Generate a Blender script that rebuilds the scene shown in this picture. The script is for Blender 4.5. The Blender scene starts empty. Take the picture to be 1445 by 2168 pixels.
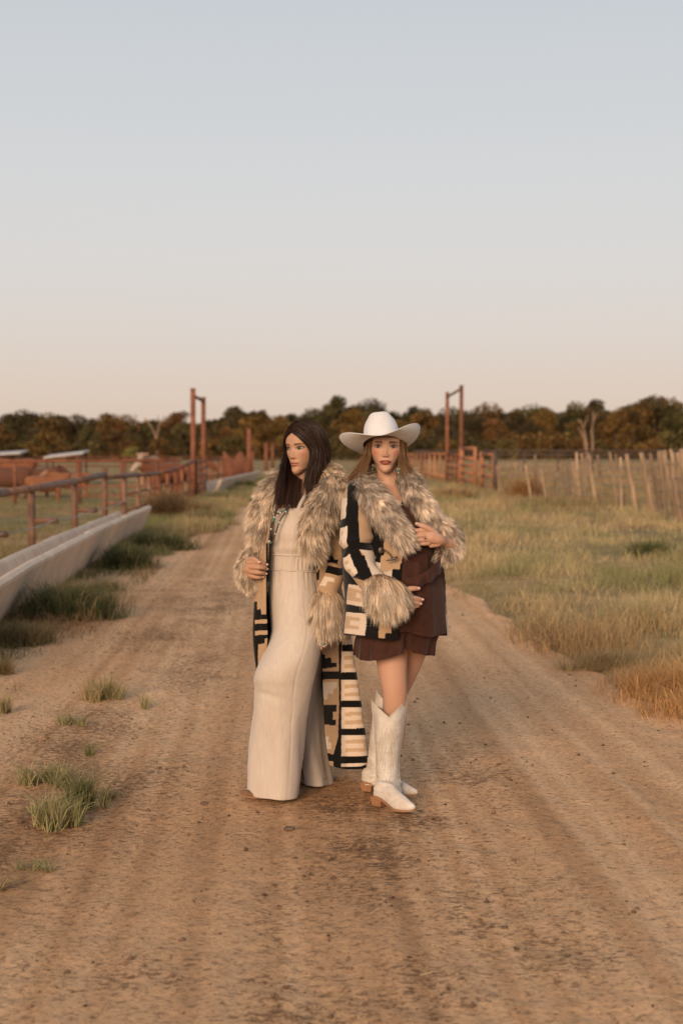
import bpy, math, random
import numpy as np
from mathutils import Vector, Matrix

S = bpy.context.scene
COL = S.collection
rng = np.random.default_rng(11)
random.seed(11)

# ---------------------------------------------------------------- camera
F_PX, CX, CY, CAM_H, HOR = 3011.0, 722.5, 1084.0, 1.56, 950.0
PITCH = math.atan((CY - HOR) / F_PX)
cam_d = bpy.data.cameras.new('camera')
cam_d.lens = 50.0
cam_d.sensor_fit = 'AUTO'
cam_d.sensor_width = 36.0
cam_d.clip_start = 0.05
cam_d.clip_end = 3000.0
cam_d.dof.use_dof = True
cam_d.dof.focus_distance = 6.27
cam_d.dof.aperture_fstop = 2.7
cam = bpy.data.objects.new('camera', cam_d)
COL.objects.link(cam)
cam.location = (0, 0, CAM_H)
cam.rotation_euler = (math.pi / 2 - PITCH, 0, 0)
S.camera = cam

# ---------------------------------------------------------------- sky and sun
SUN_EL, SUN_AZ = math.radians(17), math.radians(198)   # azimuth from +Y clockwise: behind the camera, to the left
world = bpy.data.worlds.new('World')
S.world = world
world.use_nodes = True
wn, wl = world.node_tree.nodes, world.node_tree.links
bg = wn['Background']
sky = wn.new('ShaderNodeTexSky')
sky.sky_type = 'NISHITA'
sky.sun_disc = False
sky.sun_elevation = SUN_EL
sky.sun_rotation = SUN_AZ
sky.air_density = 1.0
sky.dust_density = 1.0
sky.ozone_density = 1.0
# the dusk sky of the place: the same all the way round, from a pinkish tan at the horizon to grey blue overhead
tc = wn.new('ShaderNodeTexCoord')
sep = wn.new('ShaderNodeSeparateXYZ')
wl.new(tc.outputs['Generated'], sep.inputs[0])
ramp = wn.new('ShaderNodeValToRGB')
wl.new(sep.outputs['Z'], ramp.inputs[0])
ramp.color_ramp.interpolation = 'B_SPLINE'
el = ramp.color_ramp.elements
stops = [(0.0, (0.72, 0.545, 0.435)), (0.035, (0.735, 0.585, 0.49)), (0.08, (0.74, 0.655, 0.60)),
         (0.14, (0.72, 0.69, 0.67)), (0.21, (0.68, 0.685, 0.69)), (0.32, (0.60, 0.632, 0.665)), (0.7, (0.42, 0.49, 0.60)), (1.0, (0.38, 0.46, 0.58))]
while len(el) < len(stops):
    el.new(0.5)
for e, (p, c) in zip(el, stops):
    e.position = p
    e.color = (*c, 1)
gain = wn.new('ShaderNodeVectorMath'); gain.operation = 'SCALE'
SKY_STRENGTH = 0.10
gain.inputs['Scale'].default_value = 1.0 / SKY_STRENGTH
wl.new(ramp.outputs['Color'], gain.inputs[0])
mixs = wn.new('ShaderNodeMix'); mixs.data_type = 'RGBA'
mixs.inputs['Factor'].default_value = 0.92
wl.new(sky.outputs['Color'], mixs.inputs['A'])
wl.new(gain.outputs[0], mixs.inputs['B'])
wl.new(mixs.outputs['Result'], bg.inputs['Color'])
bg.inputs['Strength'].default_value = SKY_STRENGTH

sun_d = bpy.data.lights.new('sun', 'SUN')
sun_d.energy = 3.6
sun_d.angle = math.radians(25)
sun_d.color = (1.0, 0.72, 0.49)
sun = bpy.data.objects.new('sun', sun_d)
COL.objects.link(sun)
sd = Vector((math.sin(SUN_AZ) * math.cos(SUN_EL), math.cos(SUN_AZ) * math.cos(SUN_EL), math.sin(SUN_EL)))
sun.rotation_euler = sd.to_track_quat('Z', 'Y').to_euler()
sun.location = sd * 50

S.view_settings.view_transform = 'Standard'
S.view_settings.look = 'None'
S.view_settings.exposure = 0.0
S.view_settings.gamma = 1.0
S.view_settings.use_curve_mapping = False
S.render.engine = 'CYCLES'
S.cycles.use_denoising = True
S.cycles.max_bounces = 5
S.cycles.diffuse_bounces = 3
S.cycles.glossy_bounces = 2
S.cycles.transparent_max_bounces = 4

# ---------------------------------------------------------------- helpers
_ct, _st = math.cos(PITCH), math.sin(PITCH)


def P(x, y, Y):
    """the point of the place that stands at depth Y under a pixel of the photograph (1445 x 2168)"""
    x = np.asarray(x, float); y = np.asarray(y, float); Y = np.asarray(Y, float)
    a = (x - CX) / F_PX
    b = (CY - y) / F_PX
    t = Y / (_ct + b * _st)
    return np.stack(np.broadcast_arrays(a * t, Y, CAM_H + t * (b * _ct - _st)), -1)


def gnd(x, y):
    b = (CY - y) / F_PX
    t = -CAM_H / (b * _ct - _st)
    return np.array([(x - CX) / F_PX * t, t * (_ct + b * _st), 0.0])


LOC = {}


def link(o, parent=None):
    COL.objects.link(o)
    if parent is not None:
        o.parent = parent
    return o


def tag(o, label=None, cat=None, group=None, kind=None):
    if label: o['label'] = label
    if cat: o['category'] = cat
    if group: o['group'] = group
    if kind: o['kind'] = kind
    return o


def thing(name, loc, label, cat, group=None, rz=0.0):
    o = bpy.data.objects.new(name, None)
    o.empty_display_size = 0.1
    o.location = loc
    o.rotation_euler = (0, 0, rz)
    COL.objects.link(o)
    LOC[o] = np.array(loc, float)
    return tag(o, label, cat, group)


def mesh_data(name, V, Fs, col=None, smooth=True, mat=None):
    me = bpy.data.meshes.new(name)
    V = np.ascontiguousarray(V, dtype=np.float32).reshape(-1, 3)
    if not isinstance(Fs, (list, tuple)):
        Fs = [Fs]
    Fs = [np.asarray(f, dtype=np.int32) for f in Fs if len(f)]
    loops = np.concatenate([f.ravel() for f in Fs])
    tot = np.concatenate([np.full(len(f), f.shape[1], np.int32) for f in Fs])
    start = np.concatenate([[0], np.cumsum(tot)[:-1]]).astype(np.int32)
    me.vertices.add(len(V)); me.vertices.foreach_set('co', V.ravel())
    me.loops.add(len(loops)); me.loops.foreach_set('vertex_index', loops)
    me.polygons.add(len(tot)); me.polygons.foreach_set('loop_start', start)
    me.polygons.foreach_set('use_smooth', np.full(len(tot), smooth, bool))
    if col is not None:
        col = np.asarray(col, np.float32)
        if col.shape[1] == 3:
            col = np.concatenate([col, np.ones((len(col), 1), np.float32)], 1)
        at = me.attributes.new('Col', 'FLOAT_COLOR', 'POINT')
        at.data.foreach_set('color', np.ascontiguousarray(col, np.float32).ravel())
    me.update(calc_edges=True)
    if mat is not None:
        me.materials.append(mat)
    return me


def mk(name, V, Fs, mat=None, parent=None, col=None, smooth=True, origin=None):
    """one mesh object; V in world metres"""
    V = np.asarray(V, float).reshape(-1, 3)
    if parent is not None:
        o0 = LOC[parent]
    elif origin is not None:
        o0 = np.asarray(origin, float)
    else:
        o0 = np.zeros(3)
    o = bpy.data.objects.new(name, mesh_data(name, V - o0, Fs, col, smooth, mat))
    link(o, parent)
    if parent is None:
        o.location = o0
    LOC[o] = o0
    return o


class MB:
    def __init__(self):
        self.V, self.F, self.C, self.n = [], [], [], 0

    def add(self, V, Fs, col=None):
        V = np.asarray(V, float).reshape(-1, 3)
        if not isinstance(Fs, (list, tuple)):
            Fs = [Fs]
        self.V.append(V)
        for f in Fs:
            if len(f):
                self.F.append(np.asarray(f, int) + self.n)
        if col is not None:
            col = np.broadcast_to(np.asarray(col, float), (len(V), 3))
            self.C.append(col)
        self.n += len(V)
        return self

    def arrays(self):
        return np.concatenate(self.V), self.F, (np.concatenate(self.C) if self.C else None)

    def obj(self, name, mat, parent=None, smooth=True, origin=None):
        V, F, C = self.arrays()
        return mk(name, V, F, mat, parent, C, smooth, origin)


def gridF(nu, nv, wrap=False):
    """quads of a grid whose vertex (v,u) is v*nu+u"""
    u = np.arange(nu if wrap else nu - 1)
    v = np.arange(nv - 1)
    vv, uu = np.meshgrid(v, u, indexing='ij')
    a = vv * nu + uu
    b = vv * nu + (uu + 1) % nu
    return np.stack([a, b, b + nu, a + nu], -1).reshape(-1, 4)


def norm(v):
    return v / np.maximum(np.linalg.norm(v, axis=-1, keepdims=True), 1e-9)


def tube(Pt, R, n=8, cap=True, rnd=False, flat=None):
    """tube along points; R a radius per point; rnd rounds the ends; flat=(axis, factor) squeezes"""
    Pt = np.asarray(Pt, float); R = np.broadcast_to(np.asarray(R, float), (len(Pt),)).copy()
    if rnd:
        t0 = norm(Pt[0] - Pt[1]); t1 = norm(Pt[-1] - Pt[-2])
        ks = [(0.98, 0.2), (0.8, 0.6), (0.45, 0.89)]
        pre = [Pt[0] + t0 * R[0] * a for a, _ in ks]; rp = [R[0] * b for _, b in ks]
        post = [Pt[-1] + t1 * R[-1] * a for a, _ in ks[::-1]]; rq = [R[-1] * b for _, b in ks[::-1]]
        Pt = np.concatenate([pre, Pt, post]); R = np.concatenate([rp, R, rq])
    k = len(Pt)
    T = np.gradient(Pt, axis=0); T = norm(T)
    ref = np.array([0, 0, 1.0]) if abs(T[0][2]) < 0.9 else np.array([0, 1.0, 0])
    N = np.zeros_like(Pt)
    N[0] = norm(np.cross(T[0], ref))
    for i in range(1, k):
        v = N[i - 1] - T[i] * np.dot(N[i - 1], T[i])
        N[i] = norm(v)
    B = np.cross(T, N)
    a = np.linspace(0, 2 * np.pi, n, endpoint=False)
    off = N[:, None, :] * np.cos(a)[None, :, None] + B[:, None, :] * np.sin(a)[None, :, None]
    if flat is not None:
        ax, fac = np.asarray(flat[0], float), flat[1]
        ax = norm(ax)
        d = (off @ ax)[..., None] * ax
        off = off - d * (1 - fac)
    V = (Pt[:, None, :] + off * R[:, None, None]).reshape(-1, 3)
    Fs = [gridF(n, k, True)]
    if cap:
        V = np.concatenate([V, Pt[:1], Pt[-1:]])
        i = np.arange(n); j = (i + 1) % n
        Fs.append(np.stack([j, i, np.full(n, k * n)], -1))
        Fs.append(np.stack([(k - 1) * n + i, (k - 1) * n + j, np.full(n, k * n + 1)], -1))
    return V, Fs


def box(c, s, rz=0.0, tilt=None):
    x, y, z = np.asarray(s, float) / 2
    V = np.array([[-x, -y, -z], [x, -y, -z], [x, y, -z], [-x, y, -z], [-x, -y, z], [x, -y, z], [x, y, z], [-x, y, z]])
    if tilt is not None:
        V = V @ np.array(Matrix.Rotation(tilt[1], 3, tilt[0])).T
    if rz:
        cz, sz = math.cos(rz), math.sin(rz)
        V = V @ np.array([[cz, sz, 0], [-sz, cz, 0], [0, 0, 1]])
    Fq = np.array([[0, 3, 2, 1], [4, 5, 6, 7], [0, 1, 5, 4], [1, 2, 6, 5], [2, 3, 7, 6], [3, 0, 4, 7]])
    return V + np.asarray(c, float), Fq


def ball(c, r, nu=12, nv=8):
    th = np.linspace(0, np.pi, nv); ph = np.linspace(0, 2 * np.pi, nu, endpoint=False)
    V = np.stack([np.sin(th)[:, None] * np.cos(ph), np.sin(th)[:, None] * np.sin(ph), np.cos(th)[:, None] * np.ones(nu)], -1)
    return V.reshape(-1, 3) * np.asarray(r, float) + np.asarray(c, float), gridF(nu, nv, True)[:, ::-1]


def crsp(A, n):
    """Catmull-Rom through the rows of A, n samples"""
    A = np.asarray(A, float)
    k = len(A)
    if k == 2:
        t = np.linspace(0, 1, n).reshape((-1,) + (1,) * (A.ndim - 1))
        return A[0] * (1 - t) + A[1] * t
    E = np.concatenate([[2 * A[0] - A[1]], A, [2 * A[-1] - A[-2]]])
    t = np.linspace(0, k - 1, n)
    i = np.minimum(t.astype(int), k - 2)
    f = (t - i).reshape((-1,) + (1,) * (A.ndim - 1))
    p0, p1, p2, p3 = E[i], E[i + 1], E[i + 2], E[i + 3]
    return 0.5 * (2 * p1 + (p2 - p0) * f + (2 * p0 - 5 * p1 + 4 * p2 - p3) * f ** 2 + (3 * p1 - p0 - 3 * p2 + p3) * f ** 3)


def smi(x, xs, ys):
    """smooth 1-D interpolation of a table with increasing xs"""
    D = crsp(np.stack([np.asarray(xs, float), np.asarray(ys, float)], -1), 40 * len(xs))
    return np.interp(x, D[:, 0], D[:, 1])


def _h(i, j, k, s):
    v = (i * 374761393 + j * 668265263 + k * 2147483647 + s * 974711) & 0xFFFFFFFF
    v = ((v ^ (v >> 13)) * 1274126177) & 0xFFFFFFFF
    v = (v ^ (v >> 16)) & 0xFFFF
    return v / 65535.0


def vn(x, y, z=0.0, s=0):
    """value noise, -1..1"""
    x, y, z = np.broadcast_arrays(np.asarray(x, float), np.asarray(y, float), np.asarray(z, float))
    i, j, k = np.floor(x).astype(np.int64), np.floor(y).astype(np.int64), np.floor(z).astype(np.int64)
    fx, fy, fz = x - i, y - j, z - k
    fx, fy, fz = (f * f * (3 - 2 * f) for f in (fx, fy, fz))
    r = 0
    for a in (0, 1):
        for b in (0, 1):
            for c in (0, 1):
                r = r + _h(i + a, j + b, k + c, s) * (fx if a else 1 - fx) * (fy if b else 1 - fy) * (fz if c else 1 - fz)
    return r * 2 - 1


def fbm(x, y, z=0.0, o=4, s=0):
    r, a, t = 0, 1.0, 0
    for q in range(o):
        r = r + a * vn(np.asarray(x) * 2 ** q + 13 * q, np.asarray(y) * 2 ** q + 7 * q, np.asarray(z) * 2 ** q, s + q)
        t += a; a *= 0.5
    return r / t


def sst(a, b, x):
    t = np.clip((np.asarray(x, float) - a) / (b - a), 0, 1)
    return t * t * (3 - 2 * t)


def remesh(V, Fs, vox, it=3, fac=0.5):
    """one continuous surface out of overlapping closed pieces"""
    o = bpy.data.objects.new('tmp', mesh_data('tmp', V, Fs))
    COL.objects.link(o)
    m = o.modifiers.new('r', 'REMESH'); m.mode = 'VOXEL'; m.voxel_size = vox
    if it:
        q = o.modifiers.new('s', 'SMOOTH'); q.iterations = it; q.factor = fac
    dg = bpy.context.evaluated_depsgraph_get()
    e = o.evaluated_get(dg)
    me = e.to_mesh()
    n = len(me.vertices)
    co = np.empty(n * 3, np.float32); me.vertices.foreach_get('co', co)
    lt = np.empty(len(me.polygons), np.int32); me.polygons.foreach_get('loop_total', lt)
    ls = np.empty(len(me.polygons), np.int32); me.polygons.foreach_get('loop_start', ls)
    li = np.empty(len(me.loops), np.int32); me.loops.foreach_get('vertex_index', li)
    out = []
    for k in (3, 4):
        st = ls[lt == k]
        if len(st):
            out.append(li[st[:, None] + np.arange(k)[None, :]])
    e.to_mesh_clear()
    me0 = o.data
    bpy.data.objects.remove(o); bpy.data.meshes.remove(me0)
    return co.reshape(-1, 3).astype(float), out


# ---------------------------------------------------------------- materials
def new_mat(name, rough=0.85, spec=0.3):
    m = bpy.data.materials.new(name)
    m.use_nodes = True
    b = m.node_tree.nodes['Principled BSDF']
    b.inputs['Roughness'].default_value = rough
    b.inputs['Specular IOR Level'].default_value = spec
    return m, m.node_tree.nodes, m.node_tree.links, b


def nz(n, l, scale, detail=4, rough=0.6, coord='Object', stretch=None, dist=0.0):
    t = n.new('ShaderNodeTexCoord')
    x = n.new('ShaderNodeTexNoise')
    x.inputs['Scale'].default_value = scale
    x.inputs['Detail'].default_value = detail
    x.inputs['Roughness'].default_value = rough
    x.inputs['Distortion'].default_value = dist
    if stretch:
        mp = n.new('ShaderNodeMapping'); mp.inputs['Scale'].default_value = stretch
        l.new(t.outputs[coord], mp.inputs[0]); l.new(mp.outputs[0], x.inputs['Vector'])
    else:
        l.new(t.outputs[coord], x.inputs['Vector'])
    return x.outputs['Fac']


def rampn(n, l, fac, stops):
    r = n.new('ShaderNodeValToRGB')
    e = r.color_ramp.elements
    while len(e) < len(stops):
        e.new(0.5)
    for q, (p, c) in zip(e, stops):
        q.position = p
        q.color = (*c, 1) if len(c) == 3 else c
    l.new(fac, r.inputs[0])
    return r.outputs['Color']


def mixc(n, l, fac, a, b, mode='MIX'):
    m = n.new('ShaderNodeMix'); m.data_type = 'RGBA'; m.blend_type = mode
    for sock, v in (('Factor', fac), ('A', a), ('B', b)):
        s = [q for q in m.inputs if q.name == sock and (q.type == 'RGBA' or (sock == 'Factor' and q.type == 'VALUE'))][0]
        if isinstance(v, (int, float)):
            s.default_value = v
        elif isinstance(v, tuple):
            s.default_value = (*v, 1) if len(v) == 3 else v
        else:
            l.new(v, s)
    return [q for q in m.outputs if q.type == 'RGBA'][0]


def bump(n, l, b, h, strength, dist=0.01, chain=None):
    u = n.new('ShaderNodeBump')
    u.inputs['Strength'].default_value = strength
    u.inputs['Distance'].default_value = dist
    l.new(h, u.inputs['Height'])
    if chain is not None:
        l.new(chain, u.inputs['Normal'])
    l.new(u.outputs[0], b.inputs['Normal'])
    return u.outputs[0]


def m_noise(name, c1, c2, scale=8, rough=0.85, bs=0.3, bscale=None, stretch=None, spec=0.3, metal=0.0, bd=0.01, obj_var=0.0):
    m, n, l, b = new_mat(name, rough, spec)
    f = nz(n, l, scale, stretch=stretch)
    c = rampn(n, l, f, [(0.32, c1), (0.68, c2)])
    if obj_var:
        oi = n.new('ShaderNodeObjectInfo')
        hv = n.new('ShaderNodeHueSaturation')
        mr = n.new('ShaderNodeMapRange')
        mr.inputs['To Min'].default_value = 1 - obj_var; mr.inputs['To Max'].default_value = 1 + obj_var
        l.new(oi.outputs['Random'], mr.inputs['Value'])
        l.new(mr.outputs[0], hv.inputs['Value']); l.new(c, hv.inputs['Color'])
        c = hv.outputs['Color']
    l.new(c, b.inputs['Base Color'])
    b.inputs['Metallic'].default_value = metal
    if bs:
        bump(n, l, b, nz(n, l, bscale or scale * 4, stretch=stretch), bs, bd)
    return m


def m_attr(name, rough=0.8, spec=0.3, bs=0.0, bscale=300, sheen=0.0, var=0.0, bd=0.002, trans=0.0, sss=0.0):
    m, n, l, b = new_mat(name, rough, spec)
    a = n.new('ShaderNodeAttribute'); a.attribute_name = 'Col'
    c = a.outputs['Color']
    if var:
        f = nz(n, l, bscale * 0.3)
        c = mixc(n, l, 1.0, c, rampn(n, l, f, [(0.25, (1 - var,) * 3), (0.75, (1 + var * 0.6,) * 3)]), 'MULTIPLY')
    l.new(c, b.inputs['Base Color'])
    if sheen:
        b.inputs['Sheen Weight'].default_value = sheen
        b.inputs['Sheen Roughness'].default_value = 0.5
    if sss:
        b.inputs['Subsurface Weight'].default_value = sss
        b.inputs['Subsurface Radius'].default_value = (0.012, 0.005, 0.003)
        b.inputs['Subsurface Scale'].default_value = 0.6
    if bs:
        bump(n, l, b, nz(n, l, bscale), bs, bd)
    if trans:
        tr = n.new('ShaderNodeBsdfTranslucent'); l.new(c, tr.inputs['Color'])
        mx = n.new('ShaderNodeMixShader'); mx.inputs[0].default_value = trans
        l.new(b.outputs[0], mx.inputs[1]); l.new(tr.outputs[0], mx.inputs[2])
        l.new(mx.outputs[0], n['Material Output'].inputs['Surface'])
    return m
# ================================================================ the ground
def road_l(Y):
    Y = np.asarray(Y, float)
    return np.interp(Y, [2, 10, 13, 17, 22, 25, 28, 42, 60, 90], [-3.9, -3.6, -3.5, -3.45, -3.3, -2.9, -2.55, -2.8, -3.0, -3.6]) + 0.16 * vn(Y * 0.7, 3.1, 0, 5) + 0.06 * vn(Y * 3, 1.7, 0, 6)


def road_r(Y):
    Y = np.asarray(Y, float)
    return np.interp(Y, [2, 5, 6.5, 8.2, 10.5, 13.5, 16.2, 22, 36, 60, 90], [2.7, 2.42, 2.12, 1.92, 1.72, 1.46, 1.22, 0.8, -0.4, -1.7, -3.2]) + 0.12 * vn(Y * 0.9, 9.2, 0, 7) + 0.06 * vn(Y * 3.3, 4.7, 0, 8)


def road_mask(X, Y):
    return sst(-0.12, 0.2, X - road_l(Y)) * sst(-0.12, 0.2, road_r(Y) - X)


DARK_PATCHES = [(470, 1262, 120, 55, .75), (430, 1405, 110, 50, .6), (600, 1330, 60, 60, .25), (800, 1800, 130, 75, .6), (730, 1705, 140, 40, .65), (880, 1725, 90, 30, .8),
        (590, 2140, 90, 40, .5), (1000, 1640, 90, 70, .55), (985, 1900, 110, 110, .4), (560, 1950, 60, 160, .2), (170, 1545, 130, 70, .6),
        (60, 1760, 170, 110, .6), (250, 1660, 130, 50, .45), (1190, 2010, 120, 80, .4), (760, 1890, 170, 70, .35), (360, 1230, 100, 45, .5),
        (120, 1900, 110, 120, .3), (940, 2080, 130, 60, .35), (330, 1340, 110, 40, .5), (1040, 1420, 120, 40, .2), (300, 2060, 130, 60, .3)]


def dark_patches(X, Y):  # mask of road patches with thicker dark flecks and lumps
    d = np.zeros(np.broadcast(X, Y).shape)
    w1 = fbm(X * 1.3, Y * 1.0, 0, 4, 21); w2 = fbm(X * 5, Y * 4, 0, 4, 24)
    for px, py, rx, ry, s in DARK_PATCHES:
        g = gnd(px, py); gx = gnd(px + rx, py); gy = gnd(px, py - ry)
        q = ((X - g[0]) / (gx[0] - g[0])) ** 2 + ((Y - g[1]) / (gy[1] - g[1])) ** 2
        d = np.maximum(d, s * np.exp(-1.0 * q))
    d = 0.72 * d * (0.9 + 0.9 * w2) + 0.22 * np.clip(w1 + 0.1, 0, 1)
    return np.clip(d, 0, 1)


def relief(X, Y):
    z = 0.016 * fbm(X * 0.7, Y * 0.5, 0, 3, 1)
    lump = fbm(X * 5, Y * 5, 0, 3, 3)
    z = z + 0.008 * lump + 0.005 * fbm(X * 17, Y * 15, 0, 3, 4) + 0.004 * np.clip(fbm(X * 42, Y * 36, 0, 2, 9) - 0.1, 0, 1)
    w = 0.1 * vn(Y * 0.25, 0.5, 0, 31)
    for xc, wd, dep, lug in ((1.02, .15, .012, .004), (1.42, .11, .013, .007), (-1.80, .2, .012, .017), (-0.25, .2, .008, .003), (-2.35, .18, .010, .014), (0.45, .2, .006, .003), (-1.2, .16, .006, .004)):
        u = (X - (xc - 0.044 * (Y - 8) + w * 0.6)) / wd
        m = np.exp(-u ** 4)
        z = z - dep * m * (0.6 + 0.5 * vn(Y * 1.1, xc * 7, 0, 33)) + lug * m * np.sign(u) * np.sin(Y * 62 + 3 * u + 9 * np.abs(u)) * (0.5 + 0.5 * vn(Y * 2, xc, 0, 35))
        z = z + 0.008 * np.exp(-((np.abs(u) - 1.35) / 0.25) ** 2) * (0.5 + 0.6 * vn(Y * 3, xc * 3, 0, 37))
    dm = dark_patches(X, Y)
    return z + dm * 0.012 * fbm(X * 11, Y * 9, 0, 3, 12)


def gz(X, Y):
    """height of the land"""
    X = np.asarray(X, float); Y = np.asarray(Y, float)
    m = road_mask(X, Y)
    verge = 0.045 + 0.03 * fbm(X * 0.5, Y * 0.4, 0, 3, 2) + 0.06 * sst(0.2, 1.6, X - road_r(Y)) * np.exp(-np.maximum(X - road_r(Y) - 1.5, 0) / 3)
    far = np.exp(-np.maximum(Y - 70, 0) / 20)
    return m * (relief(X, Y) - 0.01) + (1 - m) * verge * far


# the wide land: one sheet to the horizon, dense near the camera
def axis(a, b, d0, g):
    out = [0.0]; d = d0
    while out[-1] < b:
        out.append(out[-1] + d); d *= g
    pos = np.array(out)
    out = [0.0]; d = d0
    while out[-1] < a:
        out.append(out[-1] + d); d *= g
    return np.concatenate([-np.array(out)[:0:-1], pos])


gx_ = axis(900, 900, 0.24, 1.045)
gy_ = axis(60, 1500, 0.24, 1.04) + 6.0
GX, GY = np.meshgrid(gx_, gy_)
mk_ = road_mask(GX, GY)
GZ = gz(GX, GY) * (1 - sst(0.02, 0.5, mk_)) - 0.07 * sst(0.02, 0.5, mk_)
GZ = np.where((GY > 80) | (np.abs(GX) > 60), 0.0, GZ)

m_land, n, l, b = new_mat('land', 0.95, 0.1)
c = rampn(n, l, nz(n, l, 0.16, 5, 0.6), [(0.34, (0.22, 0.18, 0.075)), (0.5, (0.40, 0.28, 0.14)), (0.66, (0.33, 0.18, 0.075))])
c2 = rampn(n, l, nz(n, l, 3.5, 5, 0.7), [(0.3, (0.55, 0.5, 0.45)), (0.7, (1.15, 1.1, 1.0))])
c = mixc(n, l, 1.0, c, c2, 'MULTIPLY')
g_ = nz(n, l, 0.35, 3, 0.5, stretch=(1, 0.6, 1))
c = mixc(n, l, rampn(n, l, g_, [(0.5, (0, 0, 0)), (0.62, (0.75, 0.75, 0.75))]), c, (0.125, 0.125, 0.052))
l.new(c, b.inputs['Base Color'])
bump(n, l, b, nz(n, l, 9, 5), 0.6, 0.05)
ground = tag(mk('ground', np.stack([GX, GY, GZ], -1), gridF(len(gx_), len(gy_)), m_land), kind='structure')

# the dirt road, a finer sheet
nY, nU = 560, 285
Yr = 3.2 * (75 / 3.2) ** np.linspace(0, 1, nY)
Ur = np.linspace(0, 1, nU)
XL = np.maximum(road_l(Yr) - 0.5, -0.30 * Yr - 1.2); XR = np.minimum(road_r(Yr) + 0.5, 0.30 * Yr + 1.2)
RX = XL[:, None] + (XR - XL)[:, None] * Ur[None, :]
RY = np.repeat(Yr[:, None], nU, 1)
rm = road_mask(RX, RY)
RZ = gz(RX, RY) - 0.10 * (1 - sst(0.0, 0.55, rm))
dm = dark_patches(RX, RY)
RXa = RX + 0.046 * (RY - 8)
tone = 0.47 + 0.30 * fbm(RX * 0.8, RY * 0.35, 0, 4, 41) + 0.16 * fbm(RXa * 2.6, RY * 0.07, 0, 4, 45) + 0.20 * vn(RXa * 16, RY * 0.16, 0, 47)
for xc_, wd_ in ((1.02, .15), (1.42, .11), (-1.80, .2), (-0.25, .18), (-2.35, .18), (0.45, .2), (-1.2, .16), (1.75, .1), (0.1, .08)):
    uu_ = (RX - (xc_ - 0.044 * (RY - 8) + 0.06 * vn(RY * 0.25, 0.5, 0, 31))) / wd_
    tone = tone + 0.22 * np.exp(-uu_ ** 4) * (0.5 + 0.6 * vn(RY * 0.5, xc_ * 5, 0, 49)) - 0.11 * np.exp(-((np.abs(uu_) - 1.3) / 0.2) ** 2) * (0.5 + 0.6 * vn(RY * 2.0, xc_ * 3, 0, 48))
litter = sst(0.05, 0.45, fbm(RX * 1.6, RY * 0.9, 0, 4, 43))
edge = 1 - sst(0.3, 1.0, np.minimum(RX - road_l(RY), road_r(RY) - RX) / 0.6)
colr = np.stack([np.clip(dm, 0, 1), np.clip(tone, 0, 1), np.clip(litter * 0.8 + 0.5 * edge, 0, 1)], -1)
m_dirt, n, l, b = new_mat('dirt', 0.96, 0.08)
at = n.new('ShaderNodeAttribute'); at.attribute_name = 'Col'
sp = n.new('ShaderNodeSeparateColor'); l.new(at.outputs['Color'], sp.inputs[0])
base = rampn(n, l, sp.outputs['Green'], [(0.12, (0.40, 0.215, 0.104)), (0.45, (0.575, 0.330, 0.170)), (0.8, (0.71, 0.440, 0.245))])
fine = nz(n, l, 40, 9, 0.8)
base = mixc(n, l, 1.0, base, rampn(n, l, fine, [(0.3, (0.46, 0.40, 0.35)), (0.47, (1.0, 1.0, 1.0)), (0.7, (1.25, 1.23, 1.2))]), 'MULTIPLY')
# crumbs and bits of dung trodden into the dirt
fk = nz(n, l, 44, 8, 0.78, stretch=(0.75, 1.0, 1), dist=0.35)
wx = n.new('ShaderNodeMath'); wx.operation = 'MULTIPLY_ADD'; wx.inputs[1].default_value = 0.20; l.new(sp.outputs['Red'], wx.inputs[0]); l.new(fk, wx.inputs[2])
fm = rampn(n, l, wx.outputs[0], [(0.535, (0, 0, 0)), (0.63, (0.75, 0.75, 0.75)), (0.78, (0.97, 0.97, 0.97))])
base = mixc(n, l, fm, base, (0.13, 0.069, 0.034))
st = nz(n, l, 34, 5, 0.7, stretch=(1, 0.35, 1), dist=1.5)
ms = n.new('ShaderNodeMath'); ms.operation = 'MULTIPLY'; l.new(sp.outputs['Blue'], ms.inputs[0]); l.new(rampn(n, l, st, [(0.55, (0, 0, 0)), (0.68, (1, 1, 1))]), ms.inputs[1])
base = mixc(n, l, ms.outputs[0], base, (0.42, 0.24, 0.10))
l.new(base, b.inputs['Base Color'])
b1 = bump(n, l, b, nz(n, l, 38, 7, 0.7), 0.75, 0.02)
bump(n, l, b, nz(n, l, 140, 4, 0.7), 0.5, 0.006, b1)
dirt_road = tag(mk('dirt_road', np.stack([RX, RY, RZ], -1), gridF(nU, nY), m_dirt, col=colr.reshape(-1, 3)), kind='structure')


# ================================================================ grass and loose bits
def blades(B, H, W, lean, az, c0, c1):
    """two-segment blades: (V, faces, colours)"""
    N = len(B)
    s = np.stack([np.cos(az), np.sin(az), np.zeros(N)], -1) * (np.asarray(W) / 2)[:, None]
    L = np.concatenate([lean, np.zeros((N, 1))], 1) * H[:, None]
    up = np.zeros((N, 3)); up[:, 2] = H
    mid = B + up * 0.56 + L * 0.32
    tip = B + up * (1 - 0.28 * np.linalg.norm(lean, axis=1))[:, None] + L
    V = np.stack([B - s, B + s, mid - s * 0.8, mid + s * 0.8, tip], 1).reshape(-1, 3)
    k = np.arange(N) * 5
    C = np.stack([c0, c0, 0.5 * (c0 + c1), 0.5 * (c0 + c1), c1], 1).reshape(-1, 3)
    return V, [np.stack([k, k + 1, k + 3, k + 2], -1), np.stack([k + 2, k + 3, k + 4], -1)], C


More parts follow.
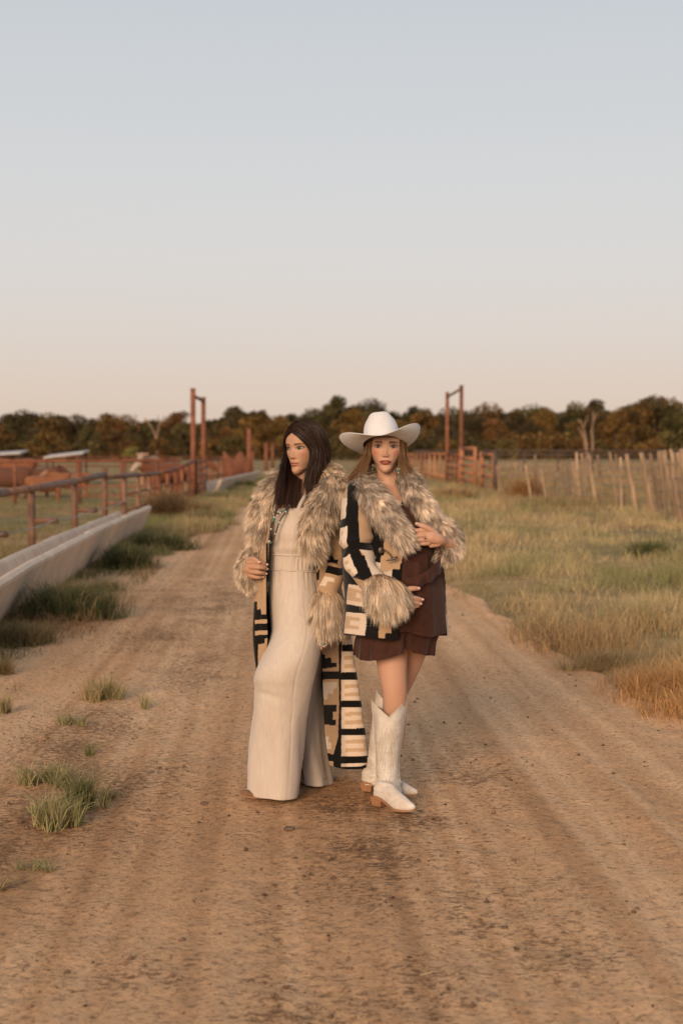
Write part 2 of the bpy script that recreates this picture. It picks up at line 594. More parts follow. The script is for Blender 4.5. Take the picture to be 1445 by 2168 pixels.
m_grass = m_attr('grass', 0.8, 0.12, trans=0.35)
STRAW = np.array((0.58, 0.42, 0.215)); PALE = np.array((0.46, 0.385, 0.20)); GREEN = np.array((0.15, 0.165, 0.058)); RUSTY = np.array((0.37, 0.185, 0.075)); DEEP = np.array((0.055, 0.085, 0.03)); BROWN = np.array((0.17, 0.10, 0.05))


def field(N, xf0, xf1, y0, y1, dens_pow, seed):
    r = np.random.default_rng(seed)
    u = r.random(N)
    a = 1 - dens_pow
    Y = (y0 ** a + u * (y1 ** a - y0 ** a)) ** (1 / a)
    X = xf0(Y) + r.random(N) * (xf1(Y) - xf0(Y))
    return X, Y, r


# the verge right of the road: pale, clumpy, knee high
X, Y, r = field(150000, lambda Y: road_r(Y) - 0.22, lambda Y: np.minimum(0.31 * Y + 1.4, 9.5), 5.4, 62, 1.35, 5)
d = X - road_r(Y)
cl = fbm(X * 1.6, Y * 1.2, 0, 4, 51); cl2 = fbm(X * 0.45, Y * 0.3, 0, 3, 52); gr = fbm(X * 0.8, Y * 0.45, 0, 3, 53)
keep = (r.random(len(X)) < np.clip(0.55 + 1.25 * cl, 0.10, 1) * sst(-0.25, 0.2, d + 0.3 * cl)) & (Y < 58)
X, Y, d, cl, cl2, gr = (q[keep] for q in (X, Y, d, cl, cl2, gr))
N = len(X)
rnd_ = r.random(N)
H = 0.85 * (0.07 + 0.15 * r.random(N) ** 1.5 + 0.14 * np.clip(cl2 + 0.1, 0, 1)) * (0.6 + 0.4 * sst(0, 0.6, d)) * (1 + 1.1 * np.clip(cl, -0.3, 1))
tall = r.random(N) < 0.05
H = np.where(tall, H * 1.7, H)
W = np.clip(0.0045 * (0.6 + 0.8 * r.random(N)) * (Y / 8.0) ** 0.75, 0.003, 0.03)
az = r.random(N) * 2 * np.pi
ln = r.normal(0, 0.52, (N, 2)) + np.stack([0.35 * vn(X * 2, Y * 2, 0, 55), 0.25 * vn(X * 2, Y * 2, 3, 56)], -1)
mixg = np.clip(0.45 + 0.9 * gr + 0.35 * (r.random(N) - 0.5), 0, 1)[:, None]
c0 = STRAW * (1 - mixg) + PALE * mixg
gg = np.clip(2.4 * (gr - 0.04) + 0.5 * (r.random(N) - 0.5), 0, 0.75)[:, None]
c0 = c0 * (1 - gg) + GREEN * 1.35 * gg
rr = np.clip((0.75 - d) / 0.75 * 0.8 * sst(13, 8.5, Y) + 0.6 * sst(0.1, 0.5, cl2) * (rnd_ < 0.35), 0, 0.85)[:, None]
c0 = c0 * (1 - rr) + (RUSTY * 1.15) * rr
og = np.exp(-((X - 2.0) / 0.6) ** 2 - ((Y - 8.6 + 0.5 * cl) / 0.9) ** 2)[:, None] * (0.15 + 0.7 * r.random((N, 1)))
c0 = c0 * (1 - og) + np.array((0.80, 0.43, 0.155)) * og
bb = (1 - og[:, 0]) [:, None] * (np.clip(0.5 - d, 0, 0.5) * 1.2 * (rnd_ < 0.6))[:, None]
c0 = c0 * (1 - bb) + BROWN * bb
dk = (0.38 * sst(0.0, -0.45, cl + 0.3 * (r.random(N) - .5)))[:, None]
c0 = c0 * (1 - dk) + BROWN * dk
c0 = c0 * (0.65 + 0.6 * r.random((N, 1)))
c1 = c0 * 0.75 + STRAW * 0.28
V, Fs, C = blades(np.stack([X, Y, gz(X, Y) - 0.015], -1), H, W, ln, az, c0, c1)
tag(mk('verge_grass', V, Fs, m_grass, col=C, smooth=False), kind='stuff')

# the strip of grass left of the road beyond the trough, and the trodden pasture behind the pipe fence
X, Y, r = field(42000, lambda Y: np.maximum(-0.3 * Y - 2, -4.3 + 0 * Y), lambda Y: road_l(Y) + 0.2, 21, 70, 1.6, 6)
cl = fbm(X * 1.1, Y * 0.6, 0, 4, 61); gr = fbm(X * 0.7, Y * 0.35, 0, 3, 62)
keep = r.random(len(X)) < np.clip(0.5 + 1.1 * cl, 0.06, 1)
X, Y, cl, gr = (q[keep] for q in (X, Y, cl, gr)); N = len(X)
H = (0.08 + 0.15 * r.random(N)) * (1 + 0.9 * np.clip(cl, 0, 1))
W = 0.006 * (0.6 + 0.8 * r.random(N)) * (Y / 12) ** 0.8
mg = np.clip(0.5 + 1.6 * gr + 0.4 * (r.random(N) - 0.5), 0, 1)[:, None]
c0 = (STRAW * 0.8 * (1 - mg) + GREEN * 1.3 * mg) * (0.75 + 0.5 * r.random((N, 1)))
V, Fs, C = blades(np.stack([X, Y, gz(X, Y) - 0.01], -1), H, W, r.normal(0, 0.4, (N, 2)), r.random(N) * 6.28, c0, c0 * 0.8 + STRAW * 0.2)
tag(mk('roadside_grass', V, Fs, m_grass, col=C, smooth=False), kind='stuff')

X, Y, r = field(60000, lambda Y: -0.31 * Y - 3, lambda Y: -4.5 + 0 * Y, 14, 75, 1.5, 7)
cl = fbm(X * 0.5, Y * 0.35, 0, 4, 71); gr = fbm(X * 0.25, Y * 0.16, 0, 3, 72)
keep = r.random(len(X)) < np.clip(0.45 + 1.2 * cl, 0.03, 1)
X, Y, cl, gr = (q[keep] for q in (X, Y, cl, gr)); N = len(X)
H = 0.04 + 0.08 * r.random(N) * (1 + np.clip(cl, 0, 1))
W = 0.010 * (0.6 + 0.8 * r.random(N)) * (Y / 20) ** 0.8
mg = np.clip(0.55 + 1.8 * gr + 0.4 * (r.random(N) - 0.5) - 0.5 * sst(34, 55, Y), 0, 1)[:, None]
c0 = (np.array((0.33, 0.20, 0.10)) * (1 - mg) + np.array((0.19, 0.18, 0.075)) * mg) * (0.75 + 0.5 * r.random((N, 1)))
V, Fs, C = blades(np.stack([X, Y, gz(X, Y) - 0.005], -1), H, W, r.normal(0, 0.5, (N, 2)), r.random(N) * 6.28, c0, c0 * 0.9 + STRAW * 0.1)
tag(mk('pasture_grass', V, Fs, m_grass, col=C, smooth=False), kind='stuff')

# ragged weeds and dead grass along the foot of the trough
X, Y, r = field(26000, lambda Y: np.interp(Y, [8, 9, 13.4, 25, 27], [-2.9, -2.85, -3.12, -3.56, -3.6]) - 0.05, lambda Y: np.interp(Y, [8, 9, 13.4, 25, 27], [-2.9, -2.85, -3.12, -3.56, -3.6]) + 0.95, 9, 27, 1.2, 18)
dd_ = X - np.interp(Y, [8, 9, 13.4, 25, 27], [-2.9, -2.85, -3.12, -3.56, -3.6])
cl = fbm(X * 1.8, Y * 0.9, 0, 4, 63); gr = fbm(X * 1.0, Y * 0.5, 0, 3, 64)
keep = r.random(len(X)) < np.clip(0.75 + 1.5 * cl - 0.75 * dd_, 0.0, 1)
X, Y, cl, gr = (q[keep] for q in (X, Y, cl, gr)); N = len(X)
H = (0.04 + 0.13 * r.random(N) ** 1.3) * (1 + 1.0 * np.clip(cl, -.4, 1))
W = 0.0045 * (0.6 + 0.8 * r.random(N)) * (Y / 12) ** 0.8
mg = np.clip(0.45 + 1.9 * gr + 0.5 * (r.random(N) - 0.5), 0, 1)[:, None]
c0 = ((BROWN * 1.5) * (1 - mg) + GREEN * 0.9 * mg) * (0.6 + 0.7 * r.random((N, 1)))
V, Fs, C = blades(np.stack([X, Y, gz(X, Y) - 0.01], -1), H, W, r.normal(0, 0.6, (N, 2)), r.random(N) * 6.28, c0, c0 * 0.8 + STRAW * 0.18)
tag(mk('trough_weeds', V, Fs, m_grass, col=C, smooth=False), kind='stuff')

# dry grass of the open field beyond the right-hand fences
X, Y, r = field(60000, lambda Y: np.maximum(4.2 + 0.0 * Y, -0.02 * Y + 5), lambda Y: 0.3 * Y + 3, 36, 150, 1.5, 8)
cl = fbm(X * 0.3, Y * 0.2, 0, 4, 81)
keep = r.random(len(X)) < np.clip(0.5 + 1.0 * cl, 0.1, 1)
X, Y, cl = X[keep], Y[keep], cl[keep]; N = len(X)
H = 0.12 + 0.22 * r.random(N)
W = 0.02 * (0.6 + 0.8 * r.random(N)) * (Y / 40) ** 0.8
mg = np.clip(0.25 + 1.2 * cl - 0.4 * sst(50, 90, Y) + 0.4 * (r.random(N) - .5), 0, 1)[:, None]
c0 = (np.array((0.40, 0.27, 0.14)) * (1 - mg) + np.array((0.20, 0.18, 0.08)) * mg) * (0.8 + 0.4 * r.random((N, 1)))
V, Fs, C = blades(np.stack([X, Y, gz(X, Y) - 0.005], -1), H, W, r.normal(0, 0.4, (N, 2)), r.random(N) * 6.28, c0, c0)
tag(mk('field_grass', V, Fs, m_grass, col=C, smooth=False), kind='stuff')

# crumbs of dried dirt, twigs and straw lying on the road
r = np.random.default_rng(9)
N = 7000
Y = (3.4 ** -0.8 + r.random(N) * (24 ** -0.8 - 3.4 ** -0.8)) ** (-1 / 0.8)
X = np.maximum(-0.28 * Y - 0.6, road_l(Y)) + r.random(N) * (np.minimum(0.28 * Y + 0.6, road_r(Y)) - np.maximum(-0.28 * Y - 0.6, road_l(Y)))
k = r.random(N) < np.clip(0.22 + 1.1 * dark_patches(X, Y) + 0.5 * fbm(X * 2, Y * 2, 0, 3, 91), 0.05, 1)
X, Y = X[k], Y[k]; N = len(X)
s = 0.003 + 0.010 * r.random(N) ** 5
oc = np.array([[1, 0, 0], [-1, 0, 0], [0, 1, 0], [0, -1, 0], [0, 0, .8], [0, 0, -.8]], float)
V = oc[None] * (0.6 + 0.8 * r.random((N, 6, 1))) * s[:, None, None]
a = r.random(N) * 6.28; ca, sa = np.cos(a)[:, None], np.sin(a)[:, None]
V = np.stack([V[..., 0] * ca - V[..., 1] * sa, V[..., 0] * sa + V[..., 1] * ca, V[..., 2]], -1) + np.stack([X, Y, gz(X, Y) + s * 0.2], -1)[:, None]
of = np.array([[0, 2, 4], [2, 1, 4], [1, 3, 4], [3, 0, 4], [2, 0, 5], [1, 2, 5], [3, 1, 5], [0, 3, 5]])
Fs = (np.arange(N)[:, None, None] * 6 + of[None]).reshape(-1, 3)
C = np.repeat((np.array((0.22, 0.13, 0.075)) * (0.35 + 0.75 * r.random((N, 1)))), 6, 0)
m_crumb = m_attr('dirt_crumbs', 0.95, 0.1)
tag(mk('dirt_crumbs', V, Fs, m_crumb, col=C, smooth=False), kind='stuff')
N = 1500
Y = (3.4 ** -0.8 + r.random(N) * (16 ** -0.8 - 3.4 ** -0.8)) ** (-1 / 0.8)
X = np.maximum(-0.27 * Y - 0.5, road_l(Y)) + r.random(N) * (np.minimum(0.27 * Y + 0.5, road_r(Y)) - np.maximum(-0.27 * Y - 0.5, road_l(Y)))
k = r.random(N) < np.clip(0.45 + 1.0 * fbm(X * 1.5, Y * 1.5, 0, 3, 95), 0.05, 1); X, Y = X[k], Y[k]; N = len(X)
Z = gz(X, Y) + 0.006
L = 0.015 + 0.05 * r.random(N) ** 2; a = r.random(N) * 6.28; b2 = a + r.normal(0, 0.4, N)
p0 = np.stack([X, Y, Z], -1); p1 = p0 + np.stack([np.cos(a) * L, np.sin(a) * L, 0.3 * L * r.random(N)], -1); p2 = p1 + np.stack([np.cos(b2) * L, np.sin(b2) * L, -0.2 * L], -1)
wv = np.array([0, 0, 0.0012]); sv = np.stack([-np.sin(a), np.cos(a), np.zeros(N)], -1) * 0.0012
V = np.stack([p0 - sv, p0 + wv, p1 - sv, p1 + sv + wv, p2], 1).reshape(-1, 3)
k = np.arange(N) * 5
C = np.repeat(np.array((0.45, 0.32, 0.19)) * (0.5 + 0.7 * r.random((N, 1))), 5, 0)
tag(mk('straw_litter', V, [np.stack([k, k + 1, k + 3, k + 2], -1), np.stack([k + 2, k + 3, k + 4], -1)], m_crumb, col=C, smooth=False), kind='stuff')


# ---- single tufts and clumps that one can count
def tuft(px, py, wpx, hpx, n, label, mixc_=(PALE, GREEN), name='grass_tuft', seed=0, hmul=1.0, spread=1.0, depth=0.75, group=None, wblade=0.0042, lean=0.5):
    r = np.random.default_rng(100 + seed)
    g = gnd(px, py)
    sc = g[1] / F_PX
    g[2] = gz(g[0], g[1])
    rx, h = wpx / 2 * sc, hpx * sc * hmul
    o = thing(name, g, label, 'grass' if name != 'weed_clump' else 'weeds', group)
    if name == 'weed_clump':
        n = int(n * 1.8); wblade *= 0.55; lean = max(lean, 0.75)
    ns = max(3, int(n / 28))
    ce = r.normal(0, 0.42, (ns, 2)) * [rx, rx * depth]
    id_ = r.integers(0, ns, n)
    B = ce[id_] + r.normal(0, 0.10, (n, 2)) * rx
    ln = r.normal(0, lean, (n, 2)) * spread
    H = h * (0.35 + 0.85 * r.random(n)) * (0.75 + 0.4 * r.random(ns)[id_])
    t = (r.random((n, 1)) * 0.7 + 0.3 * r.random(ns)[id_][:, None])
    c0 = (mixc_[0] * (1 - t) + mixc_[1] * t) * (0.75 + 0.5 * r.random((n, 1)))
    dead = r.random((n, 1)) < 0.16
    c0 = np.where(dead, STRAW * 0.75, c0)
    X, Y = B[:, 0] + g[0], B[:, 1] + g[1]
    V, Fs, C = blades(np.stack([X, Y, gz(X, Y) - 0.004], -1), H, wblade * (0.5 + r.random(n)) * max(1, g[1] / 9), ln, r.random(n) * 6.28, c0, c0 * 0.85 + STRAW * 0.12)
    mk('leaf_blades', V, Fs, m_grass, o, C, smooth=False)
    return o


GRP = 'grass tufts growing in the bare dirt'
tuft(218, 1476, 100, 62, 420, 'dry yellow-green grass tuft at the far end of the dirt tufts', (STRAW * 0.9, GREEN * 1.2), seed=1, group=GRP)
tuft(305, 1492, 34, 40, 90, 'small upright tuft just right of the yellowish one', (PALE, GREEN * 1.3), seed=2, group=GRP)
tuft(162, 1528, 76, 34, 220, 'low flat green tuft below the yellowish tuft', (PALE, GREEN), seed=3, group=GRP, lean=0.7)
tuft(190, 1592, 30, 40, 70, 'single thin sprig of grass above the big clump', (GREEN * 1.3, GREEN), seed=4, group=GRP)
tuft(100, 1652, 120, 62, 420, 'wide thin tuft behind the nearest clump', (PALE, GREEN * 1.1), seed=5, group=GRP, lean=0.75)
tuft(172, 1700, 80, 92, 480, 'tall dark green clump of grass, densest of the dirt tufts', (GREEN * 1.2, GREEN * 0.8), seed=6, group=GRP)
tuft(118, 1742, 112, 84, 560, 'nearest big pale green clump of grass in the dirt', (PALE * 1.1, GREEN * 1.2), seed=7, group=GRP)
tuft(216, 1680, 40, 30, 90, 'tiny dry tuft at the right foot of the tall clump', (STRAW * 0.6, BROWN), seed=8, group=GRP, lean=0.8)
tuft(8, 1502, 56, 46, 170, 'half hidden tuft at the picture edge with dry tips', (STRAW, GREEN), seed=9, group=GRP)
tuft(70, 1830, 100, 34, 160, 'sparse low sprigs nearest the camera', (PALE, GREEN * 1.2), seed=10, group=GRP, lean=0.8)
tuft(0, 1880, 40, 40, 60, 'sparse brown sprig in the bottom corner dirt', (STRAW * 0.8, BROWN), seed=11, group=GRP, lean=0.8)
GR2 = 'green clumps along the concrete trough'
tuft(345, 1163, 104, 44, 1500, 'low dark green clump beyond the end of the trough', (DEEP, GREEN * 0.7), seed=21, group=GR2, lean=0.35, name='weed_clump', wblade=0.006, depth=0.9)
tuft(268, 1200, 92, 60, 1500, 'round dark green clump near the far end of the trough', (DEEP, GREEN * 0.7), seed=22, group=GR2, lean=0.35, name='weed_clump', wblade=0.006, depth=0.9)
tuft(150, 1306, 190, 92, 3000, 'largest dark green clump against the middle of the trough', (DEEP, GREEN * 0.75), seed=23, group=GR2, lean=0.4, name='weed_clump', wblade=0.005, depth=0.8)
tuft(40, 1362, 170, 60, 1700, 'brownish green low clump at the near foot of the trough', (BROWN * 1.5, GREEN * 0.9), seed=24, group=GR2, lean=0.6, name='weed_clump', depth=0.6)
tuft(18, 1425, 60, 46, 300, 'dry orange tipped tuft nearest the trough corner', (RUSTY, GREEN), seed=25, group=GR2, lean=0.6, name='weed_clump')
tuft(230, 1250, 60, 36, 300, 'thin brown weeds between the two green clumps', (BROWN * 1.3, GREEN), seed=26, group=GR2, lean=0.5, name='weed_clump')
tuft(522, 1040, 44, 22, 700, 'small dark green bush beside the far grey trough', (DEEP, GREEN * 0.7), seed=27, name='weed_clump', lean=0.35, wblade=0.008, group='weeds at the far verge')
tuft(470, 1062, 90, 26, 900, 'yellow-green grass clump left of the road beyond the gate', (PALE, GREEN * 1.1), seed=28, name='weed_clump', lean=0.4, wblade=0.008, group='weeds at the far verge')
tuft(430, 1110, 110, 34, 900, 'pale dry clump right of the brown weeds', (STRAW * 0.8, GREEN), seed=29, name='weed_clump', lean=0.45, wblade=0.007, group='weeds at the far verge')
tuft(358, 1100, 92, 66, 1500, 'tall dead brown weeds between the trough end and the gate', (BROWN * 1.15, BROWN * 1.6), seed=30, name='weed_clump', lean=0.4, wblade=0.006, group='weeds at the far verge')
tuft(420, 1102, 70, 46, 700, 'shorter dead brown weeds at the foot of the left gate', (BROWN * 1.2, BROWN * 1.7), seed=31, name='weed_clump', lean=0.4, wblade=0.006, group='weeds at the far verge')
tuft(1378, 1190, 90, 44, 1100, 'dark green tuft in the pale grass below the stick fence', (DEEP * 1.3, GREEN), seed=32, name='weed_clump', lean=0.45, wblade=0.005, group='weeds in the right verge')
tuft(1110, 1062, 60, 60, 420, 'orange dry weed standing before the stick fence', (RUSTY * 1.2, RUSTY), seed=33, name='weed_clump', lean=0.3, wblade=0.008, group='weeds in the right verge')
tuft(1395, 1478, 130, 62, 900, 'bright orange dry grass spilling onto the road edge', (np.array((0.62, 0.35, 0.135)), RUSTY * 1.2), seed=34, name='weed_clump', lean=0.8, wblade=0.005, group='weeds in the right verge')
tuft(1275, 1420, 150, 50, 700, 'brown-green clump overhanging the road edge', (BROWN * 1.5, PALE * 0.8), seed=35, name='weed_clump', lean=0.7, wblade=0.005, group='weeds in the right verge')
tuft(1330, 1345, 130, 92, 420, 'tallest pale seed grass in the right verge', (PALE * 1.25, PALE), seed=36, name='weed_clump', lean=0.3, wblade=0.004, group='weeds in the right verge')
tuft(960, 1058, 90, 26, 700, 'reddish dry clump in front of the right gate', (RUSTY, STRAW * 0.8), seed=37, name='weed_clump', lean=0.5, wblade=0.008, group='weeds in the right verge')
# a couple of clods that stand out on the road
m_clod = m_noise('clod', (0.10, 0.06, 0.04), (0.2, 0.125, 0.08), 60, 0.95, 0.8, 200, bd=0.004)
for q, (px, py, s_, lb) in enumerate([(433, 1695, 0.012, 'dark clod of dirt left of the brown shoe'), (612, 1750, 0.016, 'dark crumbled clod in front of the two women')]):
    g = gnd(px, py); V, Fq = ball((0, 0, 0), 1.0, 14, 10)
    V = V * (1 + 0.35 * fbm(V[:, 0] * 1.6 + q * 5, V[:, 1] * 1.6, V[:, 2] * 1.6, 3, 15))[:, None] * [s_ * 1.5, s_ * 1.3, s_ * 0.6]
    tag(mk('dirt_clod', V + [g[0], g[1], gz(g[0], g[1]) + s_ * 0.3], Fq, m_clod, origin=(g[0], g[1], gz(g[0], g[1]))), lb, 'dirt clod')
# ================================================================ farm structures
m_pipe = m_noise('weathered_pipe', (0.11, 0.058, 0.037), (0.25, 0.128, 0.075), 6, 0.7, 0.25, 40, spec=0.35, obj_var=0.15)
m_rust = m_noise('rusty_pipe', (0.13, 0.047, 0.025), (0.26, 0.098, 0.047), 5, 0.8, 0.3, 40, obj_var=0.2)
m_rusto = m_noise('orange_rust_pipe', (0.27, 0.10, 0.046), (0.46, 0.195, 0.092), 5, 0.8, 0.3, 40, obj_var=0.2)
m_dark = m_noise('dark_pipe', (0.05, 0.036, 0.03), (0.10, 0.065, 0.05), 5, 0.75, 0.2, 40)
m_wire = m_noise('wire', (0.22, 0.19, 0.16), (0.34, 0.29, 0.24), 10, 0.5, 0, metal=0.6)
m_conc = None
m, n, l, b = new_mat('concrete', 0.9, 0.2)
c = rampn(n, l, nz(n, l, 2.2, 6, 0.65), [(0.3, (0.60, 0.455, 0.335)), (0.7, (0.73, 0.58, 0.445))])
stn = nz(n, l, 4.5, 6, 0.7, stretch=(1.0, 7.0, 0.35), dist=0.4)
c = mixc(n, l, rampn(n, l, stn, [(0.47, (0, 0, 0)), (0.72, (0.75, 0.75, 0.75))]), c, (0.24, 0.155, 0.095))
l.new(c, b.inputs['Base Color'])
bump(n, l, b, nz(n, l, 30, 6), 0.5, 0.01)
m_conc = m


def G(X, Y):
    return np.array([X, Y, float(gz(X, Y))])


def pipe(name, p0, p1, r, mat, parent, n=10, sag=0.0):
    p0, p1 = np.asarray(p0, float), np.asarray(p1, float)
    if sag:
        t = np.linspace(0, 1, 7)[:, None]
        pts = p0 * (1 - t) + p1 * t
        pts[:, 2] -= sag * 4 * (t * (1 - t))[:, 0]
    else:
        pts = np.stack([p0, p1])
    V, Fs = tube(pts, r, n)
    o = mk(name, V, Fs, mat, parent)
    return o


# ---- concrete feed bunk along the road, three cast sections
TR = [(np.array([-3.20, 13.4]), np.array([-3.33, 17.6])), (np.array([-3.335, 17.63]), np.array([-3.46, 21.4])), (np.array([-3.465, 21.43]), np.array([-3.58, 25.0]))]
TR = [(np.array([-2.82, 8.9]), np.array([-3.125, 13.37]))] + [(np.array([-3.13, 13.4]), np.array([-3.31, 17.6]))] + TR[1:]
trough = thing('feed_trough', (-3.3, 17, 0), 'long stained concrete feed trough along the left edge of the dirt road', 'feed trough')


def trough_section(a, b, k):
    d = (b - a) / np.linalg.norm(b - a)
    nrm = np.array([d[1], -d[0]])           # toward the road
    # profile: (offset toward the road, height); foot at 0, the front leans out toward the road
    pr = [(0.0, -0.05), (0.24, 0.50), (0.245, 0.54), (0.20, 0.57), (0.15, 0.555), (0.04, 0.24), (-0.06, 0.17), (-0.18, 0.20), (-0.28, 0.43), (-0.31, 0.455), (-0.36, 0.45), (-0.38, 0.42), (-0.37, -0.05)]
    pr = np.array(pr)
    ns = 24
    t = np.linspace(0, 1, ns)
    V = []
    for q in t:
        p = a + (b - a) * q
        w = 0.003 * vn(q * 5 + k * 7, 0.3, 0, 77)
        chip = 0.014 * max(0, float(vn(q * 30, k * 5.0, 0, 78)) - 0.45)
        o_, h_ = pr[:, 0] + w, (pr[:, 1] - chip * (pr[:, 1] > 0.5) + 0.004 * vn(q * 4 + k, 2, 0, 79)) * np.interp(p[1], [9, 13.4, 18, 25], [0.80, 0.88, 0.95, 1.0])
        V.append(np.stack([p[0] + nrm[0] * o_, p[1] + nrm[1] * o_, h_], -1))
    V = np.array(V)
    m_ = len(pr)
    Fs = [gridF(m_, ns, True), np.array([list(range(m_))[::-1]]), np.array([[(ns - 1) * m_ + i for i in range(m_)]])]
    return V.reshape(-1, 3), Fs


for k, (a, bb_) in enumerate(TR):
    V, Fs = trough_section(a, bb_, k)
    mk('trough_section', V, Fs, m_conc, trough, smooth=False)
# a farther trough beyond the left gate
far_tr = thing('feed_trough', (-4.1, 53, 0), 'distant grey concrete trough beyond the left gate', 'feed trough')
V, Fs = trough_section(np.array([-4.15, 46.5]), np.array([-4.05, 55]), 4)
mk('trough_section', V, Fs, m_conc, far_tr, smooth=False)
V, Fs = trough_section(np.array([-4.04, 55.05]), np.array([-3.9, 64]), 5)
mk('trough_section', V, Fs, m_conc, far_tr, smooth=False)

# ---- pipe fence behind the trough
FX = lambda Y: -4.12 - 0.0085 * (Y - 17)
pf = thing('pipe_fence', (FX(25), 25, 0), 'weathered brown pipe fence with a top rail and cable behind the trough', 'fence')
posts = [(10.6, 1.0), (13.2, 1.0), (16.0, 1.0), (19.0, 1.0), (22.2, 1.02), (25.2, 1.22), (27.6, 1.05), (29.6, 1.02), (31.4, 1.0), (33.2, 0.98), (35.0, 1.0), (36.8, 1.04), (38.4, 1.08), (40.2, 1.14)]
for Yp, h in posts:
    g = G(FX(Yp), Yp)
    pipe('post', g - [0, 0, .1], [g[0], g[1], h], 0.052 if Yp < 28 else 0.046, m_pipe if Yp < 32 else m_rust, pf)
rail = [(8.5, 1.0), (17.5, 1.0), (22.2, 1.03), (25.2, 1.08)]
for (y0, h0), (y1, h1) in zip(rail[:-1], rail[1:]):
    pipe('top_rail', (FX(y0), y0, h0 + 0.02), (FX(y1), y1, h1 + 0.02), 0.052, m_pipe, pf)
rail2 = [(25.2, 1.03), (29.6, 1.0), (33.2, 0.97), (36.8, 1.02), (42.2, 1.18)]
for (y0, h0), (y1, h1) in zip(rail2[:-1], rail2[1:]):
    pipe('top_rail', (FX(y0), y0, h0 + 0.02), (FX(y1), y1, h1 + 0.02), 0.048, m_rust if y0 > 30 else m_pipe, pf)
for z in (0.66, 0.34):
    for y0, y1 in ((27.6, 33.2), (33.2, 36.8), (36.8, 42.0)):
        pipe('lower_rail', (FX(y0) - .03, y0, z), (FX(y1) - .03, y1, z), 0.022, m_rust, pf, 6)
for Yp in (16.0, 19.0, 22.2, 25.2):
    x0 = FX(Yp)
    pipe('stub_rail', (x0 + 0.05, Yp - 0.01, 0.60), (x0 + 0.36, Yp - 0.03, 0.60), 0.04, m_pipe, pf)
cy = [8.5, 13.2, 16.0, 19.0, 22.2, 25.2, 27.6]
for y0, y1 in zip(cy[:-1], cy[1:]):
    pipe('cable', (FX(y0) + 0.33, y0 - .02, 0.62), (FX(y1) + 0.33 - (0.25 if y1 > 27 else 0), y1 - .02, 0.62), 0.009, m_wire, pf, 6, sag=0.04)

# ---- cross fence of the pens, further back, and a second line behind it
cf = thing('pipe_fence', (-8, 38, 0), 'dark rail fence running across the pens in front of the cattle', 'fence')
for X in (-13.0, -11.3, -8.85, -7.1, -5.95, -5.0):
    pipe('post', (X, 38.6, -.1), (X, 38.6, 1.2), 0.045, m_rust, cf)
pipe('top_rail', (-16, 38.6, 1.2), (-4.35, 38.6, 1.24), 0.045, m_rust, cf)
for z in (0.85, 0.55, 0.28):
    pipe('lower_rail', (-7.1, 38.6, z), (-4.4, 38.6, z), 0.026, m_rust, cf, 6)
bf = thing('pipe_fence', (-12, 62, 0), 'farther rust coloured rail fence behind the cattle', 'fence')
for X in np.arange(-22, -4.5, 2.1):
    pipe('post', (X, 62, -.1), (X, 62, 1.22), 0.045, m_rust, bf, 6)
for z in (1.2, 0.8, 0.42):
    pipe('rail', (-24, 62, z), (-4.6, 62, z), 0.035, m_rust, bf, 6)


# ---- the two tall pipe gate frames
def gate_frame(p0, p1, h0, h1, mat, label, r=0.075):
    o = thing('tall_gateway', (p0[0], p0[1], 0), label, 'gateway', 'tall rusty gate frames either side of the road')
    pipe('post', (p0[0], p0[1], -.1), (p0[0], p0[1], h0), r, mat, o, 12)
    pipe('post', (p1[0], p1[1], -.1), (p1[0], p1[1], h1), r, mat, o, 12)
    pipe('header_bar', (p0[0], p0[1], h0 - 0.18), (p1[0], p1[1], h1 - 0.1), 0.05, mat, o)
    for (p, h) in ((p0, h0), (p1, h1)):
        V, Fs = tube(np.array([(p[0], p[1], h + .001), (p[0], p[1], h + .03)]), r * 1.12, 12)
        mk('post_cap', V, Fs, mat, o)
    return o


def panel(name, p0, p1, zs, mat, label, cat, r=0.024, uprights=(0, 1), mids=(), group=None, parent=None):
    o = parent or thing(name, (p0[0], p0[1], 0), label, cat, group)
    p0, p1 = np.asarray(p0, float), np.asarray(p1, float)
    for z in zs:
        pipe('bar', (*p0, z), (*p1, z), r, mat, o, 8)
    for t in (*uprights, *mids):
        q = p0 + (p1 - p0) * t
        pipe('upright', (*q, zs[0] - 0.035), (*q, zs[-1] + 0.035), r * 1.15, mat, o, 8)
    return o


gate_frame((-4.40, 42.3), (-4.47, 46.2), 3.32, 3.20, m_rust, 'tall rusty gate frame on the left, above a barred gate')
panel('gate', (-4.32, 42.5), (-4.40, 46.0), (0.12, 0.32, 0.52, 0.74, 0.96, 1.17), m_pipe, 'closed grey barred gate under the left gate frame', 'gate', r=0.036)
# red fence leading away from the left gate
rf = thing('picket_fence', (-4.6, 55, 0), 'rust red upright bar fence running away behind the left gate', 'fence')
YY = [46.9, 49.5, 52, 54.5, 57]
for Yp in YY:
    pipe('post', (-4.62 - .002 * Yp, Yp, -.1), (-4.62 - .002 * Yp, Yp, 1.2), 0.05, m_rust, rf, 8)
for z in (1.15, 0.55):
    pipe('rail', (-4.7, 46.9, z), (-4.74, 57, z), 0.03, m_rust, rf, 6)
for Yp in np.arange(47.4, 57, 0.95):
    pipe('bar', (-4.7 - .002 * (Yp - 47), Yp, 0.1), (-4.7 - .002 * (Yp - 47), Yp, 1.12), 0.017, m_rust, rf, 6)
for Yp in np.arange(57.2, 76, 0.62):
    hh = 1.1 + 0.35 * (0.5 + 0.5 * math.cos((Yp - 57.2) / 9.0 * math.pi * 2))
    pipe('bar', (-4.74, Yp, 0.1), (-4.74 + 0.004 * (Yp - 57), Yp, hh), 0.03, m_rust, rf, 6)
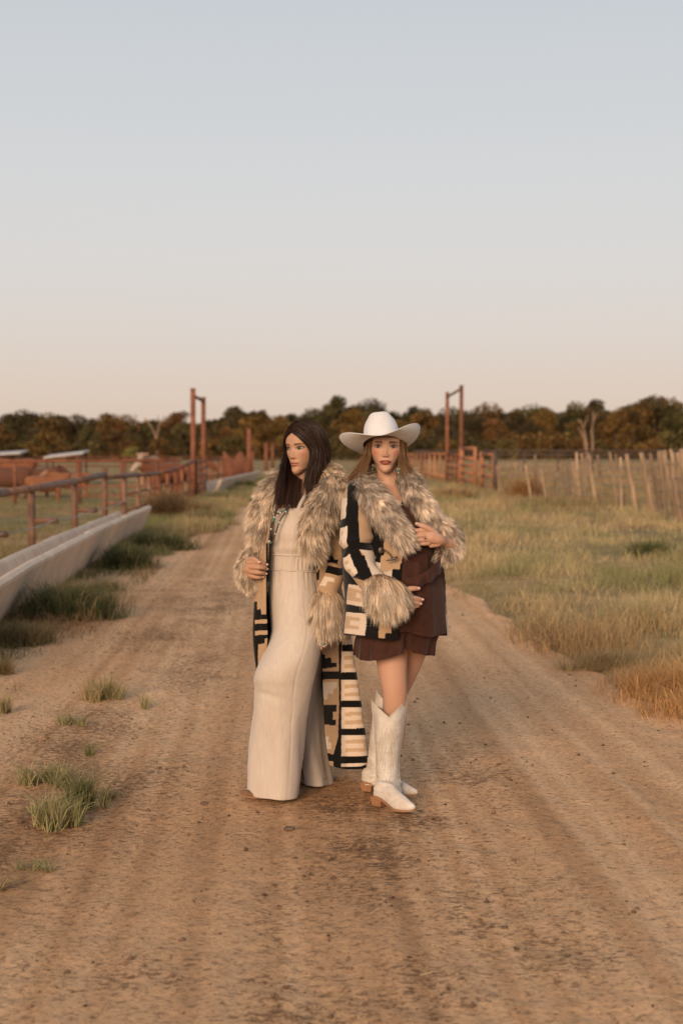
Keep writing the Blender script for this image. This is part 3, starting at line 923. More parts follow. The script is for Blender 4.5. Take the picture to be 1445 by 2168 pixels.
for px, py_top, Yb, lb in ((527, 908, 72, 'tall rust red post at the end of the red fence'), (563, 938, 92, 'shorter distant rusty post beyond the red fence'), (577, 941, 104, 'farthest thin rusty post near the road bend')):
    X = (px - CX) / F_PX * Yb
    tp = P(px, py_top, Yb)
    o = thing('fence_post', (X, Yb, 0), lb, 'post', 'lone tall posts beyond the left gate')
    pipe('pole', (X, Yb, -.1), tp, 0.11, m_rust, o, 10)
    V, Fs = tube(np.array([tp + [0, 0, .001], tp + [0, 0, .04]]), 0.125, 10)
    mk('post_cap', V, Fs, m_rust, o)
    V, Fs = box((X, Yb, 0.02), (0.3, 0.3, 0.08)); mk('footing', V, Fs, m_conc, o, smooth=False)

# right side
gate_frame((4.46, 60.2), (4.70, 56.0), 3.92, 4.02, m_rust, 'tall rusty gate frame on the right behind the white hat')
rfence = thing('picket_fence', (4.2, 68, 0), 'orange rust upright bar fence leading to the right gate frame', 'fence')
p0, p1 = np.array([4.02, 80.0]), np.array([4.44, 60.6])
for t in np.linspace(0, 1, 8):
    q = p0 + (p1 - p0) * t
    pipe('post', (*q, -.1), (*q, 1.36), 0.045, m_rusto, rfence, 8)
for z in (1.34, 0.35):
    pipe('rail', (*p0, z), (*p1, z), 0.045, m_rusto, rfence, 6)
r2 = thing('picket_fence', (4.0, 95, 0), 'faint tan fence far down the right side of the road', 'fence')
for Yp in np.arange(82.5, 122, 3.2):
    pipe('bar', (4.0 - .012 * (Yp - 80), Yp, 0), (4.0 - .012 * (Yp - 80), Yp, 1.25), 0.045, m_rusto, r2, 6)
pipe('rail', (4.0, 80.5, 1.25), (3.5, 122, 1.25), 0.04, m_rusto, r2, 6)
# bars under the right frame, then the gate leaf standing open, then a fixed panel
panel('pipe_fence', (4.46, 60.0), (4.70, 56.2), (0.22, 0.5, 0.78, 1.05, 1.32), m_rust, 'rusty pipe panel between the posts of the right gate frame', 'fence panel', r=0.045, mids=(0.33, 0.66))
panel('gate', (4.62, 55.2), (4.93, 52.6), (0.10, 0.38, 0.64, 0.92, 1.20, 1.58), m_rusto, 'open orange rust gate leaf beside the right gate frame', 'gate', r=0.058, mids=(0.1,))
o = panel('pipe_fence', (5.00, 50.6), (5.19, 48.6), (0.22, 0.6, 0.95, 1.36), m_rusto, 'short orange fence panel ending at a dark post by the stick fence', 'fence panel', r=0.05)
pipe('post', (4.98, 50.7, -.1), (4.98, 50.7, 1.44), 0.075, m_rusto, o, 10)
pipe('post', (5.22, 48.4, -.1), (5.22, 48.4, 1.48), 0.075, m_dark, o, 10)

# ---- the dark rail fence along the far edge of the right field
df = thing('rail_fence', (12, 92, 0), 'dark rail fence across the far edge of the right field', 'fence')
for X in np.arange(5.2, 31, 2.2):
    pipe('post', (X, 92, -.1), (X, 92, 1.40), 0.055, m_dark, df, 6)
for z in (1.42, 1.16):
    pipe('rail', (4.6, 92, z), (32, 92, z), 0.07, m_dark, df, 6)
for z in (0.85, 0.5, 0.2):
    pipe('wire', (4.6, 92, z), (32, 92, z), 0.016, m_wire, df, 6)

# ---- the stick fence: leaning cedar stakes and wires
m_stake = m_noise('cedar_stake', (0.15, 0.10, 0.067), (0.44, 0.295, 0.18), 3, 0.9, 0.6, 26, stretch=(3, 3, 0.3), obj_var=0.28, bd=0.02)
sf = thing('stick_fence', (6.2, 38, 0), 'rough cedar stake fence with leaning poles and wires on the right', 'fence')
ST = [(1056, 980, 1067, 1060, .05), (1051, 986, 1058, 1056, .04), (1076, 981, 1091, 1058, .05), (1100, 988, 1112, 1060, .04), (1112, 984, 1125, 1064, .05), (1145, 993, 1156, 1066, .04),
      (1156, 992, 1165, 1066, .04), (1170, 996, 1178, 1071, .04), (1184, 980, 1202, 1068, .05), (1198, 984, 1208, 1068, .04), (1211, 978, 1223, 1070, .05), (1219, 957, 1227, 1072, .05),
      (1230, 959, 1248, 1068, .05), (1244, 961, 1261, 1070, .05), (1263, 963, 1277, 1074, .045), (1288, 957, 1307, 1076, .05), (1301, 961, 1324, 1080, .045), (1324, 961, 1349, 1088, .055),
      (1357, 959, 1384, 1097, .06), (1374, 959, 1399, 1092, .045), (1393, 955, 1409, 1101, .06), (1403, 953, 1435, 1108, .06), (1420, 957, 1442, 1112, .05), (1440, 950, 1462, 1120, .06), (1468, 950, 1480, 1126, .06), (1490, 948, 1515, 1134, .06),
      (1090, 978, 1099, 1061, .035), (1238, 966, 1240, 1071, .035), (1313, 968, 1314, 1082, .04), (1368, 974, 1374, 1094, .035), (1432, 958, 1450, 1115, .04), (1132, 962, 1134, 1062, .05), (1418, 951, 1424, 1040, .05)]
tops = []
fr = np.random.default_rng(3)
for k, (xt, yt, xb, yb, rr_) in enumerate(ST):
    g = gnd(xb, yb)
    tp = P(xt, yt, g[1] - 0.1)
    bt = np.array([g[0], g[1], gz(g[0], g[1]) - 0.1])
    t = np.linspace(0, 1, 9)[:, None]
    pts = bt * (1 - t) + tp * t
    pts[:, 0] += 0.018 * vn(t[:, 0] * 3.0, k * 3.3, 0, 4); pts[:, 1] += 0.018 * vn(t[:, 0] * 3, k * 5.1, 0, 5)
    rad = (1.1 if xb > 1340 else 0.85) * rr_ * (1.08 - 0.25 * t[:, 0]) * (1 + 0.16 * vn(t[:, 0] * 6, k * 2.2, 0, 6))
    V, Fs = tube(pts, rad, 9)
    mk('stake', V, Fs, m_stake, sf)
    tops.append((bt, tp))
tops.sort(key=lambda q: -q[0][1])
w = [q for i, q in enumerate(tops) if i % 3 == 0]
for f in (0.28, 0.47, 0.64, 0.82):
    for (b0, t0), (b1, t1) in zip(w[:-1], w[1:]):
        pipe('wire', b0 + (t0 - b0) * f, b1 + (t1 - b1) * f, 0.008, m_wire, sf, 5)

# ---- low covered mineral feeders out in the left pens
m_tin = m_noise('tin_roof', (0.34, 0.30, 0.27), (0.46, 0.42, 0.385), 3, 0.45, 0.2, 30, spec=0.5)
for x0, x1, ya, yb_, Yd, lb in ((92, 176, 971, 961, 58, 'low slanted tin roof feeder in the pen, right one of two'), (-70, 44, 968, 961, 60, 'low slanted tin roof feeder at the far left of the pens')):
    A, B_ = P(x0, ya, Yd), P(x1, yb_, Yd)
    o = thing('covered_feeder', ((A[0] + B_[0]) / 2, Yd, 0), lb, 'feeder', 'covered feeders in the left pens')
    d_ = 1.5
    th = 0.06
    V = np.array([A, B_, B_ + [0, d_, .1], A + [0, d_, .1]]); V = np.concatenate([V, V + [0, 0, th]])
    mk('roof', V, np.array([[0, 3, 2, 1], [4, 5, 6, 7], [0, 1, 5, 4], [1, 2, 6, 5], [2, 3, 7, 6], [3, 0, 4, 7]]), m_tin, o, smooth=False)
    for q in (A + [.12, .12, 0], B_ + [-.12, .12, 0], A + [.12, d_ - .12, 0.05], B_ + [-.12, d_ - .12, 0.05]):
        pipe('leg', (q[0], q[1], -.05), q, 0.04, m_dark, o, 8)
    cx = (A[0] + B_[0]) / 2; w_ = (B_[0] - A[0]) * 0.8
    V, Fs = box((cx, Yd + d_ / 2, 0.42), (w_, 0.7, 0.36)); mk('feed_bin', V, Fs, m_dark, o, smooth=False)
# ================================================================ trees at the far side of the fields
m_leaf, n, l, b = new_mat('tree_leaves', 0.8, 0.15)
a_ = n.new('ShaderNodeAttribute'); a_.attribute_name = 'Col'
oi = n.new('ShaderNodeObjectInfo')
c = mixc(n, l, 1.0, a_.outputs['Color'], oi.outputs['Color'], 'MULTIPLY')
l.new(c, b.inputs['Base Color'])
tr_ = n.new('ShaderNodeBsdfTranslucent'); l.new(c, tr_.inputs['Color'])
mx_ = n.new('ShaderNodeMixShader'); mx_.inputs[0].default_value = 0.25
l.new(b.outputs[0], mx_.inputs[1]); l.new(tr_.outputs[0], mx_.inputs[2]); l.new(mx_.outputs[0], n['Material Output'].inputs['Surface'])
m_bark = m_noise('bark', (0.07, 0.05, 0.035), (0.15, 0.105, 0.07), 2, 0.95, 0.6, 9, stretch=(3, 3, .5), bd=0.05)
m_dead = m_noise('dead_wood', (0.20, 0.125, 0.08), (0.32, 0.20, 0.13), 1.5, 0.9, 0.4, 8)


def crown_mesh(seed, w, h, base, nl):
    r = np.random.default_rng(seed)
    nc = r.integers(20, 30)
    cen, rad = [], []
    for k in range(nc):
        a, z = r.random() * 6.28, r.random() ** 0.8
        q = math.sqrt(max(0.05, 1 - (2 * z - 0.85) ** 2 * 0.9)) * (0.25 + 0.75 * r.random() ** .6)
        cen.append((math.cos(a) * q * w * 0.42, math.sin(a) * q * w * 0.42, base + z * (h - base) * 0.86))
        rad.append((0.08 + 0.13 * r.random()) * w)
    cen = np.array(cen); rad = np.array(rad)
    id_ = r.choice(nc, nl, p=rad ** 2 / np.sum(rad ** 2))
    d = norm(r.normal(0, 1, (nl, 3)))
    p = cen[id_] + d * (rad[id_] * (0.45 + 0.6 * r.random(nl) ** 0.6))[:, None] * [1, 1, 0.78]
    nn = norm(d * 0.7 + r.normal(0, 0.8, (nl, 3)) + [0, 0, .3])
    u = norm(np.cross(nn, r.normal(0, 1, (nl, 3)))); v = np.cross(nn, u)
    s = (0.10 + 0.15 * r.random(nl))[:, None]
    V = np.stack([p - u * s, p - v * s * .7, p + u * s, p + v * s * .7], 1).reshape(-1, 3)
    tone = (0.55 + 0.9 * r.random(nc))[id_][:, None] * (0.7 + 0.6 * r.random((nl, 1)))
    hue = (r.random(nc)[id_] * 0.7 + 0.3 * r.random(nl))[:, None]
    C = (np.array((0.105, 0.086, 0.036)) * (1 - hue) + np.array((0.135, 0.090, 0.043)) * hue) * tone
    return mesh_data('crown', V, (np.arange(nl)[:, None] * 4 + np.arange(4)[None, :]), np.repeat(C, 4, 0), False, m_leaf), cen


def trunk_mesh(seed, h, cen, base):
    r = np.random.default_rng(seed + 50)
    mb = MB()
    t = np.linspace(0, 1, 7)
    top = np.array([r.normal(0, .3), r.normal(0, .3), h * 0.72])
    pts = np.stack([top[0] * t ** 1.5, top[1] * t ** 1.5, -0.2 + (top[2] + .2) * t], -1)
    mb.add(*tube(pts, 0.24 * (1 - 0.75 * t) * h / 8, 8))
    for c_ in cen[:9]:
        k = 0.25 + 0.45 * r.random()
        p0 = np.array([top[0] * k ** 1.5, top[1] * k ** 1.5, top[2] * k])
        mid = (p0 + c_) / 2 + [0, 0, 0.12 * h * r.random()]
        mb.add(*tube(crsp(np.array([p0, mid, c_]), 6), np.linspace(0.09, 0.02, 6) * h / 8, 6))
    V, Fq, _ = mb.arrays()
    return mesh_data('trunk', V, Fq, None, True, m_bark)


TV = []
for k, (w, h, bs) in enumerate([(7.5, 7.5, 1.4), (8.5, 8.0, 1.2), (6.5, 8.6, 1.6), (9.5, 8.2, 1.5), (7.0, 7.0, 0.9), (8.0, 9.0, 1.8), (6.0, 7.6, 1.0), (9.0, 7.4, 1.1)]):
    cm, cen = crown_mesh(200 + k, w, h, bs, 3600)
    TV.append((cm, trunk_mesh(300 + k, h, cen, bs), w, h))
SV = [crown_mesh(260 + k, w, h, 0.1, 900)[0] for k, (w, h) in enumerate([(4.5, 3.2), (5.5, 3.6), (3.8, 2.8), (6.0, 3.0)])]
stem_me = mesh_data('stem', *tube(np.array([(0, 0, -.1), (0.1, 0, 0.6), (0.2, .1, 1.4)]), [0.08, 0.06, 0.03], 6), None, True, m_bark)

# outline of the treetops in the photograph: picture x -> picture y
OUT = [(-160, 892), (0, 895), (40, 882), (85, 872), (150, 876), (190, 884), (230, 880), (285, 890), (330, 882), (400, 878), (450, 884), (500, 868), (540, 866), (590, 880), (640, 882), (690, 846), (730, 852), (790, 858), (850, 868),
       (890, 866), (930, 872), (1000, 868), (1060, 860), (1110, 864), (1170, 862), (1220, 856), (1260, 846), (1310, 858), (1350, 846), (1400, 848), (1445, 862), (1600, 858)]
KIND = [('dark olive tree', (0.72, 0.70, 0.66)), ('brownish tree', (1.05, 0.82, 0.62)), ('dull green tree', (0.82, 0.92, 0.70)), ('golden brown tree', (1.45, 1.1, 0.70)), ('rust tinged tree', (1.2, 0.80, 0.62)), ('near black tree', (0.52, 0.52, 0.5))]
tr = np.random.default_rng(17)
xs = list(np.arange(-150, 1600, 40))
GOLD = {560: 3, 900: 3, 870: 3, 1290: 3, 620: 3}
cnt = {}


def place(me_list, names, loc, scale, rz, colour, label, name, cat, group):
    o = thing(name, loc, label, cat, group, rz)
    o.scale = scale
    for me, nm in zip(me_list, names):
        c = bpy.data.objects.new(nm, me)
        c.color = (*colour, 1)
        link(c, o)
    return o


def whereabouts(x):
    for a, t in ((-60, 'beyond the far left of the pens'), (60, 'above the leftmost feeder roof'), (135, 'above the right-hand feeder roof'), (250, 'behind the cattle pens'), (330, 'beside the pale bare tree left'),
                 (405, 'just left of the left gate frame'), (440, 'seen through the left gate frame'), (500, 'just right of the left gate frame'), (560, 'behind the tall red post'),
                 (640, 'behind the dark haired woman'), (720, 'in the gap between the two women'), (850, 'behind the white hat'), (940, 'right of the white hat brim'), (985, 'seen through the right gate frame'),
                 (1080, 'just right of the right gate frame'), (1200, 'above the dark rail fence'), (1290, 'behind the pale bare trunks'), (1400, 'above the leaning stakes right'), (9999, 'beyond the right picture edge')):
        if x < a:
            return t


ADJ = ['low', 'broad', 'leaning', 'round topped', 'ragged', 'narrow', 'bushy', 'thin topped', 'many lobed', 'flat topped']
seen = set()


def uniq(kind, x, row):
    w_ = whereabouts(x)
    rowt = {0: 'in the front row', 1: 'in the second row', 2: 'in the back row'}[row]
    for ad in ADJ:
        s_ = f'{ad} {kind} {rowt} {w_}'
        if s_ not in seen:
            seen.add(s_)
            return s_
    return s_


for row, (D, dx) in enumerate(((215, 58), (240, 50), (262, 44))):
    x = -170 + row * 25
    while x < 1620:
        xx = x + tr.normal(0, 9)
        k = int(tr.integers(0, len(TV)))
        cm, tm, w, h = TV[k]
        ytop = np.interp(xx, [q[0] for q in OUT], [q[1] for q in OUT]) + (26 if row == 0 else 8 if row == 1 else -4) + tr.normal(0, 6 if row else 10)
        ht = CAM_H + (HOR - ytop) * D / F_PX
        sc = ht / h
        ki = int(tr.choice([0, 1, 2, 4, 5, 3], p=[.3, .2, .2, .08, .14, .08]))
        for gx0 in GOLD:
            if abs(xx - gx0) < 32 and row < 2:
                ki = 3
        kn, kc = KIND[ki]
        kc = np.array(kc) * (0.85 + 0.3 * tr.random())
        X = (xx - CX) / F_PX * D
        wid = sc * (0.85 + 0.35 * tr.random())
        place([cm, tm], ['crown', 'trunk'], (X, D + tr.normal(0, 5), 0), (wid, wid, sc), tr.random() * 6.28, kc, uniq(kn, xx, row), 'oak_tree', 'tree', 'trees along the far side of the fields')
        x += dx * (0.75 + 0.5 * tr.random())
# bushes at the foot of the trees
SK = [('dark bush', (0.7, 0.7, 0.6)), ('golden bush', (1.35, 1.05, .7)), ('brown bush', (1.15, .85, .6)), ('olive bush', (0.95, 0.95, 0.7))]
x = -150
while x < 1600:
    D = 190 + 12 * tr.random()
    ki = int(tr.integers(0, 4))
    X = (x - CX) / F_PX * D
    s_ = 0.8 + 0.5 * tr.random()
    lb = None
    for ad in ('low', 'rounded', 'spreading', 'ragged', 'small', 'wide'):
        q = f'{ad} {SK[ki][0]} at the foot of the trees {whereabouts(x)}'
        if q not in seen:
            seen.add(q); lb = q; break
    place([SV[int(tr.integers(0, 4))], stem_me], ['foliage', 'stem'], (X, D, 0), (s_ * 1.15, s_ * 1.15, s_ * 0.95), tr.random() * 6.28, np.array(SK[ki][1]) * (.85 + .3 * tr.random()), lb or q, 'bush', 'bush', 'bushes at the foot of the far trees')
    x += 52 * (0.7 + 0.6 * tr.random())
X = (282 - CX) / F_PX * 150
place([SV[1], stem_me], ['foliage', 'stem'], (X, 150, 0), (0.45, 0.45, 0.5), 0.4, (1.9, 2.3, 1.5), 'small bright yellow-green bush behind the cattle pens', 'bush', 'bush', None)

# the depth of the wood behind the rows
r = np.random.default_rng(77)
nl = 70000
px = np.where(r.random(nl) < 0.5, r.random(nl) * 1900 - 220, r.random(nl) * 5600 - 2100)
D = 285 + 25 * r.random(nl)
top = CAM_H + (HOR - np.interp(px, [q[0] for q in OUT], [q[1] for q in OUT]) - 2) * 285 / F_PX
zz = r.random(nl) ** 0.9 * top * (0.86 + 0.2 * fbm(px * 0.02, 0.2, 0, 3, 8))
p = np.stack([(px - CX) / F_PX * D, D, zz], -1)
nn = norm(r.normal(0, 1, (nl, 3))); u = norm(np.cross(nn, r.normal(0, 1, (nl, 3)))); v = np.cross(nn, u); s = (0.3 + 0.4 * r.random(nl))[:, None]
V = np.stack([p - u * s, p - v * s * .8, p + u * s, p + v * s * .8], 1).reshape(-1, 3)
C = np.repeat(np.array((0.075, 0.058, 0.028)) * (0.6 + 0.8 * r.random((nl, 1))), 4, 0)
tag(mk('far_woods', V, np.arange(nl)[:, None] * 4 + np.arange(4)[None, :], m_leaf, col=C, smooth=False), kind='stuff')


# bare pale trees
def dead_tree(px, D, limbs, label, mat, group):
    X = (px - CX) / F_PX * D
    o = thing('dead_tree', (X, D, 0), label, 'tree', group)
    for i, (pts, r0, r1) in enumerate(limbs):
        W = np.array([P(a, b_, D + (k_ % 3) * 0.25) for k_, (a, b_) in enumerate(pts)])
        W[:, 1] += i * 0.05
        W = crsp(W, 12)
        V, Fs = tube(W, np.linspace(r0, r1, 12), 7, rnd=True)
        mk('trunk' if i == 0 else 'limb', V, Fs, mat, o)
    return o


dead_tree(1238, 182, [([(1240, 975), (1236, 930), (1228, 914), (1222, 905)], .14, .09), ([(1244, 972), (1239, 928), (1234, 908), (1228, 893), (1222, 888)], .13, .07), ([(1251, 975), (1254, 938), (1252, 912), (1256, 890), (1254, 872)], .16, .08),
                      ([(1253, 900), (1259, 884), (1266, 872)], .09, .04), ([(1234, 906), (1241, 890), (1243, 880)], .08, .04)], 'pale bare trunks standing before the trees on the right', m_dead, 'bare pale trees')
dead_tree(332, 205, [([(332, 970), (331, 940), (328, 920), (318, 900), (307, 885)], .2, .08), ([(330, 932), (335, 910), (338, 895), (334, 880)], .13, .06), ([(320, 903), (313, 893), (302, 889)], .12, .05), ([(336, 900), (343, 890), (347, 880)], .12, .05)],
          'pale forked bare tree behind the cattle pens', m_dead, 'bare pale trees')

# ================================================================ cattle
m_cow = m_attr('cow_coat', 0.85, 0.2, bs=0.3, bscale=40, bd=0.01)


def cow_mesh():
    mb = MB()
    # barrel of the body, nose along +X
    sec = [(-0.80, .92, .10, .13), (-0.74, .88, .20, .24), (-0.55, .86, .25, .31), (-0.2, .80, .29, .34), (0.15, .79, .28, .34), (0.45, .83, .25, .32), (0.62, .86, .19, .26), (0.72, .90, .12, .18)]
    a = np.linspace(0, 2 * np.pi, 16, endpoint=False)
    D = crsp(np.array(sec), 30)
    V = np.stack([np.stack([np.full(16, x), ry * np.cos(a), z + rz * np.sin(a)], -1) for x, z, ry, rz in D]).reshape(-1, 3)
    V = np.concatenate([V, [[-0.84, 0, .92], [0.76, 0, .92]]])
    Fs = [gridF(16, 30, True), np.array([[(i + 1) % 16, i, 480] for i in range(16)]), np.array([[464 + i, 464 + (i + 1) % 16, 481] for i in range(16)])]
    mb.add(V, Fs)
    mb.add(*tube(crsp(np.array([(0.5, 0, .92), (0.78, 0, 1.02), (0.98, 0, 1.12)]), 8), np.linspace(.24, .14, 8), 12, rnd=True))
    mb.add(*tube(crsp(np.array([(0.93, 0, 1.17), (1.08, 0, 1.10), (1.24, 0, .98), (1.31, 0, .92)]), 10), np.interp(np.linspace(0, 1, 10), [0, .4, .8, 1], [.125, .115, .085, .08]), 12, rnd=True))
    for s in (-1, 1):
        mb.add(*tube(crsp(np.array([(0.95, s * .10, 1.22), (0.93, s * .2, 1.23), (0.9, s * .27, 1.19)]), 6), [.03, .045, .05, .045, .03, .015], 8, rnd=True))
        mb.add(*tube(crsp(np.array([(0.50, s * .15, .75), (0.50, s * .16, .52), (0.47, s * .16, .40), (0.49, s * .16, .12), (0.51, s * .16, .0)]), 12), np.interp(np.linspace(0, 1, 12), [0, .3, .5, .85, 1], [.13, .085, .06, .045, .06]), 10))
        mb.add(*tube(crsp(np.array([(-0.58, s * .15, .80), (-0.52, s * .17, .60), (-0.66, s * .17, .42), (-0.62, s * .17, .14), (-0.59, s * .17, .0)]), 12), np.interp(np.linspace(0, 1, 12), [0, .25, .5, .85, 1], [.17, .12, .065, .046, .06]), 10))
    mb.add(*tube(crsp(np.array([(-0.8, 0, 1.08), (-0.88, 0, .95), (-0.88, 0, .7), (-0.87, 0, .45)]), 10), np.interp(np.linspace(0, 1, 10), [0, .7, .85, 1], [.04, .022, .045, .02]), 8, rnd=True))
    V, Fs, _ = mb.arrays()
    return remesh(V, Fs, 0.034, 3)


CV, CF = cow_mesh()
cow_root = {}


def cow(px, py, Yd, rz, sc, c_body, face, label):
    g = np.array([(px - CX) / F_PX * Yd, Yd, 0.0])
    sp_ = fbm(CV[:, 0] * 3, CV[:, 1] * 3, CV[:, 2] * 3, 3, 5)
    C = np.repeat(np.array([c_body]), len(CV), 0) * (1 + 0.2 * sp_)[:, None]
    f = sst(0.96, 1.06, CV[:, 0] + 0.06 * sp_)[:, None] * face
    C = C * (1 - f) + np.array((0.40, 0.30, 0.22)) * f
    hoof = sst(0.07, 0.04, CV[:, 2])[:, None]
    C = C * (1 - hoof) + np.array((0.05, 0.04, 0.03)) * hoof
    o = thing('cow', g, label, 'cow', 'cattle in the left pens', rz)
    o.scale = (sc, sc, sc)
    LOC[o] = np.zeros(3)
    mk('body', CV, CF, m_cow, o, C)
    return o


RED = (0.20, 0.075, 0.036); DRED = (0.115, 0.05, 0.03); ORG = (0.25, 0.10, 0.045)
cow(20, 0, 42.5, math.radians(172), 0.88, DRED, 0.0, 'dark red cow standing side on at the far left of the pens')
cow(72, 0, 44.5, math.radians(8), 0.82, DRED, 0.0, 'dark brown cow behind the orange calf')
cow(98, 0, 41, math.radians(20), 0.68, ORG, 0.3, 'bright orange calf in the sun before the dark cows')
cow(150, 0, 44, math.radians(190), 0.72, ORG, 0.4, 'orange calf half hidden by the brown fence post')
cow(342, 0, 46, math.radians(230), 0.95, RED, 1.0, 'red cow with a white face turned toward the road')
cow(318, 0, 58, math.radians(260), 1.1, (0.36, 0.2, 0.12), 0.6, 'tan cow looking over the rail behind the pens')
cow(378, 0, 47.5, math.radians(5), 0.95, RED, 0.0, 'red cow behind the bars near the left gate')
cow(36, 0, 60, math.radians(185), 1.0, RED, 0.0, 'distant red cow by the leftmost feeder')
# ================================================================ people: shared builders
def inpoly(px, py, poly):
    poly = np.asarray(poly, float)
    r = np.zeros(px.shape, bool)
    j = len(poly) - 1
    for i in range(len(poly)):
        xi, yi = poly[i]; xj, yj = poly[j]
        if yi != yj:
            r ^= ((yi > py) != (yj > py)) & (px < (xj - xi) * (py - yi) / (yj - yi) + xi)
        j = i
    return r


BLACK = np.array((0.0075, 0.0065, 0.006)); TAN = np.array((0.40, 0.265, 0.16)); CREAM = np.array((0.62, 0.505, 0.40)); SAND = np.array((0.47, 0.33, 0.21))


def weave(px, py, base, polys, fuzz=0.3):
    """the knitted pattern of a coat as it lies on the cloth"""
    qx = px + fuzz * vn(px * 0.9, py * 0.9, 0, 60); qy = py + fuzz * vn(px * 0.9, py * 0.9, 5, 61)
    C = np.repeat(np.asarray(base, float)[None], px.size, 0).reshape(px.shape + (3,))
    for pl, c in polys:
        C[inpoly(qx, qy, pl)] = c
    return C


def zz(ox, oy, s, pts):
    return [(ox + a / s, oy + b / s) for a, b in pts]


def gnorm(Sf):
    du = np.gradient(Sf, axis=1); dv = np.gradient(Sf, axis=0)
    return norm(np.cross(du, dv))


def rings(rows, Y0, nu=72, nv=120, a0=0.0, a1=2 * np.pi, wrap=True, powr=1.0, mod=None):
    """rows: (y, x left, x right, depth offset m, half depth m) read off the photograph; an upright tube of elliptic sections"""
    R = crsp(np.array(rows, float), nv)
    a = np.linspace(a0, a1, nu, endpoint=not wrap)
    ca, sa = np.cos(a), np.sin(a)
    ca = np.sign(ca) * np.abs(ca) ** powr; sa = np.sign(sa) * np.abs(sa) ** powr
    px = (R[:, 1] + R[:, 2])[:, None] / 2 - (R[:, 2] - R[:, 1])[:, None] / 2 * ca[None, :]
    py = np.repeat(R[:, 0][:, None], nu, 1)
    Y = Y0 + R[:, 3][:, None] - R[:, 4][:, None] * sa[None, :]
    if mod is not None:
        px, py, Y = mod(px, py, Y, a[None] * np.ones_like(px), np.linspace(0, 1, nv)[:, None] * np.ones_like(px))
    return P(px, py, Y), px, py, a, R


def limb(path, Y0, nu=40, nv=80, squash=1.0):
    """path: (x, y, depth offset, radius px) ; a tube along the path, returns grid and the picture coordinates of its vertices"""
    Q = crsp(np.array(path, float), nv)
    Pt = P(Q[:, 0], Q[:, 1], Y0 + Q[:, 2])
    R = Q[:, 3] * (Y0 + Q[:, 2]) / F_PX
    T = norm(np.gradient(Pt, axis=0))
    view = np.array([0, 1.0, 0])
    Bn = norm(np.cross(T, view)); N = np.cross(Bn, T)
    a = np.linspace(0, 2 * np.pi, nu, endpoint=False)
    V = Pt[:, None] + R[:, None, None] * (Bn[:, None] * np.cos(a)[None, :, None] - squash * N[:, None] * np.sin(a)[None, :, None])
    return V, a


def unproject(V):
    d = V - np.array([0, 0, CAM_H])
    f = d[..., 1] * _ct - d[..., 2] * _st
    u = d[..., 1] * _st + d[..., 2] * _ct
    return CX + F_PX * d[..., 0] / f, CY - F_PX * u / f


def closed(Sf, wrap=True):
    """faces of a tube grid with both ends closed"""
    nv, nu = Sf.shape[:2]
    V = Sf.reshape(-1, 3)
    V = np.concatenate([V, Sf[0].mean(0)[None], Sf[-1].mean(0)[None]])
    i = np.arange(nu); j = (i + 1) % nu
    return V, [gridF(nu, nv, True), np.stack([j, i, np.full(nu, nu * nv)], -1), np.stack([(nv - 1) * nu + i, (nv - 1) * nu + j, np.full(nu, nu * nv + 1)], -1)]


def ribbons(Pt, W, side, C):
    """Pt (N,K,3) strands, W (N,) base widths, side (N,3) or (N,K,3), C (N,K,3)"""
    N, K = Pt.shape[:2]
    if side.ndim == 2:
        side = side[:, None]
    taper = np.linspace(1, 0, K) ** 0.6
    s = side * (W[:, None] * taper[None])[:, :, None] / 2
    L = Pt - s; R = Pt + s
    V = np.concatenate([np.stack([L[:, :-1], R[:, :-1]], 2).reshape(N, -1, 3), Pt[:, -1:]], 1)
    CC = np.concatenate([np.repeat(C[:, :-1], 2, 1), C[:, -1:]], 1)
    n_ = 2 * (K - 1) + 1
    k = (np.arange(N) * n_)[:, None]
    q = []
    for i in range(K - 2):
        q.append(k + np.array([[2 * i, 2 * i + 1, 2 * i + 3, 2 * i + 2]]))
    Fq = np.concatenate(q) if q else np.zeros((0, 4), int)
    t = k + np.array([[2 * (K - 2), 2 * (K - 2) + 1, 2 * (K - 1)]])
    return V.reshape(-1, 3), [Fq, t], CC.reshape(-1, 3)


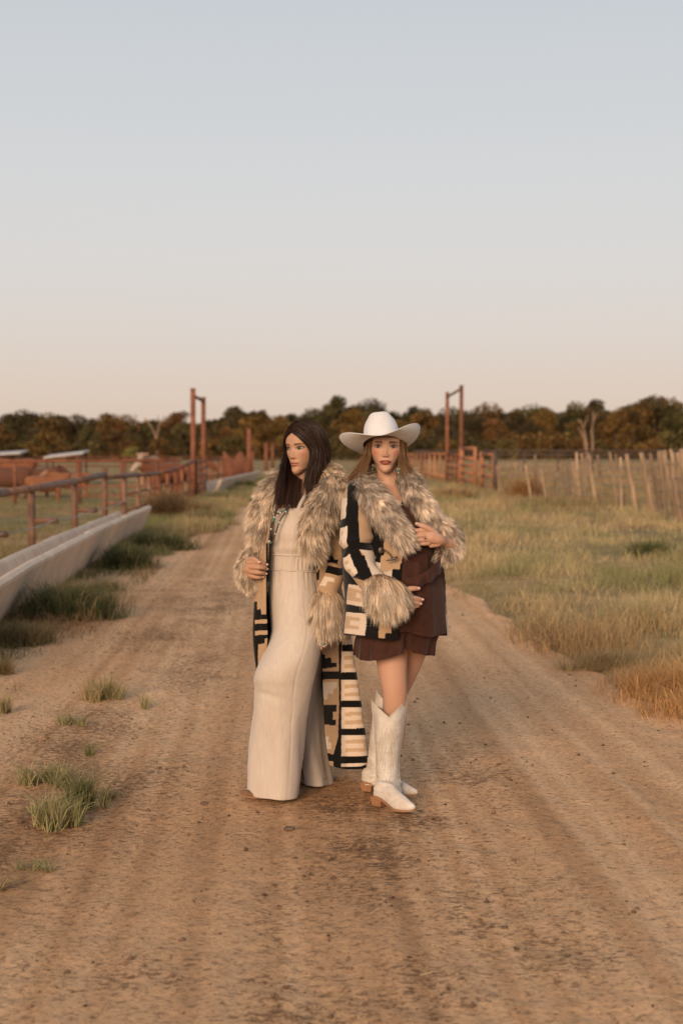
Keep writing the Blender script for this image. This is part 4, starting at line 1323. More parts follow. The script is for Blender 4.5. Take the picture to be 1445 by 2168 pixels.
def fur(Sf, N, L, flow, seed=0, lift=0.6, width=0.0022, tones=None, clump=0.22, grav=0.15, mask=None, dark=0.35, uv_noise=2.0):
    """a pelt of strands on a surface grid Sf (nv,nu,3); flow (nv,nu,3) or (3,) the lie of the fur in space"""
    r = np.random.default_rng(seed)
    nv, nu = Sf.shape[:2]
    nn = gnorm(Sf)
    a = np.linalg.norm(np.cross(np.gradient(Sf, axis=1), np.gradient(Sf, axis=0)), axis=-1)
    if mask is not None:
        a = a * mask
    pr = a.ravel() / a.sum()

    def samp(n):
        c_ = r.choice(nv * nu, n, p=pr)
        v = np.clip(c_ // nu + r.random(n) - .5, 0, nv - 1.001); u = np.clip(c_ % nu + r.random(n) - .5, 0, nu - 1.001)
        i, j = v.astype(int), u.astype(int)
        fv, fu = (v - i)[:, None], (u - j)[:, None]

        def bl(A):
            return A[i, j] * (1 - fv) * (1 - fu) + A[i + 1, j] * fv * (1 - fu) + A[i, j + 1] * (1 - fv) * fu + A[i + 1, j + 1] * fv * fu
        return bl
    bl = samp(N)
    p = bl(Sf); nrm = norm(bl(nn))
    fl = np.broadcast_to(np.asarray(flow, float), Sf.shape)
    d = norm(bl(fl))
    # clump seeds
    M = max(8, N // 34)
    bc = samp(M)
    pc = bc(Sf)
    idx = np.empty(N, int)
    for s in range(0, N, 4000):
        idx[s:s + 4000] = np.argmin(((p[s:s + 4000, None] - pc[None]) ** 2).sum(-1), 1)
    cd = norm(r.normal(0, 1, (M, 3)))
    cl = 0.75 + 0.5 * r.random(M)
    dd = norm(d + nrm * lift * (0.6 + 0.8 * r.random((N, 1))) + 0.22 * cd[idx] + 0.15 * r.normal(0, 1, (N, 3)))
    Ls = (L * cl[idx] * (0.5 + 0.85 * r.random(N)))[:, None]
    K = 4
    t = np.linspace(0, 1, K)
    cdir = norm(bc(fl)) + norm(bc(nn)) * lift * 0.8 + 0.22 * cd
    tipc = (pc + norm(cdir) * (L * cl)[:, None])[idx]
    Pt = np.empty((N, K, 3))
    for i, q in enumerate(t):
        x = p + dd * Ls * q - nrm * Ls * (0.28 * lift) * q * q + np.array([0, 0, -1.0]) * Ls * grav * q * q
        Pt[:, i] = x + (tipc - (p + dd * Ls)) * clump * q ** 2
    Pt[:, 0] -= nrm * 0.002
    side = norm(np.cross(dd, nrm + 0.55 * r.normal(0, 1, (N, 3))))
    tones = tones
    c0, c1, c2 = (np.array(q) for q in tones)
    lowf = fbm(p[:, 0] * 26, p[:, 1] * 26, p[:, 2] * 26, 2, seed)[:, None]
    k1 = (1 + 0.5 * lowf) * (0.72 + 0.5 * r.random(M))[idx][:, None] * (0.8 + 0.4 * r.random((N, 1)))
    dk = np.clip((r.random(M) < dark)[idx][:, None] * (0.35 + 0.5 * r.random((N, 1))) + 0.3 * (r.random((N, 1)) < 0.12), 0, 0.9)
    pal = (r.random(M) < 0.25)[idx][:, None]
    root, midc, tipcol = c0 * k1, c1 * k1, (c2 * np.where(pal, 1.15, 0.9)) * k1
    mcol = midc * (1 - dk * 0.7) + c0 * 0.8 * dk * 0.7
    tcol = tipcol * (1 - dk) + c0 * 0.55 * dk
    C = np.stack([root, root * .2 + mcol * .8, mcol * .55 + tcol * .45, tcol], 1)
    W = width * (0.6 + 0.8 * r.random(N))
    return ribbons(Pt, W, side, C)


def hair(guides, N, seed, width=0.0016, jit=0.004, tones=((0.022, 0.011, 0.007), (0.06, 0.03, 0.017)), K=11, gtone=None, fly=0.05, wave=0.9, curl=0.010):
    """guides (G,M,3): neighbouring locks; strands run between them"""
    r = np.random.default_rng(seed)
    Gd = np.stack([crsp(g, K) for g in guides])
    G_ = len(Gd)
    g = r.random(N) * (G_ - 1)
    dense = crsp(Gd, (G_ - 1) * 12 + 1)
    Pt = dense[np.minimum((g * 12).astype(int), len(dense) - 1)].copy()
    M = 60
    ci = (g / (G_ - 1) * (M - 1)).astype(int)
    off = r.normal(0, 1, (N, 1, 3)) * jit * 0.9 + (r.normal(0, 1, (M, 1, 3)) * jit)[ci]
    t = np.linspace(0, 1, K)[None, :, None]
    wob = np.sin(t * (5 + 3 * r.random((M, 1, 1)))[ci] + (6.28 * r.random((M, 1, 1)))[ci]) * (r.normal(0, 1, (M, 1, 3)) * jit * wave)[ci]
    Pt = Pt + off * (0.35 + 0.65 * np.sqrt(t)) + wob * t ** 1.5
    gw = (g / (G_ - 1))[:, None]
    tq = np.linspace(0, 1, K)[None]
    Pt[:, :, 0] += curl * (np.sin(7.5 * tq + 5 * gw) * sst(.35, 1, tq)) 
    Pt[:, :, 1] += 0.6 * curl * (np.cos(7.5 * tq + 4 * gw) * sst(.35, 1, tq))
    lim = 1 - 0.10 * (0.5 + 0.5 * vn(gw[:, 0] * 5, 0.3, 0, seed)) - 0.30 * r.random(N) ** 2.2 - 0.10 * (r.random(M) ** 2)[ci]
    # shorten some strands so that the ends are uneven
    tt = np.linspace(0, 1, K)[None] * lim[:, None] * (K - 1)
    i = np.minimum(tt.astype(int), K - 2); f = (tt - i)[..., None]
    ar = np.arange(N)[:, None]
    Pt = Pt[ar, i] * (1 - f) + Pt[ar, i + 1] * f
    fl = (r.random(N) < fly)[:, None, None]
    Pt = Pt + fl * r.normal(0, 1, (N, 1, 3)) * 0.016 * t ** 2
    T = norm(np.gradient(Pt, axis=1))
    side = norm(np.cross(T, np.array([0, -1.0, 0]) + 0.6 * r.normal(0, 1, (N, 1, 3))))
    c0, c1 = (np.array(q) for q in tones)
    k = (r.random(M)[ci] * 0.65 + 0.35 * r.random(N))[:, None, None]
    C = c0 * (1 - k) + c1 * k
    if gtone is not None:
        C = C * gtone(np.linspace(0, 1, K))[None]
    C = np.broadcast_to(C, Pt.shape)
    return ribbons(Pt, width * (0.6 + .8 * r.random(N)), side, C), dense


# ---------------------------------------------------------------- heads (millimetres, +Y the face, +X the person's right)
ZW = ([-116, -113, -108, -101, -92, -80, -66, -50, -34, -16, 4, 24, 45, 64, 80, 92, 101, 107, 110], [5, 11, 17.5, 23.5, 31, 40.5, 49.5, 57.5, 64, 67.5, 69, 71, 72.5, 70, 63, 52, 38, 21, 3])
ZF = ([-116, -113, -108, -101, -92, -80, -66, -50, -34, -16, 4, 24, 45, 64, 80, 92, 101, 107, 110], [66, 75, 80.5, 83.5, 84.5, 82, 82.5, 84, 85.5, 86.5, 87, 92, 92, 86, 74, 58, 41, 21, 2])
ZB = ([-116, -113, -108, -101, -92, -80, -66, -50, -34, -16, 4, 24, 45, 64, 80, 92, 101, 107, 110], [58, 48, 36, 22, 6, -14, -34, -58, -76, -90, -98, -102, -101, -94, -82, -66, -47, -25, -4])
PW = 0.86


def gs(x, z, cx, cz, sx, sz):
    return np.exp(-((x - cx) / sx) ** 2 - ((z - cz) / sz) ** 2)


def face_add(x, z, o):
    """relief of the features over the base of the face"""
    ax = np.abs(x)
    z = np.where(z < 0, z / 1.08, z)
    y = 0
    # brow ridge and eye sockets
    y = y - o['eye_d'] * gs(ax, z, o['eye_x'] - 1, 1, 15, 9.5) + 1.6 * gs(ax, z, 28, 19, 17, 7.5)
    y = y + 5.0 * gs(ax, z, o['eye_x'], -0.5, 11.5, 7.0)
    # lid folds
    y = y - 1.3 * gs(ax, z, o['eye_x'], 7.8, 13, 1.8) - 0.9 * gs(ax, z, o['eye_x'] - 1, -8.5, 12, 2.2)
    # nose: ridge, ball, wings
    r_ = np.interp(z, [-47, -43, -40, -34, -29, -18, -6, 4, 12, 20, 30], [0, 2.5, 12.0, 17.5, 17.5, 11.5, 6.2, 3.4, 2.2, 1.2, 0])
    wdt = np.interp(z, [-45, -38, -30, -18, 0, 12, 25], [8.0, 8.6, 8.8, 7.8, 7.6, 9.5, 14])
    y = y + r_ * np.exp(-np.abs(x / wdt) ** 1.9)
    y = y + 6.2 * gs(ax, z, 10.0, -36.5, 4.8, 5.0)
    y = y - 5.0 * gs(ax, z, 6.2, -43.0, 3.2, 2.0)
    # philtrum, lips, chin
    y = y + 4.2 * gs(x, z, 0, -58, 24, 13)
    y = y - 1.0 * gs(x, z, 0, -50, 2.6, 5)
    lw = o['lip_w']
    y = y + o['lip'] * (3.4 * np.exp(-((z + 58.5 - 1.6 * gs(x, 0, 0, 0, 4, 1)) / 3.4) ** 2) + 4.4 * np.exp(-((z + 68.0) / 4.0) ** 2)) * np.exp(-np.abs(x / (lw * 0.86)) ** 3.2)
    y = y - (2.9 + o['open'] * 2.4) * np.exp(-((z + 62.8 + (-0.0022) * x * x) / (1.15 + o['open'] * 0.9)) ** 2) * np.exp(-np.abs(x / (lw * 1.02)) ** 4)
    y = y - 1.6 * gs(ax, z, lw + 2, -62.5, 3.5, 4)
    y = y - 3.0 * gs(x, z, 0, -77.5, 17, 4.5) + 3.6 * gs(x, z, 0, -95, 13, 10)
    # cheekbones, hollows
    y = y + 3.4 * gs(ax, z, 45, -19, 15, 13) - 2.2 * gs(ax, z, 42, -50, 13, 14)
    y = y - 2.0 * gs(ax, z, 20, -44, 5, 12)
    return y


def base_front(x, z):
    w = smi(z, *ZW); f = smi(z, *ZF)
    q = np.clip(np.abs(x) / w, 0, 0.999)
    return f * (1 - q ** (1 / PW * 1.05 + 1.0)) ** 0.52


def build_head(o):
    zt = np.concatenate([np.linspace(-115.5, 86, 176), 86 + 23.6 * np.sin(np.linspace(0, np.pi / 2, 26))[1:]])
    nt = 232
    t = np.linspace(-np.pi, np.pi, nt, endpoint=False)
    a = t - 0.62 * np.sin(t)
    w, f, bk = smi(zt, *ZW), smi(zt, *ZF), smi(zt, *ZB)
    X = w[:, None] * np.sign(np.sin(a)) * np.abs(np.sin(a)) ** PW
    Z = np.repeat(zt[:, None], nt, 1)
    fr = np.cos(a) > 0
    mid = np.minimum(0.0 * f, (f + bk) / 2 - 1)
    mid = np.where(bk > -5, np.maximum((f + bk) / 2, -5), 0.0)
    mid = np.where(bk > -20, np.interp(bk, [-20, 10], [0, 1]) * (f + bk) / 2, 0.0)
    Yb = bk[:, None] + (mid - bk)[:, None] * (1 - np.abs(np.cos(a))[None] ** PW)
    Yf = base_front(X, Z)
    Yf = mid[:, None] + Yf * (1 - mid / np.maximum(f, 1))[:, None]
    Y = np.where(fr[None], Yf, Yb)
    k = np.where(fr, np.cos(a) ** 0.5 if False else np.clip(np.cos(a) * 3.5, 0, 1), 0)[None]
    Y = Y + face_add(X, Z, o) * k
    V = np.stack([X, Y, Z], -1)
    C = face_colour(X, Z, o, k)
    Vf = np.concatenate([V.reshape(-1, 3), [[0, V[0, :, 1].mean(), -115.5], [0, V[-1, :, 1].mean(), 109.6]]])
    nv = len(zt); i = np.arange(nt); j = (i + 1) % nt
    Fs = [gridF(nt, nv, True)[:, ::-1], np.stack([i, j, np.full(nt, nv * nt)], -1), np.stack([(nv - 1) * nt + j, (nv - 1) * nt + i, np.full(nt, nv * nt + 1)], -1)]
    Cf = np.concatenate([C.reshape(-1, 3), C[0, :1], C[-1, :1]])
    return Vf, Fs, Cf


def mixa(C, m, c):
    m = np.clip(m, 0, 1)[..., None]
    return C * (1 - m) + np.asarray(c, float) * m


def face_colour(x, z, o, k):
    ax = np.abs(x)
    z = np.where(z < 0, z / 1.08, z)
    C = np.repeat(np.asarray(o['skin'], float)[None], x.size, 0).reshape(x.shape + (3,))
    C = C * (1 + 0.05 * fbm(x * 0.09, z * 0.09, 2.2, 3, 3))[..., None]
    k = np.broadcast_to(k, x.shape)
    C = mixa(C, o['blush'] * gs(ax, z, 43, -24, 15, 13) * k, o['blush_c'])
    C = mixa(C, 0.35 * o['blush'] * gs(x, z, 0, -33, 9, 8) * k, o['blush_c'])
    # make-up round the eyes
    e = o['eye_x']
    C = mixa(C, o['shadow'] * gs(ax, z, e + 3, 5.5, 16, 6.5) * k, o['shadow_c'])
    # brows
    bx = ax - 15
    bz = 17.5 + 0.20 * bx - 0.0052 * np.clip(bx, 0, 40) ** 2 + o.get('brow_up', 0)
    th = np.interp(ax, [13, 18, 34, 46, 53], [3.6, 4.1, 3.4, 2.0, 0.8]) * o['brow_w']
    br = sst(1.4, 0.5, np.abs(z - bz) / th) * sst(11, 16, ax) * sst(53, 49, ax)
    C = mixa(C, 0.9 * br * k * (0.85 + 0.3 * vn(x * 0.9, z * 0.5, 0, 8)), o['brow_c'])
    # lashes: a dark rim along both lids
    u = (ax - e) / 14.8
    uo = np.clip(1 - np.abs(u) ** 2.1, 0, 1) ** 0.8
    tilt = 1.6 * u
    up = o['eye_h'] * uo + tilt; lo = -0.72 * o['eye_h'] * uo + tilt
    inr = (np.abs(u) < 1.12)
    C = mixa(C, sst(3.6, 1.4, np.abs(z - up - 1.6)) * inr * k * 0.98, (0.012, 0.008, 0.007))
    C = mixa(C, sst(2.4, 0.9, np.abs(z - lo + 0.7)) * inr * k * 0.85 * sst(-1.0, -0.2, u), (0.03, 0.017, 0.012))
    wing = sst(1.8, 0.5, np.abs(z - (3.2 + 5 * (u - 1.0)))) * (u > 0.85) * (u < 1.4)
    C = mixa(C, wing * k * 0.85, (0.02, 0.012, 0.01))
    # nostrils
    C = mixa(C, 0.85 * gs(ax, z, 6.3, -42.8, 3.3, 1.8) * k, (0.05, 0.018, 0.012))
    # lips
    lw = o['lip_w']
    q = np.clip(1 - (np.abs(x) / lw) ** 2.0, 0, 1)
    upz = -62.8 - (-0.0022) * x * x + q ** 0.75 * 9.4 - 2.0 * gs(x, 0, 0, 0, 3.4, 1) * 1.0
    loz = -62.8 - (-0.0022) * x * x - q ** 0.65 * 11.8
    m = sst(-0.7, 0.5, upz - z) * sst(-0.7, 0.5, z - loz) * (q > 0)
    C = mixa(C, m * k * 0.95, o['lip_c'])
    ml = np.exp(-((z + 62.8 + (-0.0022) * x * x) / (0.9 + o['open'] * 0.8)) ** 2) * (np.abs(x) < lw)
    C = mixa(C, ml * k * 0.8, np.asarray(o['lip_c']) * 0.25)
    if o['open'] > 0:
        te = sst(1.5, 0.7, np.abs(z + 61.8)) * sst(11, 7, np.abs(x))
        C = mixa(C, te * k * 0.75, (0.62, 0.55, 0.48))
    return C


def build_eye(o, side, gaze=0.0):
    """the visible almond of an eye, resting in its lids"""
    e = o['eye_x']
    nu, nv = 41, 21
    u = np.linspace(-1, 1, nu)[None] * np.ones((nv, 1)); v = np.linspace(0, 1, nv)[:, None] * np.ones((1, nu))
    uo = np.clip(1 - np.abs(u) ** 2.1, 0, 1) ** 0.8
    tilt = 1.6 * u
    up = o['eye_h'] * uo + tilt; lo = -0.72 * o['eye_h'] * uo + tilt
    ax = e + 14.8 * u
    z = lo + (up - lo) * v
    x = side * ax
    y = base_front(x, z) + face_add(x, z, o) + 0.7 + 1.0 * uo * np.sin(v * np.pi)
    V = np.stack([x, y, z], -1).reshape(-1, 3)
    ix = side * e + gaze
    d = np.hypot(x - ix, (z - 0.6) * 1.0)
    C = np.repeat(np.array([[0.33, 0.275, 0.24]]), x.size, 0).reshape(x.shape + (3,))
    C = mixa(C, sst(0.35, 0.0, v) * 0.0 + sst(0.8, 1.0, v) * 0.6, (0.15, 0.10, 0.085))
    C = mixa(C, sst(7.6, 6.8, d), np.asarray(o['iris']) * 0.25)
    C = mixa(C, sst(6.2, 5.2, d), o['iris'])
    C = mixa(C, sst(3.6, 2.9, d), (0.004, 0.004, 0.004))
    C = mixa(C, sst(0.9, 0.4, np.hypot(x - ix - 1.6, z - 3.2)), (0.95, 0.9, 0.85))  # catchlight painted into the eye colour
    Fq = gridF(nu, nv)
    if side < 0:
        Fq = Fq[:, ::-1]
    return V, Fq[:, ::-1], C.reshape(-1, 3)


def head_xf(V, centre, yaw, pitch, roll, sc):
    """yaw 180 deg looks at the camera; pitch > 0 lifts the chin; roll tilts"""
    M = Matrix.Rotation(yaw, 3, 'Z') @ Matrix.Rotation(roll, 3, 'Y') @ Matrix.Rotation(pitch, 3, 'X')
    return (V * (sc / 1000.0)) @ np.array(M).T + np.asarray(centre, float)


def hand_mesh(palm, fingers, Y0, voxel=0.0023):
    """palm: list of (x, y, dy, radius px) chains as lists; fingers the same; all fused into one surface"""
    mb = MB()
    for ch in palm + fingers:
        Q = crsp(np.array(ch, float), max(10, 5 * len(ch)))
        Pt = P(Q[:, 0], Q[:, 1], Y0 + Q[:, 2])
        mb.add(*tube(Pt, Q[:, 3] * Y0 / F_PX, 12, rnd=True))
    V, Fs, _ = mb.arrays()
    return remesh(V, Fs, voxel, 3, 0.5)


m_skin = m_attr('skin', 0.52, 0.32, bs=0.12, bscale=900, bd=0.0006, sss=0.12)
m_eye = m_attr('eye', 0.35, 0.15)
m_hair = m_attr('hair', 0.4, 0.16)
m_fur = m_attr('fur', 0.7, 0.2, trans=0.12)
m_knit = m_attr('knitted_coat', 0.95, 0.05, bs=0.5, bscale=420, sheen=0.15, var=0.10, bd=0.003)
m_lining = m_noise('coat_lining', (0.012, 0.010, 0.009), (0.02, 0.016, 0.014), 60, 0.9, 0.2)


def thick(Sf, t):
    """a sheet given thickness along its normal: closed slab (V, faces)"""
    nv, nu = Sf.shape[:2]
    nn = gnorm(Sf)
    V = np.concatenate([Sf.reshape(-1, 3), (Sf + nn * t).reshape(-1, 3)])
    k = nv * nu
    Fq = gridF(nu, nv)
    e = []
    for line in (np.arange(nu), np.arange(nu) + (nv - 1) * nu, np.arange(nv) * nu, np.arange(nv) * nu + nu - 1):
        e.append(np.stack([line[:-1], line[1:], line[1:] + k, line[:-1] + k], -1))
    e[1] = e[1][:, ::-1]; e[2] = e[2][:, ::-1]
    return V, [Fq, Fq[:, ::-1] + k] + e


def lined(Sf, t, C, lining, step=6):
    """a fine outer cloth and a coarser lining inside it, meeting along every edge"""
    nv, nu = Sf.shape[:2]
    iv = np.unique(np.append(np.arange(0, nv, step), nv - 1)); iu = np.unique(np.append(np.arange(0, nu, step), nu - 1))
    In = (Sf + gnorm(Sf) * t)[np.ix_(iv, iu)]
    b_ = Sf[np.ix_(iv, iu)]
    for sl in (np.s_[0], np.s_[-1], np.s_[:, 0], np.s_[:, -1]):
        In[sl] = b_[sl]
    V = np.concatenate([Sf.reshape(-1, 3), In.reshape(-1, 3)])
    Cc = np.concatenate([C.reshape(-1, 3), np.broadcast_to(lining, (In.shape[0] * In.shape[1], 3))])
    return V, [gridF(nu, nv), gridF(len(iu), len(iv))[:, ::-1] + nu * nv], Cc
# ================================================================ the dark haired woman
YL = 6.40
foot = gnd(605, 1690)
wl_ = thing('person', foot, 'woman with long dark hair in a cream jumpsuit and a long patterned coat, looking aside', 'person', 'two women standing back to back on the road')

OL = dict(skin=(0.43, 0.238, 0.148), blush=0.35, blush_c=(0.42, 0.17, 0.095), shadow=0.6, shadow_c=(0.17, 0.075, 0.045), eye_x=31.0, eye_d=7.6, eye_h=5.0, lip_w=23.5, lip=1.0, open=0.0,
          lip_c=(0.36, 0.13, 0.09), brow_c=(0.02, 0.011, 0.008), brow_w=1.0, iris=(0.022, 0.011, 0.007), brow_up=0.0)
HCL = P(643.5, 949, YL)
XFL = lambda V: head_xf(np.asarray(V, float), HCL, math.radians(145), math.radians(-1), math.radians(2.5), 1.0)

mb = MB()
hv, hf, hc = build_head(OL)
HVL = XFL(hv)
mb.add(HVL, hf, hc)
# torso, neck, arms, legs fused
tb = MB()
Sf, *_ = rings([(1036, 622, 664, .035, .05), (1046, 600, 690, .03, .06), (1062, 584, 700, .02, .085), (1092, 578, 690, .0, .10), (1135, 575, 682, .0, .10), (1190, 574, 668, .0, .09), (1235, 572, 672, .0, .11), (1290, 576, 676, .0, .12)], YL, 40, 50)
tb.add(*closed(Sf))
for pth in ([(643, 985, .02, 24), (641, 1012, .015, 22), (640, 1050, .02, 26)],
            [(596, 1056, .02, 21), (560, 1100, .05, 17), (540, 1150, .03, 15), (530, 1200, -.10, 11)],
            [(690, 1058, .02, 21), (706, 1110, .03, 18), (706, 1175, .0, 15), (694, 1260, -.07, 12), (686, 1330, -.09, 11)],
            [(608, 1260, .0, 28), (602, 1350, -.05, 22), (569, 1440, -.11, 19), (578, 1540, -.06, 19), (582, 1668, -.05, 13)],
            [(650, 1260, .03, 30), (652, 1440, .12, 19), (660, 1550, .20, 16), (670, 1648, .235, 12)]):
    Q = crsp(np.array(pth, float), 24)
    tb.add(*tube(P(Q[:, 0], Q[:, 1], YL + Q[:, 2]), Q[:, 3] * YL / F_PX, 16, rnd=True))
V, Fs, _ = tb.arrays()
V, Fs = remesh(V, Fs, 0.009, 3)
mb.add(V, Fs, OL['skin'])
# right hand holding the coat edge; left hand hanging below the cuff
V, Fs = hand_mesh([[(522, 1203, -.11, 10), (528, 1204, -.14, 12)], [(526, 1194, -.14, 7), (528, 1214, -.14, 7), (532, 1222, -.13, 6)]],
                  [[(526, 1191, -.15, 5), (542, 1190, -.175, 4.8), (556, 1192, -.17, 4.5), (564, 1196, -.145, 3.9)],
                   [(527, 1200, -.155, 5), (545, 1201, -.185, 4.9), (558, 1202, -.175, 4.5), (564, 1205, -.145, 3.9)],
                   [(528, 1210, -.15, 4.9), (545, 1212, -.18, 4.7), (556, 1213, -.17, 4.3), (562, 1215, -.145, 3.7)],
                   [(530, 1219, -.145, 4.5), (542, 1222, -.165, 4.2), (551, 1222, -.16, 3.8), (556, 1222, -.14, 3.4)],
                   [(526, 1188, -.14, 5.4), (534, 1183, -.165, 5.0), (543, 1186, -.18, 4.6), (548, 1191, -.185, 4.2)]], YL)
mb.add(V, Fs, np.array(OL['skin']) * 1.0)
V, Fs = hand_mesh([[(686, 1316, -.09, 11), (684, 1336, -.10, 12)], [(674, 1338, -.105, 6.5), (690, 1340, -.10, 6.5)]],
                  [[(672, 1338, -.11, 5), (670, 1352, -.125, 4.5), (669.5, 1367, -.12, 3.6)],
                   [(680, 1342, -.11, 5), (680, 1356, -.125, 4.6), (679.5, 1372, -.115, 3.6)],
                   [(687, 1342, -.105, 4.9), (688, 1355, -.115, 4.4), (688, 1369, -.105, 3.5)],
                   [(693, 1340, -.09, 4.5), (696, 1351, -.10, 4.0), (697, 1362, -.09, 3.3)],
                   [(672, 1328, -.11, 5.4), (664, 1340, -.125, 4.8), (660.5, 1357, -.12, 3.9)]], YL)
mb.add(V, Fs, np.array(OL['skin']) * 0.97)
body = mb.obj('body', m_skin, wl_)
for s_ in (1, -1):
    V, Fq, C = build_eye(OL, s_, 1.5)
    mk('eye', XFL(V), Fq, m_eye, body, C)

# nails of the hand on the coat
m_nail = m_noise('nail_polish', (0.62, 0.40, 0.33), (0.66, 0.44, 0.36), 10, 0.25, 0, spec=0.6)
for (x, y, d_) in ((565, 1195, -.158), (565, 1204.5, -.158), (563, 1214.5, -.156), (556.5, 1221.5, -.152), (549, 1190, -.200)):
    V, Fq = ball(P(x, y, YL + d_), np.array([3.6, 3, 2.3]) * YL / F_PX, 10, 7)
    mk('fingernail', V, Fq, m_nail, body)

# ---- hair
def HL(x, y, z):
    return XFL(np.array([[x, y, z]], float))[0]


def guide(loc, pts, Y0, X_):
    return np.concatenate([np.array([X_(np.array([q], float))[0] for q in loc]), np.array([P(a, b_, Y0 + c) for a, b_, c in pts])])


gR = [guide([(2, 90, 78), (24, 88, 63), (48, 76, 42), (66, 60, 12), (74, 46, -24)], [(598, 990, -.08), (591, 1022, -.125), (583, 1055, -.15), (572, 1082, -.155)], YL, XFL),
      guide([(2, 66, 102), (36, 60, 94), (68, 44, 58), (82, 24, 12), (82, 15, -28)], [(597, 998, -.06), (590, 1030, -.11), (585, 1058, -.145), (578, 1088, -.15)], YL, XFL),
      guide([(2, 20, 121), (45, 15, 112), (78, 5, 66), (86, -5, 10), (84, -12, -32)], [(602, 1003, -.04), (594, 1036, -.10), (591, 1062, -.145), (586, 1094, -.15)], YL, XFL),
      guide([(2, -25, 122), (45, -32, 110), (76, -40, 66), (80, -48, 10), (72, -58, -40)], [(612, 1010, -.01), (607, 1040, -.08), (605, 1066, -.145), (606, 1090, -.15)], YL, XFL),
      guide([(2, -50, 114), (34, -70, 98), (56, -84, 55), (60, -90, 0), (52, -85, -50)], [(624, 1012, -.03), (622, 1040, -.095), (622, 1064, -.145), (622, 1082, -.15)], YL, XFL),
      guide([(0, -70, 104), (14, -100, 75), (22, -112, 30), (24, -112, -20), (24, -100, -60)], [(631, 1018, -.03), (631, 1044, -.095), (631, 1064, -.14), (634, 1079, -.15)], YL, XFL)]
gL = [guide([(-2, 90, 78), (-24, 88, 63), (-48, 77, 42), (-67, 60, 12), (-76, 46, -24)], [(654, 990, -.105), (647, 1012, -.105), (641, 1034, -.12), (638, 1066, -.14)], YL, XFL),
      guide([(-2, 66, 102), (-36, 62, 94), (-70, 46, 58), (-84, 26, 12), (-86, 18, -28)], [(664, 992, -.095), (659, 1016, -.085), (653, 1040, -.09), (646, 1062, -.11)], YL, XFL),
      guide([(-2, 20, 121), (-46, 16, 112), (-80, 6, 66), (-89, -4, 10), (-89, -10, -32)], [(676, 994, -.06), (670, 1018, -.04), (664, 1042, -.04), (656, 1064, -.05)], YL, XFL),
      guide([(-2, -25, 122), (-46, -30, 111), (-78, -40, 66), (-86, -48, 10), (-84, -54, -35)], [(687, 996, -.01), (682, 1020, .03), (675, 1044, .05), (668, 1064, .06)], YL, XFL),
      guide([(0, -50, 114), (-38, -68, 99), (-64, -82, 58), (-70, -90, 2), (-66, -92, -45)], [(691, 1002, .05), (686, 1026, .09), (678, 1050, .10), (670, 1070, .10)], YL, XFL),
      guide([(0, -70, 104), (-14, -100, 75), (-26, -112, 30), (-28, -114, -20), (-24, -108, -65)], [(668, 1018, .12), (662, 1040, .14), (655, 1060, .14), (650, 1075, .13)], YL, XFL)]
hb = MB()
for k, (gd, nst) in enumerate(((gR, 7500), (gL, 7500))):
    (V, Fs, C), dense = hair(gd, nst, 40 + k, width=0.0018, jit=0.0028, wave=1.6, tones=((0.008, 0.005, 0.004), (0.042, 0.022, 0.0135)),
                             gtone=lambda t: np.stack([1 + 0.9 * t ** 2, 1 + 0.75 * t ** 2, 1 + 0.65 * t ** 2], -1))
    hb.add(V, Fs, C)
    D = dense
    c_ = XFL(np.array([[0, -10, 20]], float))[0]
    inn = D.copy()
    tt = np.linspace(0, 1, D.shape[1])[None, :, None]
    toward = norm(c_ - D)
    inn = D + toward * 0.0035
    sm = np.stack([crsp(q, 40)[:33] for q in inn])
    hb.add(sm.reshape(-1, 3), gridF(33, len(sm)), (0.012, 0.0065, 0.0045))
hb.obj('hair', m_hair, wl_)

# ---- jumpsuit
m_linen, n, l, b = new_mat('linen', 0.9, 0.15)
c = rampn(n, l, nz(n, l, 90, 4, 0.7, stretch=(1, 1, 0.12)), [(0.3, (0.50, 0.42, 0.345)), (0.7, (0.57, 0.485, 0.405))])
c = mixc(n, l, 1.0, c, rampn(n, l, nz(n, l, 5, 3), [(0.3, (0.94, 0.93, 0.92)), (0.7, (1.03, 1.03, 1.03))]), 'MULTIPLY')
l.new(c, b.inputs['Base Color'])
b.inputs['Sheen Weight'].default_value = 0.15
bump(n, l, b, nz(n, l, 420, 3, 0.7, stretch=(1, 1, .35)), 0.35, 0.0015)
js = MB()


def disp(Sf, d):
    return Sf + gnorm(Sf) * d[..., None]


def cloth(Sf, sign=1):
    return Sf.reshape(-1, 3), gridF(Sf.shape[1], Sf.shape[0], True)


# bodice and waist
NU, NV = 220, 100
rowsB = [(1076, 590, 650, -.06, .075), (1084, 572, 676, -.02, .115), (1105, 568, 690, .0, .130), (1135, 567, 688, .0, .135), (1160, 567, 682, .0, .125), (1177, 567, 676, .0, .115), (1192, 567, 673, .0, .112), (1206, 566, 673, .0, .1135), (1214, 568, 671, .0, .111)]
Sf, px, py, a, R = rings(rowsB, YL, NU, NV)
A = a[None] * np.ones((NV, 1)); Yp = py
g1 = np.exp(-((Yp - 1192) / 26) ** 2)
rip = vn(A * 15, Yp * 0.012, 0, 3) + 0.5 * vn(A * 31, Yp * 0.02, 0, 4)
top_g = np.exp(-np.maximum(Yp - 1078, 0) / 22)
d = 0.0045 * rip * g1 + 0.004 * rip * top_g + 0.0028 * vn(A * 9, Yp * 0.008, 0, 7) * (1 - g1)
d += 0.006 * np.exp(-((Yp - 1160) / 9) ** 2)
d += 0.010 * np.exp(-((Yp - 1122) / 26) ** 2) * np.exp(-((np.cos(A - 1.2) - 1) / .3) ** 2)
Sb = disp(Sf, -np.abs(0) + d)
